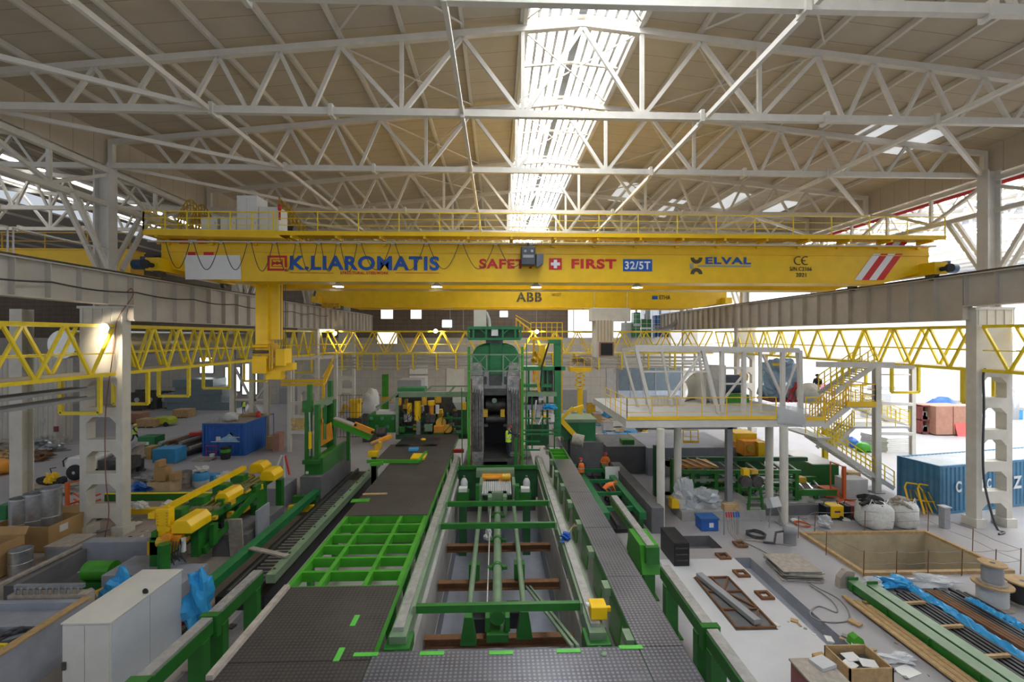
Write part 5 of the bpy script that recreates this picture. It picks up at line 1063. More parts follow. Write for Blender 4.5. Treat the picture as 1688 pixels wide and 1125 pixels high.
# blue container with white letters
A, B = G(1550, 850), G(1479, 826); w2 = (B - A).length; ang = math.atan2(-(B - A).x, (B - A).y); L = 12.2; hc = 2.62
t = thing('shipping_container', 'blue corrugated shipping container with white letters, behind the perforated column', 'container', (A.x, A.y, 0)); rot = Matrix.Rotation(ang, 3, 'Z')
C_ = lambda x, y, z=0: Vector((A.x, A.y, 0)) + rot @ Vector((x, y, z)); m = M['cont_blue']
q = MB(); q.wave_wall(C_(.08, .06), C_(L - .08, .06), .12, hc - .1, .30, .045); q.wave_wall(C_(.06, w2 - .08), C_(.06, .08), .12, hc - .1, .30, .045); q.wave_wall(C_(L - .06, w2 - .06), C_(.08, w2 - .06), .12, hc - .1, .30, .045); q.build('side_wall', m, t)
q = MB(); n = 40
for i in range(n): q.add([C_(.05 + (L - .1) * i / n, .05, hc - .05), C_(.05 + (L - .1) * (i + .5) / n, .05, hc - .02), C_(.05 + (L - .1) * (i + .5) / n, w2 - .05, hc - .02), C_(.05 + (L - .1) * i / n, w2 - .05, hc - .05)], [(0, 1, 2, 3)]); q.add([C_(.05 + (L - .1) * (i + .5) / n, .05, hc - .02), C_(.05 + (L - .1) * (i + 1) / n, .05, hc - .05), C_(.05 + (L - .1) * (i + 1) / n, w2 - .05, hc - .05), C_(.05 + (L - .1) * (i + .5) / n, w2 - .05, hc - .02)], [(0, 1, 2, 3)])
q.build('roof', paint('cont_roof', (.42, .46, .50), .5, 0, .15, 1, (.25, .2, .16), .4), t)
q = MB()
for x in (.06, L - .06):
    for y in (.06, w2 - .06): q.beam(C_(x, y, 0), C_(x, y, hc), .14)
for z in (.07, hc - .05):
    q.beam(C_(0, .06, z), C_(L, .06, z), .12); q.beam(C_(.06, 0, z), C_(.06, w2, z), .12); q.beam(C_(0, w2 - .06, z), C_(L, w2 - .06, z), .12)
q.build('corner_frame', m, t)
lt = paint('cont_letters', (.62, .66, .68), .6, 0, .1)
for body, x0, x1, z0, z1 in (('C', 1.05, 1.45, 1.15, 1.75), ('MLC', 2.7, 3.6, 1.2, 1.75), ('Z', 5.25, 5.9, 1.05, 1.75)):
    o = text(body, 'lettering', lt, t, x0, x1, z0, z1, 0, .03, .02); o.location = Vector((A.x, A.y, 0)) - Vector(t.location) + rot @ Vector((0, -.02, 0)); o.rotation_euler.z = ang
# perforated machinery far behind: tarps, crates in the bright bay
t = thing('tool_cabinet', 'brown plywood crate cabinet with open shelves in the bright bay', 'cabinet', G(1515, 716)); a, b, c = G(1516, 716), G(1543, 719), G(1587, 716); hz = 2.85
q = MB(); q.box(b.x, b.y, .1, c.x, b.y + 2.2, hz); q.build('doors', M['brown_crate'], t, .02)
q = MB(); d = b.y + .6; q.box(a.x, d, .1, b.x, d + .1, .25); q.box(a.x, d, 1.35, b.x, d + 1.4, 1.45); q.box(a.x, d, hz - .1, b.x, d + 1.6, hz); q.box(a.x, d + 1.4, .1, b.x, d + 1.5, hz); q.box(a.x, d, .1, a.x + .08, d + 1.5, hz); q.build('shelf_unit', M['maroon'], t)
q = MB(); r_ = random.Random(9)
for k in range(10): x = a.x + .2 + (b.x - a.x - .5) * r_.random(); z = (.25, 1.45)[k % 2]; q.box(x, d + .2, z, x + .35, d + 1.0, z + r_.uniform(.2, .8))
q.build('stored_parts', M['grey_paint'], t); MB().box((b.x + c.x) / 2 - .02, b.y - .03, .1, (b.x + c.x) / 2 + .04, b.y, hz).build('door_seam', M['maroon'], t)
c = G(1580, 718); tag(MB().obox((c.x, c.y - .3, .66), (1.15, .06, 1.35), 0, R(-14)).build('red_ribbed_sheet', paint('red_pale', (.62, .10, .09), .5)), 'red ribbed panel leaning on the brown crate cabinet', 'panel')
c = at(1553, 664, Y=50); tag(MB().blob((c.x, 50, 1.3), 1.4, 1.2, 1.5, 4, .12, 14, 8, -.85).build('tarp_heap', M['blue']), 'heap under blue tarpaulin behind the brown crate cabinet', 'tarpaulin')
c = at(1595, 668, Y=49); tag(MB().blob((c.x, 49, .9), 1.8, 1.2, 1.2, 7, .15, 14, 8, -.75).build('covered_heap', M['bag_white']), 'pale covered heap beside the blue tarpaulin, in the bright bay', 'tarpaulin')
tag(MB().box(38.5, 57, 0, 56, 57.4, 2.6).build('white_partition', M['bright_wall']), 'long low white partition in the bright bay', 'partition')
tag(MB().obox((40.5, 56, 3.3), (2.6, .5, .5), 0).build('pink_beam', paint('pink', (.80, .18, .35), .5)), 'pink machine part on top of the white partition', 'machine part')
for k, (x, y, w) in enumerate(((43.5, 52, 1.8), (46.5, 55, 2.4), (51, 60, 3))): tag(MB().box(x, y, 0, x + w, y + 1.2, 2.2 + k * .3).build('machine_crate', M['grey_light']), 'pale machine crate in the bright bay, %s from the brown cabinet' % ORD[k], 'crate')
c = G(1650, 690); t = thing('silo_tank', 'silver round tank far in the bright bay, behind the perforated column', 'tank', c); MB().lathe((c.x + .8, c.y, 0), [(.9, 0), (.95, .2), (.95, 3.2), (.5, 3.6), (.1, 3.7)], 20).build('shell', M['galv'], t)
for k, (u, v) in enumerate(((1672, 690), (1682, 692))): boxthing('blue_bin', 'light blue bin in the bright bay, %s one from the silver tank' % ORD[k], 'bin', u - 5, u + 5, v, 1.1, 1, 'blue_light')
for k in range(8):
    a = G(1458, 747); tag(MB().obox((a.x + 1.2 + .05 * (k % 3), a.y + 1.3, .07 + k * .155), (2.4, 2.4, .13), .12 + .02 * (k % 2)).build('white_slab', M['white']), 'white panel in the pile by the stair tower, %s from the floor' % ORD[k], 'panel', 'pile of white panels')
for k, (u, v, s, mt) in enumerate(((1410, 716, .45, 'blue'), (1435, 722, .5, 'blue'), (1456, 730, .55, 'green_bright'))):
    c = G(u, v + 25); tag(MB().blob((c.x, c.y + 2, .27), s, s, .5, k, .15).build('wrapped_bundle', M[mt]), 'small %s wrapped bundle under the stair landing%s' % (('blue', 'blue', 'green')[k], ('', ' beside the column', '')[k]), 'bundle')
# ---------------------------------------------------------------- pit surround
t = thing('pit_kerb', 'timber edging around the square pit', 'edging', (PX0, PY0, 0))
for a, b in (((PX0 - .2, PY0 - .1), (PX1 + .2, PY0 - .1)), ((PX0 - .2, PY1 + .1), (PX1 + .2, PY1 + .1)), ((PX0 - .1, PY0), (PX0 - .1, PY1)), ((PX1 + .1, PY0), (PX1 + .1, PY1))):
    MB().beam((*a, .06), (*b, .06), .18, .12).build('edge_board', M['wood'], t)
t = thing('rebar_fence', 'thin rebar posts with ropes around the square pit', 'fence', (PX0, PY0, 0)); pts = [(14.6, 17.7), (15.9, 17.65), (17.2, 17.65), (18.6, 17.65), (20.0, 17.65), (21.1, 17.7), (21.15, 19.6), (21.15, 21.7), (18, 21.75), (15.5, 21.75), (14.3, 21.2), (14.4, 19.5)]
for p in pts: MB().cyl((*p, 0.0), (p[0] + .03, p[1], 1.05), .018, n=6).build('rebar_post', M['rust'], t)
for z in (1.0, .55):
    q = MB()
    for a, b in zip(pts, pts[1:] + pts[:1]): q.tube([(*a, z), ((a[0] + b[0]) / 2, (a[1] + b[1]) / 2, z - .06), (*b, z)], .01, 4)
    q.build('rope', M['cable_grey'], t)
# big bags
for u0, u1, v, mt, lb, k in ((1437, 1484, 879, 'black', 'white big bag with a black sheet on top, before the blue container', 1), (1487, 1524, 876, 'wood_grey', 'white big bag full of brown rubble, before the yellow frames', 2)):
    a, b = G(u0, v), G(u1, v); r = (b.x - a.x) / 2; c = ((a.x + b.x) / 2, a.y + r, .62); t = thing('big_bag', lb, 'bag', (c[0], c[1], 0))
    MB().blob(c, r, r, .72, k, .06, 18, 10, -.86, .62).build('sack', M['bag_white'], t)
    q = MB(); q.blob((c[0] - .1, c[1], 1.2), r * .75, r * .7, .28, k + 5, .3, 14, 8); q.build('contents', M[mt], t)
    q = MB()
    for s in (-1, 1): q.tube([(c[0] + s * r * .8, c[1] - r * .5, 1.15), (c[0] + s * r * .6, c[1] - r * .55, 1.5), (c[0] + s * r * .3, c[1] - r * .6, 1.2)], .03, 5)
    q.build('lifting_loop', M['bag_white'], t)
# yellow tubular frames
for k, u in enumerate((1502, 1524)):
    c = G(u, 846 + k * 3); t = thing('tube_barrier', 'yellow bent tube frame leaning before the blue container, %s' % ('beside the big bags', 'beside the grey bollard')[k], 'frame', c); w = 1.0
    MB().tube([c, c + V(.1, .5, 1.25), c + V(.3, .6, 1.45), c + V(w - .2, .5, 1.4), c + V(w, .4, 1.1), c + V(w + .1, -.1, 0)], .045, 8).build('outer_tube', M['yellow'], t)
    MB().tube([c + V(.25, .1, .1), c + V(.4, .5, 1.1), c + V(w - .35, .45, 1.05), c + V(w - .2, 0, .05)], .035, 6).build('inner_tube', M['yellow_dark'], t)
    MB().beam(c + V(.05, .25, .65), c + V(w, .2, .6), .04).build('cross_tube', M['yellow'], t)
c = G(1562, 873); t = thing('bollard', 'short grey square bollard beside the pit, before the blue container', 'bollard', c); MB().box(c.x - .16, c.y, 0, c.x + .16, c.y + .32, 1.05).build('post', M['grey_paint'], t, .02); MB().box(c.x - .2, c.y - .04, 1.05, c.x + .2, c.y + .36, 1.1).build('cap', M['grey_light'], t)
# welding sets
for u0, u1, v, mt, lb in ((1362, 1392, 859, 'yellow', 'small yellow welding set with dark panel beside the big bags'), (1396, 1434, 858, 'maroon', 'dark red welding set beside the yellow one')):
    a, b = G(u0, v), G(u1, v); t = thing('welding_set', lb, 'welding machine', a)
    MB().box(a.x + .25, a.y, .12, b.x, a.y + .6, .75).build('casing', M[mt], t, .03); MB().box(a.x, a.y + .02, .12, a.x + .25, a.y + .58, .72).build('control_panel', M['black'], t, .02); MB().box(a.x + .45, a.y - .01, .4, a.x + .75, a.y, .5).build('name_strip', M['maroon' if mt == 'yellow' else 'grey_paint'], t)
    for x in (a.x + .15, b.x - .15): MB().cyl((x, a.y - .02, .12), (x, a.y + .62, .12), .12, n=12).build('wheel', M['rubber'], t)
    MB().tube([(a.x + .05, a.y + .3, .72), (a.x + .15, a.y + .3, .95), (b.x - .2, a.y + .3, .95), (b.x - .1, a.y + .3, .75)], .02, 6).build('handle', M['black'], t)
struct(MB().box(G(1245, 858).x, 23.9, 0, G(1375, 858).x, 24.2, .55).build('wall_kerb', M['concrete_dark'])); struct(MB().box(G(1114, 850).x, 23.3, 0, G(1250, 850).x, 26.5, .5).build('wall_base_slab', M['concrete']))
# cable drums
def drum(c, r, h, label, parent_z=0, core='grey_light'):
    t = thing('cable_drum', label, 'cable drum', (c[0], c[1], parent_z), 'cable drums by the steel bars')
    q = MB(); q.lathe((c[0], c[1], parent_z), [(r, 0), (r, .05)], 24); q.build('lower_flange', M['wood_grey'], t); q = MB(); q.lathe((c[0], c[1], parent_z + h - .05), [(r * .97, 0), (r * .97, .05)], 24); q.build('upper_flange', M['wood'], t)
    prof = []
    for i in range(9): z = .06 + (h - .13) * i / 8; prof += [(r * .72, z), (r * .745, z + (h - .13) / 16)]
    MB().lathe((c[0], c[1], parent_z), prof, 22).build('cable_winding', M[core], t); MB().cyl((c[0], c[1], parent_z + h - .01), (c[0], c[1], parent_z + h + .005), .08, n=10).build('hub_hole', M['black'], t)
c = G(1646, 1003); drum((c.x, c.y + .2), .58, .78, 'cable drum on the floor, a smaller drum standing on it'); drum((c.x, c.y + .2), .40, .72, 'smaller cable drum standing on another drum', .785, 'grey_paint'); c = G(1702, 1003); drum((c.x, c.y + .3), .5, .8, 'cable drum at the frame edge, with dark winding', 0, 'rubber')
# ---------------------------------------------------------------- long steel on the floor
def bar(x0, x1, y0, y1, z0, z1, name, mat, label, cat, grp=None, sk=0): return tag(MB().beam(((x0 + x1) / 2, y0, (z0 + z1) / 2), ((x0 + x1) / 2 + sk, y1, (z0 + z1) / 2), x1 - x0, z1 - z0).build(name, M[mat]), label, cat, grp)
for k, y in enumerate((9.9, 11.8, 13.9, 15.9)): tag(MB().box(13.1, y - .06, 0, 17.3, y + .06, .1).build('bearer_timber', M['wood']), 'timber bearer under the long steel, %s from the lower edge' % ORD[k], 'timber', 'timber bearers under the steel')
for k, (x, c_) in enumerate(((13.22, 'beside the brown boards'), (13.72, 'beside the black bars'))):
    t = thing('channel_beam', 'long green steel channel on the floor, ' + c_, 'beam', (x, 8.5, .1), 'green channel beams'); y0, y1 = 8.4, 16.75 - k * .3
    MB().box(x, y0, .36, x + .4, y1, .39).build('web', M['green_pale'], t)
    for d in (0, .37): MB().box(x + d, y0, .1, x + d + .03, y1, .36).build('flange', M['green'], t)
    for j in range(6): MB().box(x - .06, y0 + .6 + j * 1.5, .1, x, y0 + .63 + j * 1.5, .34).build('stiffener', M['green'], t)
    MB().box(x, y1, .1, x + .4, y1 + .03, .5).build('end_plate', M['green'], t)
for k in range(3): bar(12.55 + k * .2, 12.72 + k * .2, 8.5, 16.2 - k * .3, .1, .16, 'board', 'wood', 'long brown board beside the green channels, %s from the floor slot' % ORD[k], 'board', 'brown boards')
nb = [14.24, 14.42, 14.6, 14.78, 14.96, 15.12, 16.3, 16.46, 16.62, 16.86, 17.0, 17.14]
for k, x in enumerate(nb): bar(x, x + .1, 8.3, 16.5 - .15 * (k % 3), .1, .2, 'black_bar', 'black', 'long black steel bar, %s counted from the green channels' % ORD[k], 'bar', 'black steel bars', .0)
for k, x in enumerate((15.78, 15.93, 16.08)): bar(x, x + .12, 8.3, 16.3, .1, .24, 'rusty_bar', 'rust', 'long rusty bar between the black bars, %s one from the green channels' % ORD[k], 'bar', 'rusty bars')
def wrap(x0, w, y0, y1, label, sd, amp=.08):
    r_ = random.Random(sd); ph = [r_.uniform(0, 6) for _ in range(6)]; jit = [[r_.uniform(-1, 1) for _ in range(61)] for _ in range(9)]
    f = lambda i, j: (x0 + w * i + .06 * math.sin(7 * j + ph[0]), y0 + (y1 - y0) * j, .14 + .13 * math.sin(math.pi * i) + .05 * jit[int(i * 8 + .01)][int(j * 60 + .01)] + .03 * math.sin(40 * j + 6 * i))
    q = MB().sheet(f, 8, 60, .008); q.s = [False] * len(q.s)
    return tag(q.build('plastic_wrap', M['plastic_blue']), label, 'plastic sheet', 'blue plastic sheets')
wrap(15.3, .4, 8.5, 16.6, 'long blue plastic sheet between the black bars', 3); wrap(16.75, .4, 11.5, 15.8, 'crumpled blue plastic strip toward the cable drums', 5)
tag(MB().blob((15.2, 16.9, .2), .6, .3, .22, 4, .3).build('plastic_heap', M['plastic_blue']), 'crumpled heap of blue plastic at the far end of the steel bars', 'plastic sheet'); tag(MB().blob((14.2, 16.75, .2), .3, .25, .2, 6, .3).build('plastic_heap', M['plastic_clear']), 'clear plastic heap at the end of the green channels', 'plastic sheet')
tag(MB().blob((16.6, 16.9, .2), .8, .3, .18, 12, .3).build('plastic_heap', M['plastic_clear']), 'clear plastic heap between blue heap and cable drums', 'plastic sheet')
for k, y in enumerate((15.5, 14.2, 12.85)): tag(MB().obox((14.6, y, .25), (.8, .1, .08), .05).build('spacer_timber', M['wood']), 'short timber spacer lying across the black bars, %s one from the blue heap' % ORD[k], 'timber')
t = thing('timber_chock', 'brown timber bracket at the end of the green channels', 'timber', (13.2, 17.1, 0)); q = MB(); q.prism([(13.0, 0), (13.5, 0), (13.62, .62), (13.3, .66), (13.05, .4)], 'y', 16.9, 17.15); q.build('block', M['wood_grey'], t)
# crate, metal chest, papers
x0, y0 = at(1401, 1104, z=.78).x, at(1401, 1104, z=.78).y; t = thing('wooden_crate', 'open wooden crate on a pallet with papers inside, lowest in view', 'crate', (x0, y0, 0)); m = M['wood']; w, d, z0, z1 = 1.2, .95, .16, .78
for a in ((x0, y0, x0 + w, y0 + .04), (x0, y0 + d - .04, x0 + w, y0 + d), (x0, y0, x0 + .04, y0 + d), (x0 + w - .04, y0, x0 + w, y0 + d)): MB().box(a[0], a[1], z0, a[2], a[3], z1).build('side_board', m, t)
MB().box(x0, y0, z0, x0 + w, y0 + d, z0 + .03).build('bottom_board', m, t)
for k in range(3): MB().box(x0 + .03 + k * .5, y0 - .02, 0, x0 + .15 + k * .5, y0 + d, z0).build('pallet_block', M['wood_grey'], t)
for k, (x, y) in enumerate(((.0, .15), (.25, .4), (.5, .1))): tag(MB().obox((x0 + x + .3, y0 + y + .25, z0 + .45 + .03 * k), (.4, .3, .02), .5 - .4 * k, R(5)).build('paper_sheet', M['white']), 'sheet of paper in the open wooden crate, %s' % ('by its near corner', 'by its far side', 'by its pit side')[k], 'paper')
tag(MB().obox((x0 + .6, y0 + .47, z0 + .22), (1.0, .75, .36)).build('metal_parts', M['dark_steel']), 'dark metal parts filling the open wooden crate', 'machine part')
a = at(1303, 1087, z=.9); ax, ay = a.x, a.y; t = thing('metal_chest', 'dark red metal chest with a folded cloth, beside the wooden crate', 'chest', (ax, ay - 1.4, 0)); MB().box(ax, ay - 1.4, 0, ax + .95, ay, .85).build('body', M['maroon'], t, .02); MB().box(ax - .03, ay - 1.43, .85, ax + .98, ay + .03, .9).build('lid', M['wood_grey'], t)
tag(MB().obox((ax + .7, ay - .25, .95), (.5, .4, .09), .3).build('folded_cloth', M['grey_light']), 'grey folded cloth on the dark red chest', 'cloth')
c = at(1366, 1118, z=0); tag(MB().obox((c.x + .05, c.y + .3, .19), (.35, .4, .36), .2).build('cardboard_box', M['cardboard']), 'small cardboard box between the red chest and the wooden crate', 'box')
c = G(1495, 1108); tag(MB().obox((c.x, c.y, .012), (.6, .4, .015), .3).build('paper_sheet', M['white']), 'white paper on the floor between crate and boards', 'paper'); c = G(1478, 1090); tag(MB().blob((c.x, c.y, .08), .55, .2, .1, 4, .3).build('plastic_strip', M['plastic_clear']), 'white plastic strip on the floor behind the wooden crate', 'plastic sheet'); c = G(1416, 1066); tag(MB().prism([(c.x - .2, .0), (c.x + .2, .0), (c.x + .14, .2), (c.x, .3), (c.x - .16, .22)], 'y', c.y, c.y + .25).build('green_part', M['green_bright']), 'small green machine part on the floor behind the wooden crate', 'machine part')
# stacked sheets, hatch, anchor frames, black box
for k in range(7): tag(MB().obox((12.0 + .05 * ((k * 7) % 3), 18.1 + .05 * ((k * 5) % 4), .03 + k * .055), (1.5 - .05 * (k % 3), 1.5, .035), -.15 + .05 * ((k * 3) % 4)).build('steel_sheet', M['galv' if k % 2 else 'wood_grey']), 'loose sheet in the pile beside the floor slot, %s from the floor' % ORD[k], 'sheet', 'pile of loose sheets')
t = thing('hatch_lattice', 'rusty lattice frame lying over a floor hatch', 'frame', (8.4, 14.6, .03)); q = MB().box(7.75, 14.55, .031, 9.15, 17.8, .045).build('hatch_board', M['concrete_dark'], t)
for a, b in (((7.8, 14.6), (7.8, 17.7)), ((9.1, 14.6), (9.1, 17.7)), ((7.8, 14.6), (9.1, 14.6)), ((7.8, 17.7), (9.1, 17.7)), ((8.45, 14.6), (8.45, 17.7)), ((7.8, 15.6), (9.1, 15.6)), ((7.8, 16.7), (9.1, 16.7)), ((8.45, 14.6), (9.1, 15.6)), ((8.45, 16.7), (9.1, 15.6)), ((8.45, 16.7), (9.1, 17.7))): MB().beam((*a, .09), (*b, .09), .06).build('frame_bar', M['rust'], t)
tag(MB().beam((7.95, 17.7, .2), (8.55, 14.7, .2), .26, .16).build('loose_girder', M['grey_paint']), 'grey steel beam lying across the rusty hatch frame', 'beam')
for k, (u, v) in enumerate(((1222, 949), (1260, 985), (1192, 920), (1395 - 175, 900))):
    c = G(u, v); t = thing('anchor_fitting', 'small square anchor frame in the screed, %s one counted from the hatch frame' % ORD[k], 'anchor frame', (c.x, c.y, .03), 'anchor frames')
    for dx, dy, w, d in ((-.2, 0, .1, .3), (.2, 0, .1, .3), (0, -.2, .5, .1), (0, .2, .5, .1)): MB().box(c.x + dx - w / 2, c.y + dy - d / 2, .03, c.x + dx + w / 2, c.y + dy + d / 2, .12).build('frame_side', M['rust'], t)
t = thing('vent_box', 'black ventilated metal box standing by the saddle beam', 'box', (7.2, 18.6, 0)); a = G(1126, 937); MB().box(7.35, 18.7, 0, 8.0, 20.3, 1.0).build('casing', M['black'], t, .02)
for z in (.25, .5, .75): MB().box(7.42, 18.68, z, 7.93, 18.7, z + .05).build('vent_slot', M['dark_steel'], t)
# machines under and behind the platform
t = thing('blue_crate', 'blue plastic crate with a white label before the round column', 'crate', G(1156, 877)); a, b = G(1156, 877), G(1185, 877); MB().box(a.x, a.y, .02, b.x, a.y + .7, .62).build('tub', M['blue'], t, .03); MB().box(a.x - .03, a.y - .03, .56, b.x + .03, a.y + .73, .64).build('rim', M['blue_box'], t); MB().box(a.x + .4, a.y - .015, .2, b.x - .25, a.y, .42).build('white_label', M['white'], t)
t = thing('power_board', 'socket board with blue and red plugs on a stand beside the blue crate', 'power board', G(1205, 882)); a = G(1194, 884); x = a.x; y = a.y
MB().box(x, y, 1.2, x + .75, y + .3, 1.5).build('socket_box', M['wood'], t)
for k in range(6): MB().cyl((x + .08 + k * .12, y - .02, 1.15), (x + .08 + k * .12, y - .08, .92), .04, n=8).build('plug', M['blue' if k > 2 else 'red'], t)
for dx in (.02, .68): MB().box(x + dx, y + .1, 0, x + dx + .05, y + .15, 1.2).build('leg', M['grey_paint'], t)
q = MB()
for k in range(6): q.tube([(x + .08 + k * .12, y - .08, .92), (x + .1 + k * .1, y - .2, .3), (x + .3 + .1 * k, y - .5, .03), (x + 1 + .3 * k, y - .4 - .15 * k, .03)], .018, 5)
q.build('lead', M['wood_grey'], t)
t = thing('control_desk', 'tilted grey control box on thin legs beside the round column', 'control box', G(1274, 862)); c = G(1274, 866); MB().obox((c.x, c.y, 1.15), (.6, .4, .5), .3, R(-25)).build('box', M['grey_light'], t, .02)
for dx, dy in ((-.25, -.2), (.25, -.2), (0, .25)): MB().cyl((c.x + dx * 1.6, c.y + dy * 1.6, 0), (c.x + dx * .6, c.y + dy * .5, 1.0), .02, n=6).build('leg', M['grey_paint'], t)
c = G(1302, 897); t = thing('vacuum_drum', 'dark grey vacuum drum standing behind the sheet pile', 'drum', c); MB().lathe((c.x, c.y, 0), [(.26, 0), (.27, .5), (.3, .52), (.3, .75), (.2, .85)], 18).build('body', M['grey_paint'], t); MB().tube([c + V(-.2, 0, .6), c + V(-.6, .1, .5), c + V(-.8, -.1, .1), c + V(-1.2, .1, .05)], .05, 8).build('hose', M['cable'], t)
def coil(c, r, n, mat, label, rad=.03, grp=None):
    q = MB(); q.tube([(c[0] + (r + .03 * math.sin(3.1 * i)) * math.cos(i * .45), c[1] + (r + .03 * math.sin(2.3 * i)) * math.sin(i * .45), c[2] + rad + .012 * i * rad / .03 * 14 / n * .6) for i in range(n)], rad, 6)
    return tag(q.build('cable_coil', M[mat]), label, 'cable', grp)
c = G(1246, 884); coil((c.x, c.y, 0), .4, 60, 'cable', 'coil of black cable on the floor beside the blue crate', .035); c = G(1322, 866); coil((c.x, c.y, 0), .35, 40, 'orange_red', 'coil of reddish hose on the floor behind the vacuum drum', .02); c = G(1360, 870); tag(MB().blob((c.x, c.y, .28), .28, .28, .32, 3, .3).build('rope_heap', M['plastic_clear']), 'heap of pale film beside the pit rope', 'plastic sheet')
q = MB(); pts = [G(u, v, .025) for u, v in ((1335, 965), (1370, 990), (1380, 1010), (1350, 1000), (1335, 1012), (1355, 1025), (1400, 1022), (1385, 990), (1340, 965), (1300, 935), (1250, 905), (1215, 890))]; tag(q.tube(smooth(pts), .025, 5).build('loose_cable', M['cable_grey']), 'long loose cable looping on the floor beside the floor slot', 'cable')
# green roller frames
t = thing('roller_machine', 'big dark green roller frame behind the round mezzanine columns', 'machine', (12, 26, 0)); g = M['green']; Y = 26
P(1108, 758, 1121, 842, Y - .4, .35, 'corner_post', g, t); P(1079, 736, 1090, 822, Y + 1, .3, 'corner_post', 'green_dark', t)
for u in (1139, 1178, 1216, 1311): P(u, 778, u + 6, 838, Y, .25, 'post', g, t)
for v, mt in ((792, 'green_pale'), (821, 'green_pale'), (806, 'green')): MB().beam(at(1120, v, Y=Y + .1), at(1312, v, Y=Y + .1), .13).build('rail_tube', M[mt], t)
for k in range(9): u = 1120 + k * 22; MB().beam(at(u + 18, 777, Y=Y), at(u, 764, Y=Y + 2.6), .13).build('inclined_bar', M['green_pale' if k % 2 else 'green'], t)
MB().beam(at(1120, 778, Y=Y), at(1320, 778, Y=Y), .16, .2).build('front_beam', g, t); MB().beam(at(1110, 757, Y=Y + 2.6), at(1330, 757, Y=Y + 2.6), .2, .25).build('rear_beam', M['green_dark'], t)
a, b = at(1122, 772, Y=Y + .5), at(1185, 772, Y=Y + .5); q = MB(); q.box(a.x, Y + .5, a.z, b.x, Y + 2.2, a.z + .06); q.build('orange_tray', M['orange'], t)
for k in range(4): MB().beam((a.x + .3 + k * .6, Y + .4, a.z + .1), (a.x - .1 + k * .6, Y + 2.2, a.z + .1), .07).build('roller', M['galv'], t)
q = MB()
for k in range(7): u = 1125 + k * 26; q.beam(at(u, 838, Y=Y + 1.5), at(u + 20, 785, Y=Y + 1.8), .1)
q.build('brace', M['green_dark'], t); P(1120, 800, 1310, 830, Y + 2.4, .1, 'back_panel', 'green_dark', t)
r_ = random.Random(8)
for k in range(8):
    u = 1126 + k * 24; P(u, 776, u + 4, 836, Y + 1.2, .2, 'post', ('green', 'green_mill', 'green_dark')[k % 3], t); MB().beam(at(u, 800 + (k % 3) * 8, Y=Y + .3), at(u + 14, 812 - (k % 2) * 14, Y=Y + 2.2), .11).build('inclined_bar', M[('green_pale', 'green', 'galv')[k % 3]], t)
for k in range(14): u = r_.uniform(1124, 1300); v = r_.uniform(780, 830); P(u, v, u + r_.uniform(4, 12), v + r_.uniform(3, 8), Y + r_.uniform(.2, 1.5), .3, ('gear_unit', 'valve', 'bracket')[k % 3], ('green', 'yellow_dark', 'dark_steel', 'green_mill', 'machined', 'maroon')[k % 6], t, .01)
for v in (784, 798, 814, 828): MB().beam(at(1120, v, Y=Y + 1.3), at(1312, v, Y=Y + 1.3), .1).build('rail_tube', M['green_mill'], t); P(1101, 763, 1108, 770, Y, .4, 'valve', 'yellow_dark', t); P(1096, 815, 1110, 822, Y - .2, .4, 'drip_tray', 'yellow', t)
t = thing('trestle', 'green A shaped trestle with dark hose reels, before the roller frame', 'trestle', G(1245, 846)); Y = 23.45
for u0, u1 in ((1238, 1233), (1252, 1258)):
    for d in (0, .5): MB().beam(at(u0, 795, Y=Y + d), at(u1, 846, Y=Y + d), .1).build('leg', g, t)
for v in (822, 842): MB().beam(at(1235, v, Y=Y), at(1257, v, Y=Y), .08).build('rung', g, t)
for u in (1231, 1250): MB().lathe(at(u, 795, Y=Y - .1), [(.3, 0), (.32, .1), (.22, .2), (.3, .3)], 16, 'y').build('hose_reel', M['dark_steel'], t)
P(1226, 774, 1236, 786, Y, .3, 'valve', 'yellow', t); P(1240, 776, 1250, 782, Y, .4, 'motor', 'yellow_dark', t)
t = thing('roller_table', 'low green roller table with side rails, before the long green crate', 'machine', G(1315, 830)); Y = 27
MB().beam(at(1314, 812, Y=Y - .8), at(1378, 812, Y=Y - .8), .2, .35).build('side_beam', g, t); MB().beam(at(1300, 790, Y=Y + 1), at(1345, 790, Y=Y + 1), .2, .3).build('side_beam', g, t)
for k in range(4): MB().beam(at(1316 + k * 14, 812, Y=Y - .7), at(1296 + k * 14, 790, Y=Y + 1.2), .09).build('roller', M['galv'], t)
for u in (1344, 1316): P(u, 812, u + 5, 832, Y - .8, .2, 'leg', g, t)
P(1316, 788, 1330, 797, Y, .5, 'motor', 'yellow_dark', t, .05)
for u0, u1, v, h, d, mt, nm, cat, lb in ((1340, 1384, 800, 1.3, 3.4, 'green', 'long_crate', 'crate', 'long green crate with pale lid under the stairs'), (1394, 1432, 822, 1.1, .9, 'grey_light', 'panel_stack', 'panels', 'block of upright grey panels beside the orange stand'), (1398, 1420, 800, .8, .6, 'cardboard_pale', 'carton', 'box', 'pale carton behind the grey panels')): boxthing(nm, lb, cat, u0, u1, v, h, d, mt)
a, b = G(1340, 800), G(1384, 800); tag(MB().box(a.x - .02, a.y - .02, 1.31, b.x + .02, a.y + 3.4, 1.36).build('pale_sheet', M['white']), 'pale sheet covering the long green crate', 'sheet')
t = thing('orange_stand', 'orange steel stand with feet beside the grey panels', 'stand', G(1395, 826)); c = G(1393, 826)
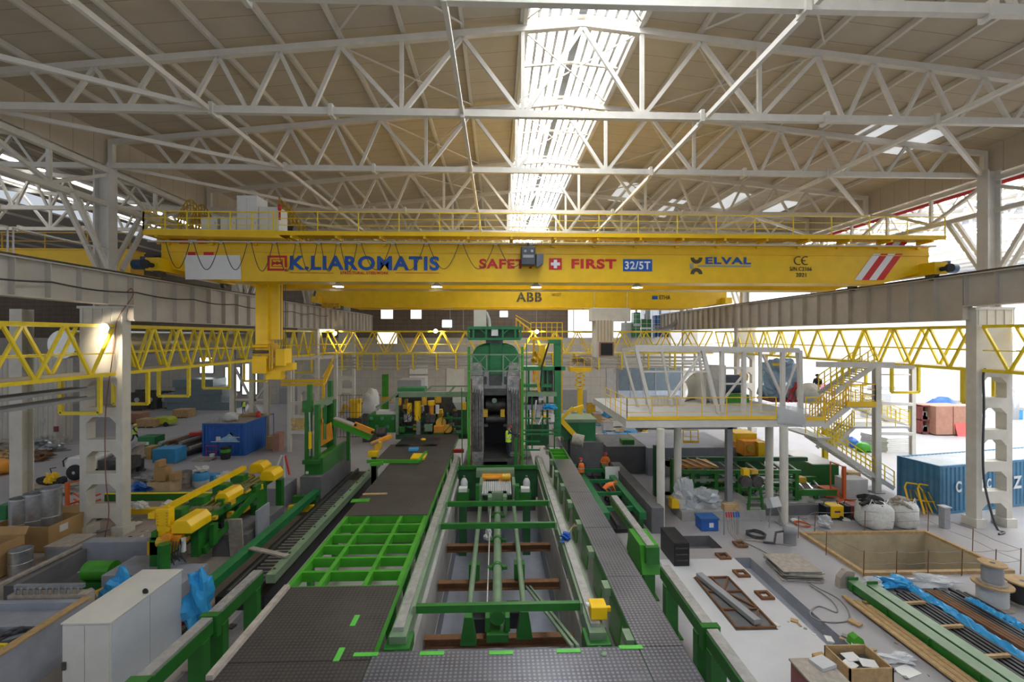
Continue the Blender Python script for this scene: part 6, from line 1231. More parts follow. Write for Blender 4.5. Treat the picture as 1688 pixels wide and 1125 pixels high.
MB().box(c.x - .08, c.y, 0, c.x + .08, c.y + .16, 2.0).build('post', M['orange_red'], t); q = MB(); q.beam((c.x, c.y, .05), (c.x - .7, c.y + .5, .5), .1); q.beam((c.x, c.y + .1, .05), (c.x + .5, c.y - .5, .05), .12); q.beam((c.x, c.y + .1, .05), (c.x - .6, c.y - .2, .05), .12); q.build('foot', M['orange_red'], t)
MB().beam((c.x, c.y + .08, 1.95), (c.x - .65, c.y + .3, 2.2), .06).build('top_arm', M['orange_red'], t); MB().beam((c.x - .65, c.y + .3, 2.2), (c.x - .65, c.y + .3, .2), .05).build('rear_post', M['orange_red'], t); MB().box(c.x - 1.0, c.y + .2, .15, c.x - .2, c.y + .9, .6).build('lattice_base', M['orange_red'], t)
t = thing('yellow_shear', 'yellow cutting machine behind the round mezzanine columns', 'machine', G(1245, 765)); Y = 30; P(1226, 728, 1262, 752, Y, 1.8, 'frame', 'orange', t, .05); P(1213, 715, 1248, 730, Y + .8, 1.5, 'table', 'yellow', t, .03); P(1250, 730, 1262, 760, Y - .3, .4, 'guard', 'yellow', t, .03); P(1228, 752, 1260, 775, Y + .2, 1.2, 'base', 'green_dark', t)
q = MB(); q.cyl(at(1238, 740, Y=Y - .02), at(1238, 740, Y=Y - .2), .25, n=14); q.build('wheel', M['yellow_dark'], t)
t = thing('guard_railing', 'short yellow guard rail on the slab behind the mezzanine columns', 'railing', at(1136, 730, Y=30)); z = zat(741, 31); a, b = at(1126, 731, Y=32.5), at(1151, 731, Y=32.5); railing(t, [(a.x, 32.5, z), (b.x, 32.5, z)], M['yellow'], .9, .5, .03, 1, .15)
struct(MB().box(xat(1068, 31), 31, 0, xat(1215, 31), 36, zat(741, 31)).build('wall_slab_behind', M['concrete_blue'])); 
t = thing('green_bin', 'small green bin on the slab behind the workers', 'bin', at(1036, 735, Y=32)); P(1026, 726, 1046, 738, 32, .8, 'tub', 'green', t, .03); struct(MB().box(xat(1000, 31.5), 31.5, 0, xat(1066, 31.5), 35.5, zat(738, 31.5)).build('wall_slab_dark', M['concrete_dark']))
t = thing('skip', 'green metal skip beside the yellow sloping arm', 'skip', at(955, 728, Y=31)); P(930, 696, 982, 728, 31, 2.2, 'body', 'green_mill', t, .03); P(928, 692, 984, 697, 30.9, 2.4, 'rim', 'green_pale', t); P(953, 697, 956, 728, 30.92, .08, 'rib', 'green_mill', t); struct(MB().box(xat(936, 30.5), 30.5, 0, xat(995, 30.5), 34, zat(731, 30.5)).build('wall_skip_block', M['concrete_dark']))
t = thing('roll_handler', 'yellow sloping roll arm with a wrapped roll at its end', 'machine', at(925, 700, Y=29)); Y = 29
MB().beam(at(924, 693, Y=Y), at(945, 672, Y=Y), .18).build('upper_arm', M['yellow'], t); MB().beam(at(922, 690, Y=Y), at(948, 718, Y=Y), .22, .3).build('lower_arm', M['yellow'], t); MB().prism([(p.x, p.z) for p in (at(918, 712, Y=Y), at(923, 697, Y=Y), at(944, 718, Y=Y), at(936, 728, Y=Y))], 'y', Y + .1, Y + .5).build('cheek', M['green_dark'], t)
MB().cyl(at(944, 724, Y=Y - .3), at(962, 728, Y=Y - .5), .38, n=18).build('wrapped_roll', M['wood_grey'], t); P(936, 712, 940, 770, Y + .3, .2, 'leg', 'black', t); MB().beam(at(944, 676, Y=Y + .5), at(962, 671, Y=Y + .5), .3, .25).build('head', M['yellow'], t)
boxthing('grey_cabin', 'grey switch cabin far behind the yellow sloping arm', 'cabinet', 927, 968, 676, 2.6, 2, 'grey_paint'); 
t = thing('scissor_lift', 'yellow scissor lift with a loaded basket before the end wall', 'lift', at(957, 640, Y=48)); Y = 47; P(940, 606, 975, 613, Y, 1.6, 'basket_floor', 'yellow', t); a, b = at(940, 606, Y=Y), at(975, 606, Y=Y); railing(t, [(a.x, Y, a.z), (b.x, Y, a.z)], M['yellow'], 1.0, .7, .03, 1)
q = MB()
for k in range(4): v0, v1 = 613 + k * 7, 620 + k * 7; q.beam(at(948, v0, Y=Y), at(964, v1, Y=Y), .12); q.beam(at(964, v0, Y=Y), at(948, v1, Y=Y), .12)
q.beam(at(956, 640, Y=Y + .4), at(956, 694, Y=Y + .4), .5); q.build('scissor_arms', M['yellow'], t); P(942, 692, 972, 704, Y, 1.6, 'chassis', 'yellow_dark', t, .05); q = MB(); q.blob(at(960, 598, Y=Y + .7), .9, .5, .7, 5, .35); q.build('load', M['wood_grey'], t)
for k in range(4): MB().cyl(at(945 + (k % 2) * 24, 704, Y=Y + (k // 2) * 1.4), at(945 + (k % 2) * 24, 704, Y=Y + .25 + (k // 2) * 1.4), .3, n=12).build('wheel', M['rubber'], t)
# ventilation duct before the bright opening
t = thing('vent_duct', 'beige ribbed ventilation duct with a dark square mouth', 'duct', at(998, 590, Y=42)); Y = 42; P(983, 528, 1012, 590, Y, 2, 'duct_body', 'col_cream', t, .03)
for k in range(5): P(985 + k * 5.4, 528, 987 + k * 5.4, 563, Y - .06, .08, 'rib', 'cardboard_pale', t)
P(988, 564, 1012, 588, Y - .15, .16, 'mouth_frame', 'brown_crate', t); P(990.5, 566, 1010, 586, Y - .2, .06, 'mouth', 'black', t); P(975, 508, 1040, 530, Y + .3, 1.4, 'head_duct', 'col_cream', t, .05)
for u in (980, 1034): c = at(u, 510, Y=42.2); MB().cyl((c.x, 42.4, c.z - .1), (c.x, 42.25, 17.85), .03, n=6).build('hanger_rod', M['galv'], t)
# machines behind the opening, seen against the light
for k, (u0, v0, u1, v1, Y, mt, lb) in enumerate(((1045, 515, 1056, 545, 69, 'green_mill', 'dark green machine column'), (1057, 526, 1074, 548, 70, 'green', 'green machine block'), (1080, 520, 1100, 548, 71, 'blue_box', 'blue machine cabinet'), (1101, 528, 1120, 560, 68, 'dark_steel', 'dark machine housing'), (1064, 508, 1072, 522, 72, 'grey_light', 'pale machine head'), (1024, 532, 1042, 548, 70, 'galv', 'silver pipe cluster'))):
    a = at(u0, v0, Y=Y); b = at(u1, 548, Y=Y); t = thing('tall_machine', lb + ' inside the bright opening of the end wall', 'machine', (a.x, Y, 9.4)); z1 = max(a.z, 9.9)
    MB().box(a.x, Y, 9.4, b.x, Y + 1.5, z1).build('body', M[mt], t, .05); MB().box(a.x - .1, Y - .15, 9.4 + (z1 - 9.4) * .45, b.x + .1, Y, 9.4 + (z1 - 9.4) * .55).build('band', M['galv'], t); MB().cyl(((a.x + b.x) / 2, Y + .5, z1), ((a.x + b.x) / 2, Y + .5, z1 + .8), .18).build('stack', M['grey_light'], t)
t = thing('safety_net', 'thin net stretched across the bright opening of the end wall', 'net', (17, 65.5, 9.6)); q = MB()
for i in range(19): x = 10.4 + i * .82; q.beam((x, 65.98, 9.4), (x, 65.98, 13.62), .035)
for i in range(7): q.beam((10.25, 65.98, 9.5 + i * .66), (25.4, 65.98, 9.5 + i * .66), .035)
q.build('netting', M['white'], t)
tag(MB().tube(smooth([at(u, v, Y=60) for u, v in ((1125, 505), (1122, 520), (1112, 534), (1098, 542), (1080, 546))]), .28, 8).build('bent_pipe', M['grey_paint']), 'bent grey pipe curving down before the bright opening', 'pipe')
# ================================================================ DIM SIDE OF THE HALL
# electrical cabinet
t = thing('electrical_cabinet', 'tall cream electrical cabinet, lowest in view between the grey basin and the saddle beams', 'cabinet', (-10.7, 11.9, 0)); m = M['cabinet']
cx0, cx1, cy0, cy1 = -11.17, -9.97, 12.05, 14.7
MB().box(cx0, cy0, .1, cx1, cy1, 2.2).build('casing', m, t, .015); MB().box(cx0 - .02, cy0 - .02, 0, cx1 + .02, cy1 + .02, .1).build('plinth', M['grey_paint'], t)
MB().box(cx0 - .03, cy0 - .03, 2.2, cx1 + .03, cy1 + .03, 2.24).build('roof_sheet', m, t, .01)
for x0, x1 in ((cx0 + .02, cx0 + .56), (cx0 + .58, cx1 - .02)): MB().box(x0, cy0 - .02, .14, x1, cy0, 2.17).build('door', m, t)
for k, (y0, y1) in enumerate(((cy0 + .04, cy0 + 1.3), (cy0 + 1.33, cy1 - .04))): MB().box(cx1, y0, .14, cx1 + .015, y1, 2.17).build('side_panel', paint('cabinet_side_%d' % k, (.50, .52, .56), .4, 0, .04), t)
MB().box(cx0 + .03, cy0 - .06, 1.05, cx0 + .12, cy0 - .02, 1.25).build('lock', M['dark_steel'], t); q = MB(); q.lathe((cx1 - .1, cy0 + 1.3, 2.3), [(.05, -.02), (.09, 0), (.05, .02)], 12, 'y'); q.build('lifting_eye', M['black'], t)
# grey basin
t = MB(); t.box(-18.5, 8, 0, -12.72, 14.6, 1.2); t.box(-12.92, 8, 1.2, -12.72, 14.6, 1.42); t.box(-18.5, 14.4, 1.2, -12.92, 14.6, 1.42); t.box(-16.6, 13.3, 1.2, -12.92, 13.42, 1.4); struct(t.build('wall_basin', M['concrete_blue']))
tag(MB().box(-12.95, 8, 1.42, -12.69, 14.65, 1.46).build('basin_coping', M['wood']), 'thin timber coping on the grey basin wall', 'coping')
t = thing('floor_notice', 'dark notice plate fixed on the grey basin wall', 'notice', (-12.71, 11.4, 1)); MB().box(-12.72, 11.3, .75, -12.7, 11.75, 1.12).build('board', M['dark_steel'], t); MB().box(-12.7, 11.38, .95, -12.695, 11.67, 1.08).build('pictogram', M['concrete'], t)
coil((-13.35, 12.3, 1.2), .36, 80, 'yellow_pale', 'coil of yellow cable in the grey basin', .035); coil((-14.2, 12.8, 1.2), .4, 90, 'cable_grey', 'coil of grey cable in the grey basin behind the yellow one', .04); coil((-13.35, 13.0, 1.2), .32, 80, 'cable', 'coil of dark cable in the grey basin beside the basin wall', .04)
tag(MB().box(-15.3, 14.7, .0, -12.9, 15.0, 1.5).build('tray_rack', M['wood_grey']), 'pale timber rack standing behind the grey basin', 'rack'); q = MB()
for k in range(11): q.cyl((-15.1 + k * .19, 14.75, 1.5), (-15.1 + k * .19, 14.75, 1.7), .03, n=6)
q.beam((-15.2, 14.85, 1.7), (-13.1, 14.85, 1.7), .12); tag(q.build('cable_comb', M['galv']), 'metal comb strip with bolts on the timber rack', 'bracket')
t = thing('wrapped_machine', 'machine under blue film behind the electrical cabinet', 'machine', (-10.2, 15.2, 0)); MB().blob((-9.75, 15.2, .9), .36, .45, 1.05, 3, .2, 14, 9, -.85).build('film', M['plastic_blue'], t); MB().box(-10.1, 14.9, 0, -9.4, 15.6, .15).build('skid', M['dark_steel'], t)
c = G(207, 975, .0); t = thing('wrapped_machine', 'motor under blue film beside the grey pump, behind the cabinet roof', 'machine', (-13.2, 15.6, 0)); MB().blob((-12.9, 16.0, .75), .5, .4, .75, 6, .2, 14, 9, -.9).build('film', M['plastic_blue'], t); MB().box(-13.4, 15.5, 0, -12.6, 16.3, .1).build('skid', M['dark_steel'], t)
t = thing('grey_pump', 'round grey pump lying beside the blue film', 'pump', (-14.3, 16, 0)); MB().cyl((-14.5, 15.1, .55), (-13.9, 16.1, .6), .36, n=18).build('barrel', M['grey_paint'], t); MB().box(-14.6, 15.2, 0, -13.8, 16.0, .25).build('foot', M['concrete_dark'], t); MB().cyl((-13.95, 16.05, .6), (-13.7, 16.5, .62), .2, n=12).build('shaft_end', M['yellow_dark'], t)
t = thing('green_motor', 'green motor standing behind the grey pump', 'motor', (-14, 17.3, 0)); MB().cyl((-15.5, 17.7, .75), (-14.5, 17.7, .75), .34, n=16).build('body', M['green_bright'], t); MB().box(-15.6, 17.4, 0, -14.4, 18.0, .42).build('base', M['green'], t)
for u, v, lb in ((302, 1018, 'behind the electrical cabinet'), (323, 1092, 'on the floor between the saddle beam and the worn plate')):
    c = G(u, v + 12); t = thing('fire_extinguisher', 'red fire extinguisher ' + lb, 'fire extinguisher', c); MB().lathe((c.x, c.y, 0), [(.09, 0), (.1, .03), (.1, .5), (.05, .6), (.03, .65)], 14).build('cylinder', M['red'], t); MB().box(c.x - .03, c.y - .06, .65, c.x + .03, c.y + .05, .72).build('handle', M['black'], t)
# concrete pedestals
def pedestal(x0, y0, x1, y1, h, nm, mat='concrete_blue'): struct(MB().box(x0, y0, 0, x1, y1, h).build('wall_' + nm, M[mat]))
pedestal(-14.3, 16.9, -12.3, 18.4, .95, 'pedestal'); pedestal(-12.7, 16.4, -11.2, 18.0, .8, 'pedestal_small'); pedestal(-12.4, 20.2, -10.9, 23.6, .95, 'pedestal_rear', 'concrete_dark'); pedestal(-14.2, 25.5, -11.9, 27.4, 1.2, 'pedestal_mid'); pedestal(-17.2, 19.4, -14.5, 19.9, 1.05, 'low_barrier'); pedestal(-17.4, 16.6, -17.0, 19.6, .8, 'low_barrier_side', 'concrete_dark')
struct(MB().box(-17.0, 14.8, .0, -14.6, 19.3, .02).build('floor_dark_pit', M['concrete_dark']))
tag(MB().beam((-17.5, 15.2, .88), (-17.3, 19.8, .88), .2, .08).build('edge_plank', M['wood_grey']), 'grey plank on the low concrete barrier', 'plank')
# uncoiler machine
t = thing('roller_conveyor', 'yellow and green roller conveyor machine on concrete pedestals, beside the chain channel', 'machine', (-12.8, 17.5, .95)); Y = 17.6
P(258, 842, 277, 905, Y, .22, 'yellow_post', 'yellow', t, .03); q = MB(); px(q, 256, 840, 279, 868, Y - .03, .3); q.build('post_head', M['yellow'], t, .03)
q = MB()
for u in (259.5, 275.5):
    for v in range(846, 868, 5): c = at(u, v, Y=Y - .04); q.cyl(c, c + V(0, -.03, 0), .03, n=8)
q.build('bolt', M['yellow_dark'], t); P(241, 893, 277, 917, Y - .1, 1.2, 'base', 'yellow_dark', t, .04); q = MB(); q.cyl(at(262, 893, Y=Y - .2), at(275, 893, Y=Y - .2), .2, n=14); q.build('motor', M['yellow_dark'], t); P(261, 890, 273, 903, Y - .35, .2, 'switch_box', 'white', t)
x0, x1 = -13.0, -11.7
MB().beam((x0, 17.5, 2.85), (x0, 23.8, 2.85), .22, .2).build('upper_beam', M['yellow'], t); MB().beam((x1 - .05, 17.5, 2.2), (x1 - .05, 24, 2.2), .2, .28).build('lower_beam', M['green'], t); MB().beam((x0 + .1, 17.5, 2.1), (x0 + .1, 24, 2.1), .18, .3).build('lower_beam', M['green'], t)
for k in range(4): MB().beam((-12.75 + k * .26, 17.7, 2.35 + .03 * (k % 2)), (-12.75 + k * .26, 23.8, 2.35 + .03 * (k % 2)), .1, .1).build('olive_rail', paint('olive_%d' % k, (.22, .20, .05), .5, .2, .2), t)
def bonnet(xc, y, w, d, h, z): 
    q = MB(); q.prism([(xc - w / 2, z), (xc + w / 2, z), (xc + w / 2, z + h * .55), (xc + w * .25, z + h), (xc - w * .3, z + h), (xc - w / 2, z + h * .6)], 'y', y, y + d); q.build('yellow_bonnet', M['yellow'], t, .03)
bonnet(-11.75, 17.3, .75, 1.2, .5, 2.25); bonnet(-12.0, 20.2, .6, 1.2, .42, 2.35); bonnet(-11.6, 23.3, .75, 1.0, .5, 2.3); bonnet(-12.5, 24.0, .8, .8, .5, 2.5)
for y in (18.4, 19.8, 21.4, 22.8): MB().box(x0 - .15, y, 2.0, x0 + .5, y + .5, 2.75).build('bearing_block', M['green'], t, .03)
for y in (18.9, 19.6, 20.6, 21.9, 22.6): MB().cyl((x0 + .1, y, 2.3), (x1, y, 2.3), .13, n=12).build('roller', M['machined'], t)
q = MB(); q.box(-12.5, 17.3, 1.85, -11.75, 17.75, 2.2); q.cyl((-12.2, 17.15, 2.15), (-12.2, 17.9, 2.15), .16, n=12); q.build('orange_drive', M['orange'], t)
q = MB(); r_ = random.Random(6)
for k in range(9): x = -12.5 + k * .1; q.tube([(x, 17.25, 2.0), (x + .05, 17.1, 1.6), (x + .1, 17.3, 1.1 + .3 * r_.random())], .02, 5)
q.build('hose', M['cable'], t)
MB().cyl((-12.05, 16.85, .8), (-12.05, 16.85, 2.1), .2, n=16).build('round_leg', M['green'], t); MB().box(-12.4, 16.55, .8, -11.7, 17.15, .85).build('foot_plate', M['green'], t)
for x, y, d in ((-12.9, 17.5, .4), (-11.85, 18.2, .9), (-12.8, 21, .5), (-11.8, 22.4, 1.0), (-11.5, 24.3, .3)): MB().box(x - .15, y, .95 if y < 24 else 0, x + .15, y + d, 2.05).build('leg', M['green'], t)
P(345, 866, 352, 900, 18.6, .3, 'leg', 'green', t); MB().beam((-11.6, 18.4, 1.1), (-11.55, 22.6, 2.2), .12, .3).build('diagonal_beam', M['green'], t); P(295, 888, 303, 912, 17.3, .15, 'white_canister', 'white', t, .03)
tag(MB().obox((-10.75, 21.2, 1.0), (.08, 1.1, 1.6), .0).build('grey_board', M['concrete_blue']), 'bluish grey board standing beside the chain channel, at the conveyor end', 'board'); tag(MB().obox((-11.3, 20.05, .9), (.55, .1, 1.7), .1, R(8)).build('timber_board', M['wood_grey']), 'grey timber board leaning on the dark pedestal', 'board')
r_ = random.Random(31)
for i in range(46):
    y = r_.uniform(17.8, 24.2); x = r_.uniform(-12.95, -11.5); z = r_.uniform(1.5, 2.6); sx, sy, sz = r_.uniform(.1, .3), r_.uniform(.15, .6), r_.uniform(.08, .25)
    if i % 4 == 0: MB().cyl((x, y, z), (x + .02, y + sy * 1.4, z), .06, n=8).build('cylinder', M[('machined', 'yellow_dark', 'galv')[i % 3]], t)
    else: MB().obox((x, y, z), (sx, sy, sz), r_.uniform(-.1, .1)).build(('bracket', 'valve', 'cover')[i % 3], M[('green', 'dark_steel', 'yellow_dark', 'green_dark', 'wood_grey', 'yellow', 'black')[i % 7]], t, .01)
MB().box(-12.9, 18, 1.0, -12.8, 24, 2.0).build('dark_gap_panel', M['green_dark'], t)  # dark panel added for the shaded gaps under the beams
# horizontal green and yellow beams behind the perforated column
t = thing('beam_rack', 'green and yellow beams lying behind the perforated column, bags on top', 'beam', (-18, 24.6, .4)); 
MB().box(-21.5, 25.6, .55, -13.4, 26.0, .95).build('green_beam', M['green'], t); MB().box(-21.5, 24.4, .3, -13.2, 24.75, .55).build('yellow_beam', M['yellow'], t); MB().box(-21.5, 25.58, .95, -13.4, 25.7, 1.0).build('yellow_edge', M['yellow_pale'], t)
for x in (-21, -17.5, -13.8): MB().box(x, 24.4, 0, x + .25, 26, .3).build('foot', M['green_dark'], t)
t = thing('beam_rack', 'green and yellow beams lying behind the conveyor end', 'beam', (-12, 24.9, .4)); MB().box(-11.2, 25.2, .5, -9.9, 25.5, .85).build('green_beam', M['green'], t); MB().box(-11.2, 24.7, .2, -9.9, 25, .5).build('yellow_beam', M['yellow'], t); MB().box(-11, 24.7, 0, -10.7, 25.5, .2).build('foot', M['green_dark'], t)
for k, x in enumerate((-18.8, -17.3, -15.6)): tag(MB().blob((x, 24.6, .68), .42, .3, .22, k, .2, 12, 7, -.6).build('cloth_bag', M['bag_white']), 'white cloth bag lying on the yellow beam, %s one from the perforated column' % ORD[k], 'bag', 'cloth bags on the yellow beam')
# cartons and ducts beside the column
def carton(name, label, x0, y0, x1, y1, h, mat='cardboard', flap=True, z=0):
    t = thing(name, label, 'box', (x0, y0, z)); m = M[mat]; w = .03
    q = MB(); q.box(x0, y0, z, x1, y0 + w, z + h); q.box(x0, y1 - w, z, x1, y1, z + h); q.box(x0, y0 + w, z, x0 + w, y1 - w, z + h); q.box(x1 - w, y0 + w, z, x1, y1 - w, z + h); q.box(x0, y0, z, x1, y1, z + w); q.build('walls', m, t)
    if flap: MB().beam((x0, y0, z + h), (x1, y0, z + h), .02, .02).build('rim', M['cardboard_pale'], t); MB().obox(((x0 + x1) / 2, y1 + .1, z + h + .12), (x1 - x0, .02, .35), 0, R(-25)).build('flap', m, t)
    return t
c = G(80, 912); carton('cardboard_box', 'big open cardboard box holding the galvanized ducts, beside the perforated column', -22.6, c.y, c.x, c.y + 1.7, 1.15)
MB().box(c.x, c.y + .5, .7, c.x + .02, c.y + .9, 1.0).build('label_sheet', M['white'], bpy.data.objects['cardboard_box'])
carton('cardboard_box', 'open cardboard box at the frame edge, before the big one', -22.5, 18.0, G(30, 940).x, 19.6, 1.35)
def duct(c, r, h, label, z=0):
    t = thing('galvanized_duct', label, 'duct', (c[0], c[1], z), 'galvanized duct pieces'); MB().cyl((c[0], c[1], z), (c[0], c[1], z + h), r, n=24, caps=False).build('shell', M['galv'], t); MB().cyl((c[0], c[1], z + .03), (c[0], c[1], z + h - .01), r * .96, n=24, caps=False).build('inner_shell', M['grey_paint'], t)
    for k in (.02, .5, .97): MB().lathe((c[0], c[1], z + h * k), [(r, -.02), (r + .025, 0), (r, .02)], 24, 'z', False).build('bead', M['galv'], t)
for k, (u, r) in enumerate(((33, .36), (58, .40), (84, .38))): duct((xat(u, 21.2 + k * .25), 21.2 + k * .25), r, 2.3 + .15 * k, 'upright galvanized duct in the big cardboard box, %s from its frame edge side' % ORD[k], .04)
c = G(34, 948); duct((c.x, c.y), .36, 1.05, 'short galvanized duct standing alone before the big cardboard box')
c = G(98, 930); t = thing('metal_box', 'grey metal box with lid on the floor before the perforated column', 'box', c); MB().box(c.x - .6, c.y, .12, c.x + .45, c.y + 1.2, .68).build('body', M['grey_paint'], t, .02); MB().box(c.x - .63, c.y - .03, .68, c.x + .48, c.y + 1.23, .74).build('lid', M['wood_grey'], t)
for x in (-.5, .35): MB().cyl((c.x + x, c.y + .05, .07), (c.x + x, c.y + .12, .07), .07, n=10).build('castor', M['rubber'], t)
# orange lift, engine, vehicle
c = G(109, 858); t = thing('orange_lift', 'orange lattice lift frame behind the perforated column', 'lift', c); m = M['orange_red']
MB().box(c.x - .07, c.y, 0, c.x + .07, c.y + .14, 1.95).build('mast', m, t); MB().beam((c.x, c.y + .07, 1.9), (c.x + 1.1, c.y + .8, 2.1), .07).build('top_rail', m, t)
for k in range(3): MB().beam((c.x - .4 + .1 * k, c.y + .2, .1 + .3 * k), (c.x + 1.0, c.y + .9, .45 + .3 * k), .09).build('lattice_bar', m, t); MB().beam((c.x - .4, c.y + .9, .5 + .3 * k), (c.x + 1.0, c.y + .3, .15 + .3 * k), .08).build('lattice_bar', m, t)
MB().box(c.x - .5, c.y + .1, 0, c.x + 1.1, c.y + 1.0, .2).build('chassis', m, t, .03)
c = G(80, 815); t = thing('engine_unit', 'small yellow and black engine on a pile of dark scrap', 'engine', c); MB().blob((c.x, c.y + .2, .25), 1.3, .8, .35, 3, .3).build('scrap_bed', M['wood_grey'], t); MB().blob((c.x, c.y + .2, .85), .35, .3, .4, 4, .2).build('block', M['yellow'], t); MB().box(c.x - .55, c.y, .5, c.x + .6, c.y + .6, .75).build('frame', M['black'], t, .04)
for s in (-1, 1): MB().cyl((c.x + s * .6, c.y + .05, .8), (c.x + s * .6, c.y + .35, .8), .2, n=14).build('wheel', M['rubber'], t)
MB().tube([(c.x, c.y + .2, 1.2), (c.x - .1, c.y + .2, 1.5), (c.x + .25, c.y + .2, 1.55)], .03, 6).build('exhaust', M['dark_steel'], t); MB().beam((c.x + .6, c.y, .6), (c.x + .8, c.y, 0), .05).build('stand', M['black'], t)
c = G(118, 792); t = thing('loader_vehicle', 'white loader vehicle with big tyres behind the perforated column', 'vehicle', (c.x + 1.5, c.y, 0)); x = c.x; y = c.y
MB().prism([(x - .4, .75), (x + .1, .7), (x + 1.6, .7), (x + 1.6, 1.5), (x - .25, 1.5), (x - .5, 1.1)], 'y', y, y + 1.6).build('body', M['white'], t, .08); MB().box(x + 1.6, y + .1, .5, x + 3.4, y + 1.5, 1.3).build('chassis', M['dark_steel'], t, .05)
for dx in (.25, 2.9): 
    for dy in (-.15, 1.45): MB().lathe((x + dx, y + dy, .52), [(.2, 0), (.48, 0), (.52, .06), (.52, .24), (.48, .3), (.2, .3)], 20, 'y').build('tyre', M['rubber'], t); MB().lathe((x + dx, y + dy - .01, .52), [(.01, 0), (.2, .02), (.22, .05)], 14, 'y').build('rim', M['grey_light'], t)
MB().blob((x + .5, y + .8, 1.75), .4, .4, .3, 3, .1).build('air_filter', M['white'], t); MB().cyl((x + .5, y + .8, 1.9), (x + .5, y + .8, 3.1), .03, n=6).build('aerial', M['grey_light'], t); MB().beam((x + 2.2, y + .8, 1.2), (x + 3.6, y + .8, 2.2), .3).build('boom', M['grey_paint'], t); MB().tube([(x - .3, y, 1.5), (x - .55, y, 1.3), (x - .5, y, .9)], .04, 6).build('mirror_arm', M['black'], t)
# boxes in the middle of the dim side
c0, c1 = G(242, 818), G(278, 818); carton('cardboard_box', 'pale cardboard box with smaller cartons stacked on it', c0.x, c0.y, c1.x, c0.y + 1.1, .8, 'cardboard_pale', False)
for k, (dx, w, h, z) in enumerate(((.25, .85, .8, .82), (1.15, .5, .45, .82), (.3, .35, .4, 1.63))): tag(MB().box(c0.x + dx, c0.y + .2, z, c0.x + dx + w * .8, c0.y + .8, z + h).build('small_carton', M['cardboard'], None, .01), 'small carton on the pale cardboard box, %s' % ('the tall one', 'the low one', 'standing on the tall one')[k], 'box')
c = G(299, 806); t = thing('metal_drum', 'grey brown metal drum beside the stacked cartons', 'drum', c); MB().lathe((c.x, c.y + .35, 0), [(.36, 0), (.37, .3), (.39, .32), (.37, .34), (.37, .65), (.39, .67), (.37, .7), (.36, 1.0)], 20).build('shell', M['wood_grey'], t); MB().lathe((c.x, c.y + .35, 1.0), [(.36, 0), (.3, .02)], 20).build('lid', M['dark_steel'], t)
c = G(325, 806); t = thing('plastic_barrel', 'pale barrel with a blue upper half beside the metal drum', 'barrel', c); MB().lathe((c.x, c.y + .4, 0), [(.38, 0), (.44, .1), (.45, .45)], 20).build('lower_half', M['grey_light'], t); MB().lathe((c.x, c.y + .4, .45), [(.46, 0), (.48, .1), (.45, .4), (.36, .5)], 20).build('upper_half', M['blue_light'], t); MB().blob((c.x, c.y + .4, 1.1), .4, .35, .2, 4, .3).build('rag', M['bag_white'], t)
boxthing('blue_case', 'blue metal case beside the pale barrel', 'box', 336, 352, 800, .6, .7, 'blue_light'); c = G(366, 806); tag(MB().blob((c.x, c.y + .3, .4), .48, .42, .55, 5, .2, 14, 9, -.72).build('white_sack', M['bag_white']), 'white sack beside the blue metal case', 'bag')
for k, (u, v, s, mt, lb) in enumerate(((226, 818, .75, 'blue', 'blue tarpaulin heap beside the perforated column'), (234, 798, .55, 'cable_grey', 'heap of grey sheets behind the blue tarpaulin'), (216, 812, .45, 'blue_light', 'pale blue film heap against the perforated column'))): c = G(u, v); tag(MB().blob((c.x, c.y + .4, s * .25), s * 1.2, s, s * .6, k + 20, .28, 14, 8, -.42).build('tarpaulin_heap', M[mt]), lb, 'tarpaulin')
# blue cabin container
t = thing('cabin_container', 'dark blue cabin container with goods on its roof', 'container', at(369, 752, z=0)); m = M['blue']; a, b = G(336, 752), G(402, 752); x0, x1, y0, y1, h = a.x, b.x, a.y, a.y + 4.6, 2.62
q = MB(); q.wave_wall((x0, y0), (x1, y0), .1, h - .1, .25, .04); q.wave_wall((x1, y0), (x1, y1), .1, h - .1, .25, .04); q.wave_wall((x0, y1), (x0, y0), .1, h - .1, .25, .04); q.build('wall', m, t); MB().box(x0, y0, h - .12, x1, y1, h).build('roof', M['wood_grey'], t)
q = MB()
for x in (x0, x1):
    for y in (y0, y1): q.beam((x, y, 0), (x, y, h), .16)
for z in (.07, h - .08): q.beam((x0, y0 - .02, z), (x1, y0 - .02, z), .14); q.beam((x1, y0, z), (x1, y1, z), .14)
q.build('corner_frame', m, t)
a = at(348, 735, Y=y0 - .08); b = at(395, 713, Y=y0 - .08); q = MB(); q.prism([(a.x + .3, a.z + .35), (b.x - .1, a.z + .35), (b.x - .4, a.z + .75), (b.x - .9, b.z), (a.x + 1.5, b.z), (a.x + 1.2, a.z + .75)], 'y', y0 - .1, y0 - .08); q.build('painted_shape', paint('sky_paint', (.30, .55, .75), .5), t)
q = MB(); q.box(a.x, y0 - .1, a.z + .28, b.x, y0 - .08, a.z + .33); q.box(a.x + 1.4, y0 - .11, a.z + .62, b.x, y0 - .09, a.z + .68); q.box(a.x + .4, y0 - .11, a.z + .4, a.x + .75, y0 - .09, a.z + .72); q.build('painted_line', M['white'], t)
for k, (u, s, mt, lb) in enumerate(((381, .48, 'bag_white', 'white sack on the roof of the dark blue container'),)): c = at(u, 690, Y=y0 + 1); tag(MB().blob((c.x, c.y, h + .32), .6, .5, .42, 3, .15, 14, 8, -.75).build('white_sack', M[mt]), lb, 'bag')
t = thing('mesh_crate', 'wire mesh crate on the roof of the dark blue container', 'crate', (x0 + .3, y0 + .4, h)); q = MB()
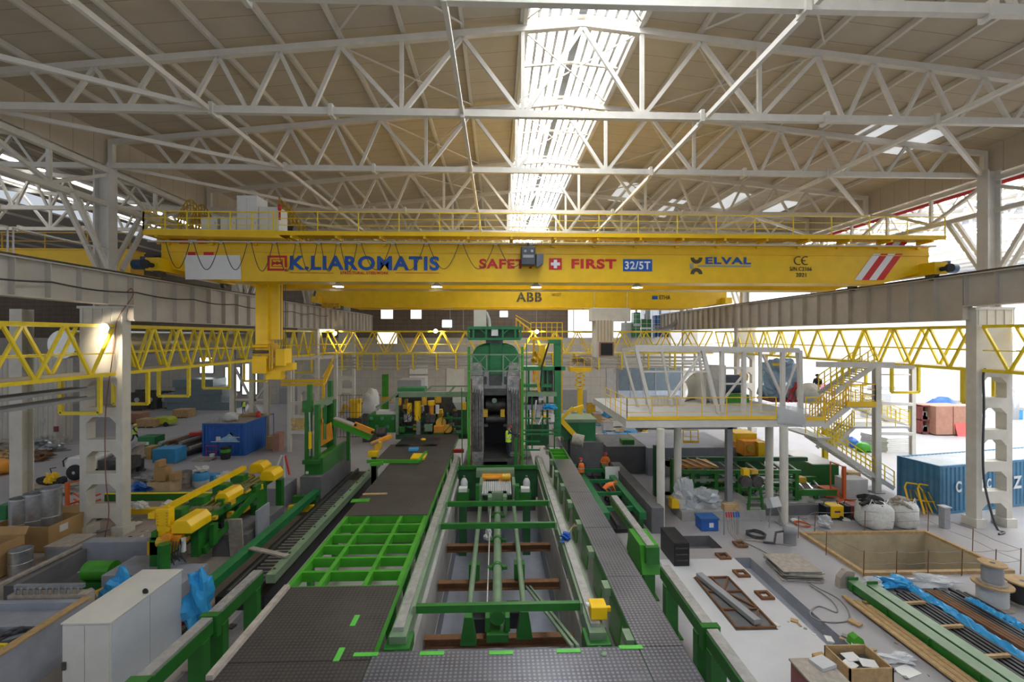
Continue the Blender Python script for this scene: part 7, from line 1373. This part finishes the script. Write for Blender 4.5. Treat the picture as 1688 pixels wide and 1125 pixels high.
for i in range(7): q.beam((x0 + .3 + i * .2, y0 + .4, h), (x0 + .3 + i * .2, y0 + .4, h + .45), .03); q.beam((x0 + .3 + i * .2, y0 + 1.2, h), (x0 + .3 + i * .2, y0 + 1.2, h + .45), .03)
for z in (.02, .22, .45): q.beam((x0 + .3, y0 + .4, h + z), (x0 + 1.5, y0 + .4, h + z), .03); q.beam((x0 + .3, y0 + 1.2, h + z), (x0 + 1.5, y0 + 1.2, h + z), .03)
q.build('wire_mesh', M['galv'], t)
for k in range(3): tag(MB().obox((x0 + 1.6 + k * .5, y0 + 3, h + .06 + .1 * k), (1.6, .3, .1), .2 - .2 * k).build('roof_plank', M['wood']), 'wooden plank on the dark blue container roof, %s in the pile' % ('lowest', 'middle', 'uppermost')[k], 'plank')
c = at(406, 682, Y=y0 + 3); tag(MB().lathe((x1 - .25, y0 + 2.6, h), [(.15, 0), (.17, .05), (.17, .45), (.06, .55)], 14).build('red_can', M['red']), 'red can on the edge of the dark blue container roof', 'can')
c = G(372, 757); t = thing('waste_barrel', 'black barrel with a green band before the dark blue container', 'barrel', c); MB().lathe((c.x, c.y, 0), [(.3, 0), (.34, .1), (.36, .95)], 18).build('body', M['rubber'], t); MB().lathe((c.x, c.y, .55), [(.37, 0), (.375, .25)], 18, 'z', False).build('green_band', M['green_bright'], t); MB().lathe((c.x, c.y, .95), [(.38, 0), (.38, .04), (.3, .05)], 18).build('rim', M['black'], t)
c = G(348, 753); t = thing('red_stool', 'red tube stand with a white bucket before the dark blue container', 'stand', c)
for dx in (-.4, .4):
    for dy in (0, .4): MB().cyl((c.x + dx, c.y + dy, 0), (c.x + dx, c.y + dy, .85), .03, n=8).build('leg', M['red'], t)
for z in (.4, .85): q = MB(); q.tube([(c.x - .4, c.y, z), (c.x + .4, c.y, z), (c.x + .4, c.y + .4, z), (c.x - .4, c.y + .4, z)], .03, 6, True); q.build('ring_bar', M['red'], t)
c = G(352, 754); tag(MB().lathe((c.x + .1, c.y + .0 - .35, 0), [(.15, 0), (.19, .35)], 16).build('white_bucket', M['white']), 'white bucket on the floor beside the red stand', 'bucket')
c = G(334, 760); t = thing('pallet', 'flat wooden pallet on the floor before the dark blue container', 'pallet', c)
for k in range(5): MB().box(c.x - .7 + k * .3, c.y - .3, .08, c.x - .5 + k * .3, c.y + .7, .12).build('deck_board', M['wood_grey'], t)
for k in range(3): MB().box(c.x - .7, c.y - .3 + k * .45, 0, c.x + .7, c.y - .2 + k * .45, .08).build('bearer', M['wood_grey'], t)
boxthing('blue_chest', 'bright blue steel chest at the end of the pipe pile', 'chest', 251, 288, 764, 1.05, 1.3, 'blue_light', None, .03)
# long pipe pile
a = G(268, 745); r_ = random.Random(11)
for k in range(14):
    row = k // 5; x = -26.9 + (k % 5) * .5 + .25 * (row % 2); tag(MB().cyl((x, 36.6 + r_.uniform(0, 1), .2 + row * .42), (x + r_.uniform(.5, 1.0), 46.5 + r_.uniform(0, 1.5), .2 + row * .42), .17, n=10).build('long_pipe', M[('dark_steel', 'wood_grey', 'grey_paint', 'rust')[k % 4]]), 'pipe in the pile beside the blue chest, %s row, %s from the green bin' % (('lowest', 'middle', 'top')[row], ORD[k % 5]), 'pipe', 'long pipes in the pile')
c = G(268, 738); t = thing('green_bin', 'dark green steel bin at the near end of the pipe pile', 'bin', c); MB().box(c.x - .9, c.y - 1.6, 0, c.x + .5, c.y - .4, 1.25).build('body', M['green_mill'], t, .03); MB().box(c.x - .35, c.y - 1.63, .6, c.x + .05, c.y - 1.6, .85).build('label_sheet', M['white'], t)
c = at(295, 710, Y=38); tag(MB().obox((-25.4, 39.5, 1.35), (1.2, .5, .25), .3).build('red_beam_piece', M['red']), 'red steel piece lying on the pipe pile', 'beam')
# drums, cartons, blue sacks by the walking worker
for k in range(2): c = G(220, 778); tag(MB().lathe((c.x, c.y, .0 + k * 1.0), [(.7, 0), (.72, .06), (.6, .1), (.6, .85), (.72, .9), (.7, .97)], 20).build('wooden_reel', M['dark_steel' if k == 0 else 'wood_grey']), 'wide dark reel beside the column, %s' % ('standing on the floor', 'stacked on the other reel')[k], 'reel')
boxthing('brown_carton', 'brown carton beside the stacked dark reels', 'box', 236, 249, 758, .95, .9, 'cardboard'); c = G(250, 742); tag(MB().blob((c.x, c.y, .4), .65, .5, .4, 6, .25).build('blue_sack', M['blue_light']), 'pale blue sacks heap behind the brown carton', 'bag')
t = thing('lime_machine', 'lime green low sweeping machine in the dim bay', 'machine', G(262, 704)); c = G(262, 704); m = paint('lime', (.42, .48, .03), .4)
q = MB(); q.prism([(c.x - 1.1, .25), (c.x + 1.1, .25), (c.x + 1.1, .7), (c.x + .7, .95), (c.x - .6, .95), (c.x - 1.1, .6)], 'y', c.y, c.y + 1.3); q.build('body', m, t, .06)
for dx in (-.7, .7): MB().cyl((c.x + dx, c.y - .05, .25), (c.x + dx, c.y + .2, .25), .25, n=14).build('wheel', M['rubber'], t)
for k, (u, v, w, h, mt, nm) in enumerate(((240, 706, 2.0, .9, 'wood', 'timber_pallet'), (297, 690, 1.8, 1.0, 'wood', 'timber_pallet'), (214, 700, 2.2, 1.2, 'brown_crate', 'timber_pallet'), (248, 676, 1.6, 2.2, 'dark_steel', 'machine_crate'), (270, 674, 1.8, 2.0, 'grey_paint', 'machine_crate'), (285, 670, 2.0, 1.8, 'maroon', 'machine_crate'), (303, 668, 2.0, 1.8, 'brown_crate', 'machine_crate'), (322, 668, 1.2, 1.6, 'white', 'machine_crate'), (333, 667, 1.4, 1.5, 'grey_light', 'machine_crate'), (226, 678, 1.6, 2.4, 'dark_steel', 'machine_crate'))):
    c = G(u, v); c.y = min(c.y, 63); t = thing(nm, '%s %s among the goods beyond the walking worker, %s from the perforated column' % (('brown', 'brown', 'dark brown', 'black', 'grey', 'dark red', 'brown', 'white', 'pale grey', 'dark')[k], nm.replace('_', ' '), ORD[sorted([240, 297, 214, 248, 270, 285, 303, 322, 333, 226]).index(u)]), 'crate', c); MB().box(c.x - w / 2, c.y, .12, c.x + w / 2, c.y + 1.4, h).build('load', M[mt], t, .04)
    for j in (-1, 0, 1): MB().box(c.x + j * w * .42 - .07, c.y, 0, c.x + j * w * .42 + .07, c.y + 1.4, .12).build('runner', M['wood_grey'], t)
    if nm == 'machine_crate': MB().cyl((c.x, c.y - .1, h * .6), (c.x, c.y, h * .6), .3, n=12).build('round_cover', M['grey_light'], t); MB().box(c.x - w * .3, c.y + .3, h, c.x + w * .2, c.y + .9, h + .3).build('top_part', M['dark_steel'], t)
for k in range(4): tag(MB().obox((xat(340, 62) - .8 * (k % 2), 62, .5 + k * 1.0), (8 - k, 3.2, 1.0), .05 * (k % 2)).build('wrapped_bundle', paint('bundle_%d' % k, (.17, .22, .24), .4)), 'grey blue wrapped bundle in the far stack of the dim bay, %s from the floor' % ORD[k], 'bundle', 'stack of wrapped bundles')
c = G(368, 672); t = thing('steel_coil', 'big steel coil standing on edge by the far wrapped bundles', 'coil', c); MB().lathe((c.x - .3, c.y, 1.3), [(.5, 0), (1.3, 0), (1.3, 1.6), (.5, 1.6)], 26, 'y').build('winding', M['dark_steel'], t); MB().box(c.x - 1.1, c.y, 0, c.x + .5, c.y + 1.6, .25).build('cradle', M['wood_grey'], t)
# scrap by the corrugated cabin
for k, (u, v, sx, sz, mt, lb) in enumerate(((60, 735, 2.4, .9, 'wood_grey', 'heap of brown timber scrap by the corrugated cabin'), (95, 735, 2.2, 1.1, 'galv', 'heap of silver sheet scrap by the corrugated cabin'), (48, 752, 1.8, .8, 'wood', 'heap of boards in front of the timber scrap'), (78, 748, 2.0, .6, 'rust', 'rusty scrap heap before the silver sheets'))):
    c = G(u, v); c.y -= 1.8; t = thing('scrap_heap', lb, 'scrap heap', c); t['kind'] = 'stuff'; r_ = random.Random(k + 40); q = MB(); q.blob((c.x, c.y, .1), sx, .9, sz * .6, k, .25)
    for i in range(34): a = Vector((c.x + r_.uniform(-sx, sx), c.y + r_.uniform(-.9, .9), r_.uniform(.05, sz))); q.beam(a, a + V(r_.uniform(-1, 1), r_.uniform(-.6, .6), r_.uniform(-.25, .3)), r_.uniform(.05, .3), .05)
    q.build('scrap', M[mt], t)
c = G(75, 724); tag(MB().obox((c.x, c.y, 1.3), (2.2, .6, .25), .1, 0, R(-6)).build('dark_box_beam', M['black']), 'dark steel piece lying on the scrap by the corrugated cabin', 'beam'); c = G(4, 782); tag(MB().blob((c.x - .2, c.y, .5), .9, .7, .6, 3, .12, 12, 7, -.8).build('orange_tarp', M['orange']), 'orange tarpaulin heap at the frame edge behind the slim column', 'tarpaulin')
c = G(40, 745); tag(MB().beam((c.x + .2, c.y, 0), (c.x + .2, c.y, 3.9), .12).build('thin_mast', M['dark_steel']), 'thin dark mast standing in the timber scrap', 'mast'); boxthing('green_chest', 'green chest at the frame edge behind the slim column', 'chest', -6, 9, 858, .75, .8, 'green_mill')
# white stair tower by the press stand
t = thing('stair_tower', 'white stair tower with yellow balcony behind the press stand', 'stairs', (-16, 38, 0)); m = M['steel_white']; Y = 38
for u, v0, v1, dy in ((477.5, 612, 745, 0), (523, 590, 740, 0), (553.5, 585, 690, 2), (482, 590, 700, 3)): MB().beam(at(u, v1, Y=Y + dy), at(u, v0, Y=Y + dy), .28).build('column', m, t)
MB().beam(at(470, 592, Y=Y), at(556, 588, Y=Y + 2), .3).build('top_beam', m, t)
for v in (665, 687, 713): MB().beam(at(477, v, Y=Y), at(523, v, Y=Y), .25).build('cross_beam', m, t)
for v, nm in ((628, 'balcony_rail'), (634, 'balcony_floor')): MB().beam(at(464, v, Y=Y - .6), at(534, v, Y=Y - .6), .22).build(nm, M['yellow'], t)
MB().beam(at(533, 630, Y=Y), at(533, 662, Y=Y), .18).build('yellow_post', M['yellow'], t); MB().beam(at(534, 634, Y=Y), at(548, 602, Y=Y + 1), .16).build('stair_stringer', M['yellow'], t)
for k in range(6): MB().beam(at(534 + k * 2.6, 632 - k * 5.5, Y=Y), at(534 + k * 2.6, 621 - k * 6, Y=Y), .08).build('stair_baluster', M['yellow'], t)
MB().beam(at(532, 622, Y=Y), at(550, 590, Y=Y + 1), .08).build('hand_rail', M['yellow'], t); a, b = at(480, 707, Y=Y), at(500, 690, Y=Y); q = MB()
for i in range(6): q.beam((a.x + (b.x - a.x) * i / 5, Y, a.z), (a.x + (b.x - a.x) * i / 5, Y, b.z), .05)
for i in range(4): q.beam((a.x, Y, a.z + (b.z - a.z) * i / 3), (b.x, Y, a.z + (b.z - a.z) * i / 3), .05)
q.build('mesh_guard', M['yellow'], t)
railing(t, [(at(470, 588, Y=Y).x, Y, zat(590, Y)), (at(553, 588, Y=Y).x, Y, zat(590, Y))], M['yellow'], 1.1, 1, .03, 2)
# machines before the end wall
t = thing('robot_unit', 'yellow fenced robot unit before the end wall, beside the perforated column', 'robot', at(578, 695, Y=48)); Y = 46; P(577, 664, 590, 694, Y, 1.2, 'body', 'yellow', t, .08); P(574, 660, 594, 665, Y - .2, 1.4, 'head', 'yellow', t, .03); q = MB(); q.beam(at(577, 675, Y=Y), at(567, 668, Y=Y), .3); q.beam(at(567, 668, Y=Y), at(563, 685, Y=Y), .22); q.build('arm', M['yellow_dark'], t)
P(571, 690, 596, 713, Y - .2, 1.6, 'base', 'dark_steel', t, .03)
t = thing('mesh_fence', 'black wire fence around the yellow robot unit', 'fence', at(585, 700, Y=44)); Y = 43.5; a, b = at(556, 652, Y=Y), at(628, 705, Y=Y); q = MB()
for i in range(15): x = a.x + (b.x - a.x) * i / 14; q.beam((x, Y, 0), (x, Y, a.z), .025)
for z in (.1, 1.2, 2.4, a.z): q.beam((a.x, Y, z), (b.x, Y, z), .035)
q.build('wire_mesh', M['black'], t)
t = thing('covered_machine', 'machine under a pale crumpled cover before the end wall', 'machine', at(611, 690, Y=42)); c = at(611, 663, Y=42); MB().blob((c.x, 42, 3.6), .75, .7, 1.2, 5, .15, 14, 10, -1).build('cover', M['bag_white'], t); MB().box(c.x - .6, 41.6, 0, c.x + .6, 42.6, 2.6).build('stand', M['dark_steel'], t)
t = thing('duct_box', 'big grey duct box above the coiler machine', 'duct', at(676, 645, Y=40)); P(655, 627, 694, 645, 40, 2.2, 'box', 'grey_paint', t, .03); P(662, 645, 688, 734, 40.3, 1.4, 'shaft', 'grey_paint', t)
t = thing('white_door', 'white tall shutter panel on the end wall', 'shutter', at(690, 650, Y=65.7)); P(675, 603, 705, 617, 65.72, .18, 'upper_leaf', 'white', t); P(675, 620, 705, 642, 65.72, .18, 'lower_leaf', 'white', t)
t = thing('green_column', 'bright green steel column before the end wall', 'column', at(635, 660, Y=50)); c = G(635, 700); MB().ibeam((xat(635, 52), 52, 0), (xat(635, 52), 52, zat(617, 52)), .6, .6, .08).build('shaft', M['green_bright'], t); P(629, 655, 645, 662, 51.5, .5, 'bracket', 'yellow_dark', t)
for u, v, h in ((455, 745, 1.5), (444, 742, 1.1)): boxthing('timber_stack', 'brown %s stack of boards before the white stair tower' % ('tall' if h > 1.2 else 'low'), 'boards', u - 6, u + 5, v, h, .9, 'brown_crate' if h > 1.2 else 'wood')
c = G(447, 795); t = thing('warning_trestle', 'white and red plank trestle beside the grey pedestal', 'trestle', c)
for d in (-.4, .4): MB().beam((c.x + d, c.y + 1, 0), (c.x + d * .2 + .3, c.y + 1, 1.5), .09).build('leg', M['white'], t)
MB().beam((c.x + .45, c.y + 1, 1.5), (c.x + .8, c.y + .9, .2), .1).build('red_leg', M['red'], t)
t = thing('yellow_platform', 'yellow service platform with steps and railing behind the mill head', 'platform', at(900, 560, Y=44)); Y = 44; P(875, 556, 928, 561, Y, 1.5, 'platform_floor', 'yellow', t); a, b = at(875, 556, Y=Y), at(927, 556, Y=Y); railing(t, [(a.x, Y, a.z), (b.x, Y, a.z)], M['yellow'], 1.4, .5, .035, 2)
q = MB(); q.beam(at(850, 525, Y=Y), at(876, 545, Y=Y), .14); q.beam(at(850, 520, Y=Y), at(876, 535, Y=Y), .08); q.build('stair_stringer', M['yellow'], t)
for u in (851, 857, 863, 870): MB().beam(at(u, 524 + (u - 851) * .75, Y=Y), at(u, 545, Y=Y), .12).build('stair_post', M['yellow_dark'], t)
for u in (880, 925): MB().beam(at(u, 560, Y=Y), (at(u, 560, Y=Y).x, Y, 0), .25).build('support_post', M['yellow_dark'], t)
P(825, 519, 846, 540, Y + .5, .05, 'gate_rail', 'yellow', t) if False else None
# crane ropes hanging before the end wall
for k, u in enumerate((766, 745, 882, 956)):
    a = at(u, 507, Y=48); tag(MB().cyl((a.x, 46.1, 10.3), (a.x, 46.1, 12.75), .025, n=5).build('hoist_rope', M['galv']), 'thin rope hanging from the second yellow crane, %s one from the stair tower' % ORD[sorted([766, 745, 882, 956]).index(u)], 'rope', 'ropes of the second crane')
# ---------------------------------------------------------------- people
def person(label, p, rz, top, legs, helmet, J, vest=None, skinhands=True):
    """J: joint positions in metres about the feet point, x = person's right, y = forward"""
    t = thing('person', label, 'person', p); Rz = Matrix.Rotation(rz, 3, 'Z'); W = lambda q: Vector(p) + Rz @ Vector(q)
    names = ['pelvis', 'waist', 'chest', 'neck', 'head', 'crown', 'lh', 'lk', 'la', 'lt', 'rh', 'rk', 'ra', 'rt', 'ls', 'le', 'lw', 'lf', 'rs', 're', 'rw', 'rf']
    D = dict(pelvis=(0, 0, .95), waist=(0, 0, 1.1), chest=(0, 0, 1.36), neck=(0, .01, 1.52), head=(0, .03, 1.64), crown=(0, .03, 1.73), lh=(-.1, 0, .9), lk=(-.11, .03, .5), la=(-.12, 0, .09), lt=(-.13, .16, .05), rh=(.1, 0, .9), rk=(.11, .03, .5), ra=(.12, 0, .09), rt=(.13, .16, .05),
             ls=(-.19, 0, 1.43), le=(-.27, -.02, 1.15), lw=(-.28, .08, .9), lf=(-.28, .12, .8), rs=(.19, 0, 1.43), re=(.27, -.02, 1.15), rw=(.28, .08, .9), rf=(.28, .12, .8)); D.update(J)
    E = [(0, 1), (1, 2), (2, 3), (3, 4), (4, 5), (0, 6), (6, 7), (7, 8), (8, 9), (0, 10), (10, 11), (11, 12), (12, 13), (2, 14), (14, 15), (15, 16), (16, 17), (2, 18), (18, 19), (19, 20), (20, 21)]
    rad = dict(pelvis=.15, waist=.135, chest=.165, neck=.06, head=.1, crown=.075, lh=.1, rh=.1, lk=.065, rk=.065, la=.05, ra=.05, lt=.045, rt=.045, ls=.075, rs=.075, le=.05, re=.05, lw=.036, rw=.036, lf=.035, rf=.035)
    me = bpy.data.meshes.new('body'); me.from_pydata([W(D[n]) for n in names], E, []); o = bpy.data.objects.new('tmp', me); COL.objects.link(o)
    o.modifiers.new('s', 'SKIN'); md = o.modifiers.new('u', 'SUBSURF'); md.levels = md.render_levels = 1
    for n, v in zip(names, me.skin_vertices[0].data): v.radius = (rad[n], rad[n]); v.use_root = (n == 'pelvis')
    bpy.context.view_layer.update(); m2 = bpy.data.meshes.new_from_object(o.evaluated_get(bpy.context.evaluated_depsgraph_get())); bpy.data.objects.remove(o)
    m2.name = 'body'; m2.materials.clear()
    for q in (top, legs, 'skin', 'rubber'): m2.materials.append(M[q])
    wn, hip = W(D['neck']), W(D['pelvis']); up = (wn - hip).normalized(); hands = [W(D['lf']), W(D['rf'])]
    for f in m2.polygons:
        c = f.center; f.use_smooth = True
        if (c - wn).dot(up) > .02 and (c - W(D['head'])).length < .3: f.material_index = 2
        elif min((c - h).length for h in hands) < .1: f.material_index = 2
        elif min((c - W(D['lt'])).length, (c - W(D['rt'])).length) < .14: f.material_index = 3
        elif (c - hip).dot(up) < .02 and min((c - W(D[k])).length for k in ('le', 're', 'lw', 'rw')) > .16: f.material_index = 1
    b = bpy.data.objects.new('body', m2); COL.objects.link(b); put(b, t)
    h = W(D['head']); hd = (W(D['crown']) - h).normalized(); q = MB(); q.lathe((0, 0, 0), [(.155, 0), (.16, .015), (.125, .02), (.12, .07), (.08, .12), (.01, .135)], 16)
    rot = hd.to_track_quat('Z', 'Y').to_matrix(); q.v = [tuple(h + hd * .03 + rot @ Vector(v)) for v in q.v]; q.build('helmet', M[helmet], t)
    f = Rz @ Vector((0, 1, 0)); q = MB(); q.blob(h + f * .105 - hd * .02, .02, .02, .025, 1, 0, 8, 6, -2); q.build('nose', M['skin'], t)
    if vest:
        q = MB(); ch, wa = W(D['chest']), W(D['waist']); rr = Rz @ Vector((1, 0, 0)); ff = rr.cross(up); pr = [(-.1, .2, .16), (.1, .195, .155), (.3, .215, .165), (.45, .2, .15), (.52, .1, .1)]; n = 16
        vs = [hip + up * (z + .02) + rr * (a * math.cos(6.28318 * k / n)) + ff * (b_ * math.sin(6.28318 * k / n)) for z, a, b_ in pr for k in range(n)]
        q.add(vs, [(i * n + k, i * n + (k + 1) % n, (i + 1) * n + (k + 1) % n, (i + 1) * n + k) for i in range(len(pr) - 1) for k in range(n)], True); v_ = q.build('vest', M[vest], t)
        q = MB(); vs = [hip + up * z + rr * (.215 * math.cos(6.28318 * k / n)) + ff * (.17 * math.sin(6.28318 * k / n)) for z in (.16, .21) for k in range(n)]; q.add(vs, [(k, (k + 1) % n, n + (k + 1) % n, n + k) for k in range(n)], True); q.build('reflective_band', M['grey_light'], v_)
    return t
stand = dict()
person('person in yellow vest and dark trousers standing at the mill, one arm reaching forward', (xat(838, 24.75), 24.75, 3.0), R(-75), 'navy', 'navy', 'maroon', dict(re=(.25, .22, 1.32), rw=(.2, .5, 1.3), rf=(.2, .6, 1.3), le=(-.2, .25, 1.3), lw=(-.1, .48, 1.2), lf=(-.1, .57, 1.2), head=(0, .08, 1.63), crown=(0, .1, 1.72)), 'hivis')
c = G(222, 732); person('person in yellow vest and helmet walking across the dim bay', c, R(-80), 'navy', 'navy', 'yellow', dict(lk=(-.1, .22, .52), la=(-.1, .38, .12), lt=(-.1, .53, .1), rk=(.1, -.08, .48), ra=(.1, -.36, .14), rt=(.1, -.28, .05), le=(-.26, -.16, 1.18), lw=(-.27, -.2, .95), lf=(-.27, -.2, .86), re=(.26, .16, 1.18), rw=(.25, .33, 1.02), rf=(.25, .4, .98)), 'hivis')
c = at(958, 770, Y=28.4); person('person in orange vest seen from behind beside the dark skip block', (c.x, 28.4, .2), R(0), 'navy', 'navy', 'red', dict(le=(-.26, .1, 1.18), lw=(-.15, .3, 1.1), lf=(-.13, .38, 1.1), re=(.26, .1, 1.18), rw=(.15, .3, 1.1), rf=(.13, .38, 1.1), head=(0, .07, 1.62), crown=(0, .1, 1.7)), 'hivis_orange')
c = G(998, 788); person('person in orange jacket standing by the white sheet behind the green channel', (xat(998, 30.4), 30.4, 0), R(170), 'hivis_orange', 'navy', 'red', dict(le=(-.28, .12, 1.2), lw=(-.12, .25, 1.28), lf=(-.08, .3, 1.33), re=(.3, .05, 1.2), rw=(.2, .2, 1.05), rf=(.15, .25, 1.0)), 'hivis_orange')
person('person in orange jacket bending over the green channel rails', (6.25, 25.6, .2), R(-70), 'hivis_orange', 'navy', 'orange', dict(pelvis=(0, -.25, .8), waist=(0, -.1, .93), chest=(0, .15, 1.02), neck=(0, .33, 1.05), head=(0, .45, 1.06), crown=(0, .53, 1.06), lh=(-.1, -.24, .76), rh=(.1, -.24, .76), lk=(-.13, .05, .45), rk=(.13, .05, .45), la=(-.13, -.12, .09), ra=(.13, -.12, .09), lt=(-.13, .05, .05), rt=(.13, .05, .05), ls=(-.19, .2, 1.02), rs=(.19, .2, 1.02), le=(-.22, .32, .75), re=(.22, .32, .75), lw=(-.15, .45, .55), rw=(.15, .45, .55), lf=(-.14, .5, .47), rf=(.14, .5, .47)))
c = at(1348, 640, Y=28.8); person('person in black clothes standing on the mezzanine behind the stairs', (xat(1348, 28.8), 28.8, 5.38), R(120), 'black', 'black', 'black', dict(le=(-.26, .1, 1.18), lw=(-.1, .28, 1.15), lf=(-.05, .3, 1.15)))
person('person in yellow vest far in the dim bay, beyond the dark blue container', (xat(402, 57.5), 57.5, 0), R(60), 'navy', 'navy', 'yellow', dict(), 'hivis')
struct(MB().box(-24, 9, 0, -9.0, 27.5, .006).build('floor_dusty', paint('floor_dust', (.34, .29, .245), .9, 0, .2, .8, (.46, .42, .38), .5)))
struct(MB().box(-8.9, 8, 0, -5.7, 17, .006).build('floor_dark_strip', paint('floor_grey_dark', (.20, .19, .185), .9, 0, .25, 1.2, (.32, .30, .28), .5)))  # darker grey strip of floor beside the worn walkway
# ---------------------------------------------------------------- small things on the floor
tag(MB().obox((7.15, 28.0, .75), (.9, .06, 1.5), .0, R(-8)).build('white_sheet', M['white']), 'white sheet leaning on the concrete beside the orange clad workers', 'sheet')
t = thing('film_cover', 'clear plastic film heap on the block before the roller frame', 'plastic sheet', (11, 24, .5)); c = at(1158, 842, Y=24); MB().blob((c.x, 24.2, .75), .95, .6, .55, 5, .3, 16, 9, -.45).build('film', M['plastic_clear'], t)
t = thing('film_cover', 'tall clear film over a yellow machine part by the round column', 'plastic sheet', (9.6, 24, .5)); c = at(1127, 835, Y=24); MB().blob((c.x, 24, 1.0), .5, .45, .95, 8, .25, 14, 9, -.5).build('film', M['plastic_clear'], t); MB().box(c.x - .75, 23.7, .52, c.x - .2, 24.2, 1.0).build('yellow_part', M['yellow'], t)
r_ = random.Random(77)
def litter(name, label, n, x0, x1, y0, y1, mats, smax=.35, z=0):
    q = MB(); ms = [M[k] for k in mats]
    for i in range(n):
        q.cm = r_.randrange(len(ms)); x, y = r_.uniform(x0, x1), r_.uniform(y0, y1); s = r_.uniform(.05, smax); q.obox((x, y, z + .02 + s * .12), (s, s * r_.uniform(.2, 1.5), s * .24), r_.uniform(0, 3))
    o = q.build(name, ms); o['kind'] = 'stuff'; return tag(o, label, 'debris')
litter('debris', 'small building debris scattered around the perforated column on the dim side', 170, -22, -13.5, 18.5, 27, ('wood', 'cable_grey', 'rust', 'bag_white', 'wood_grey'))
litter('debris', 'small debris scattered beside the stairs and roller frame', 140, 13.5, 23, 22.6, 33, ('wood_grey', 'cable_grey', 'white', 'grey_paint'))
t = thing('parts_crate', 'yellow open crate with white parts between the narrow walkway and the rail channel', 'crate', (4.7, 23.6, 0)); x0, y0 = 4.38, 23.4
for a in ((x0, y0, x0 + .72, y0 + .04), (x0, y0 + 1.9, x0 + .72, y0 + 1.94), (x0, y0, x0 + .04, y0 + 1.94), (x0 + .68, y0, x0 + .72, y0 + 1.94)): MB().box(a[0], a[1], .03, a[2], a[3], .8).build('side_board', M['yellow'], t)
MB().box(x0, y0, .02, x0 + .72, y0 + 1.94, .06).build('bottom_board', M['wood'], t)
for k in range(5): tag(MB().blob((x0 + .36, y0 + .3 + k * .34, .72), .2, .16, .2, k, .12).build('wrapped_part', M['bag_white' if k % 2 == 0 else 'wood']), '%s wrapped part in the yellow open crate, %s from its near end' % ('white' if k % 2 == 0 else 'brown', ORD[k]), 'machine part', 'parts in the yellow crate')
litter('debris', 'pale sheets and offcuts lying between the skip and the mezzanine columns', 150, 7.5, 16, 33, 45, ('white', 'galv', 'wood', 'grey_paint', 'bag_white', 'dark_steel', 'blue_light'), .9)
for k, (u, v, w, h, mt, lb) in enumerate(((1003, 712, 1.0, .9, 'grey_light', 'pale crate'), (1018, 705, 1.2, .7, 'white', 'white crate'), (985, 700, .9, 1.1, 'wood', 'timber crate'), (1040, 700, 1.3, .8, 'galv', 'silver crate'), (1060, 712, 1.0, .6, 'dark_steel', 'dark crate'), (1008, 690, 1.3, 1.2, 'blue_light', 'light blue crate'), (975, 684, 1.0, 1.4, 'yellow_dark', 'yellow brown crate'))):
    c = G(u, v); t = thing('equipment_crate', lb + ' among the goods between the skip and the mezzanine', 'crate', c); MB().box(c.x - w / 2, c.y, .1, c.x + w / 2, c.y + w, h).build('body', M[mt], t, .02); MB().box(c.x - w / 2 - .03, c.y - .03, h, c.x + w / 2 + .03, c.y + w + .03, h + .06).build('lid', M['wood_grey'], t)
    for j in (-1, 1): MB().box(c.x + j * w * .35 - .06, c.y, 0, c.x + j * w * .35 + .06, c.y + w, .1).build('runner', M['wood_grey'], t)
litter('debris', 'small offcuts scattered behind the skip before the end wall', 200, 3.5, 18, 36.5, 58, ('white', 'blue_light', 'wood', 'grey_paint', 'galv', 'yellow'), 1.0)
litter('debris', 'small parts scattered between the saddle beams and the worn walkway', 60, -9.2, -6, 9, 16, ('dark_steel', 'wood_grey', 'grey_paint'), .3)
litter('debris', 'dark scraps lying beside the wooden crate and steel bars', 40, 9, 12.5, 10.5, 15, ('bag_white', 'wood', 'cable_grey'), .25)
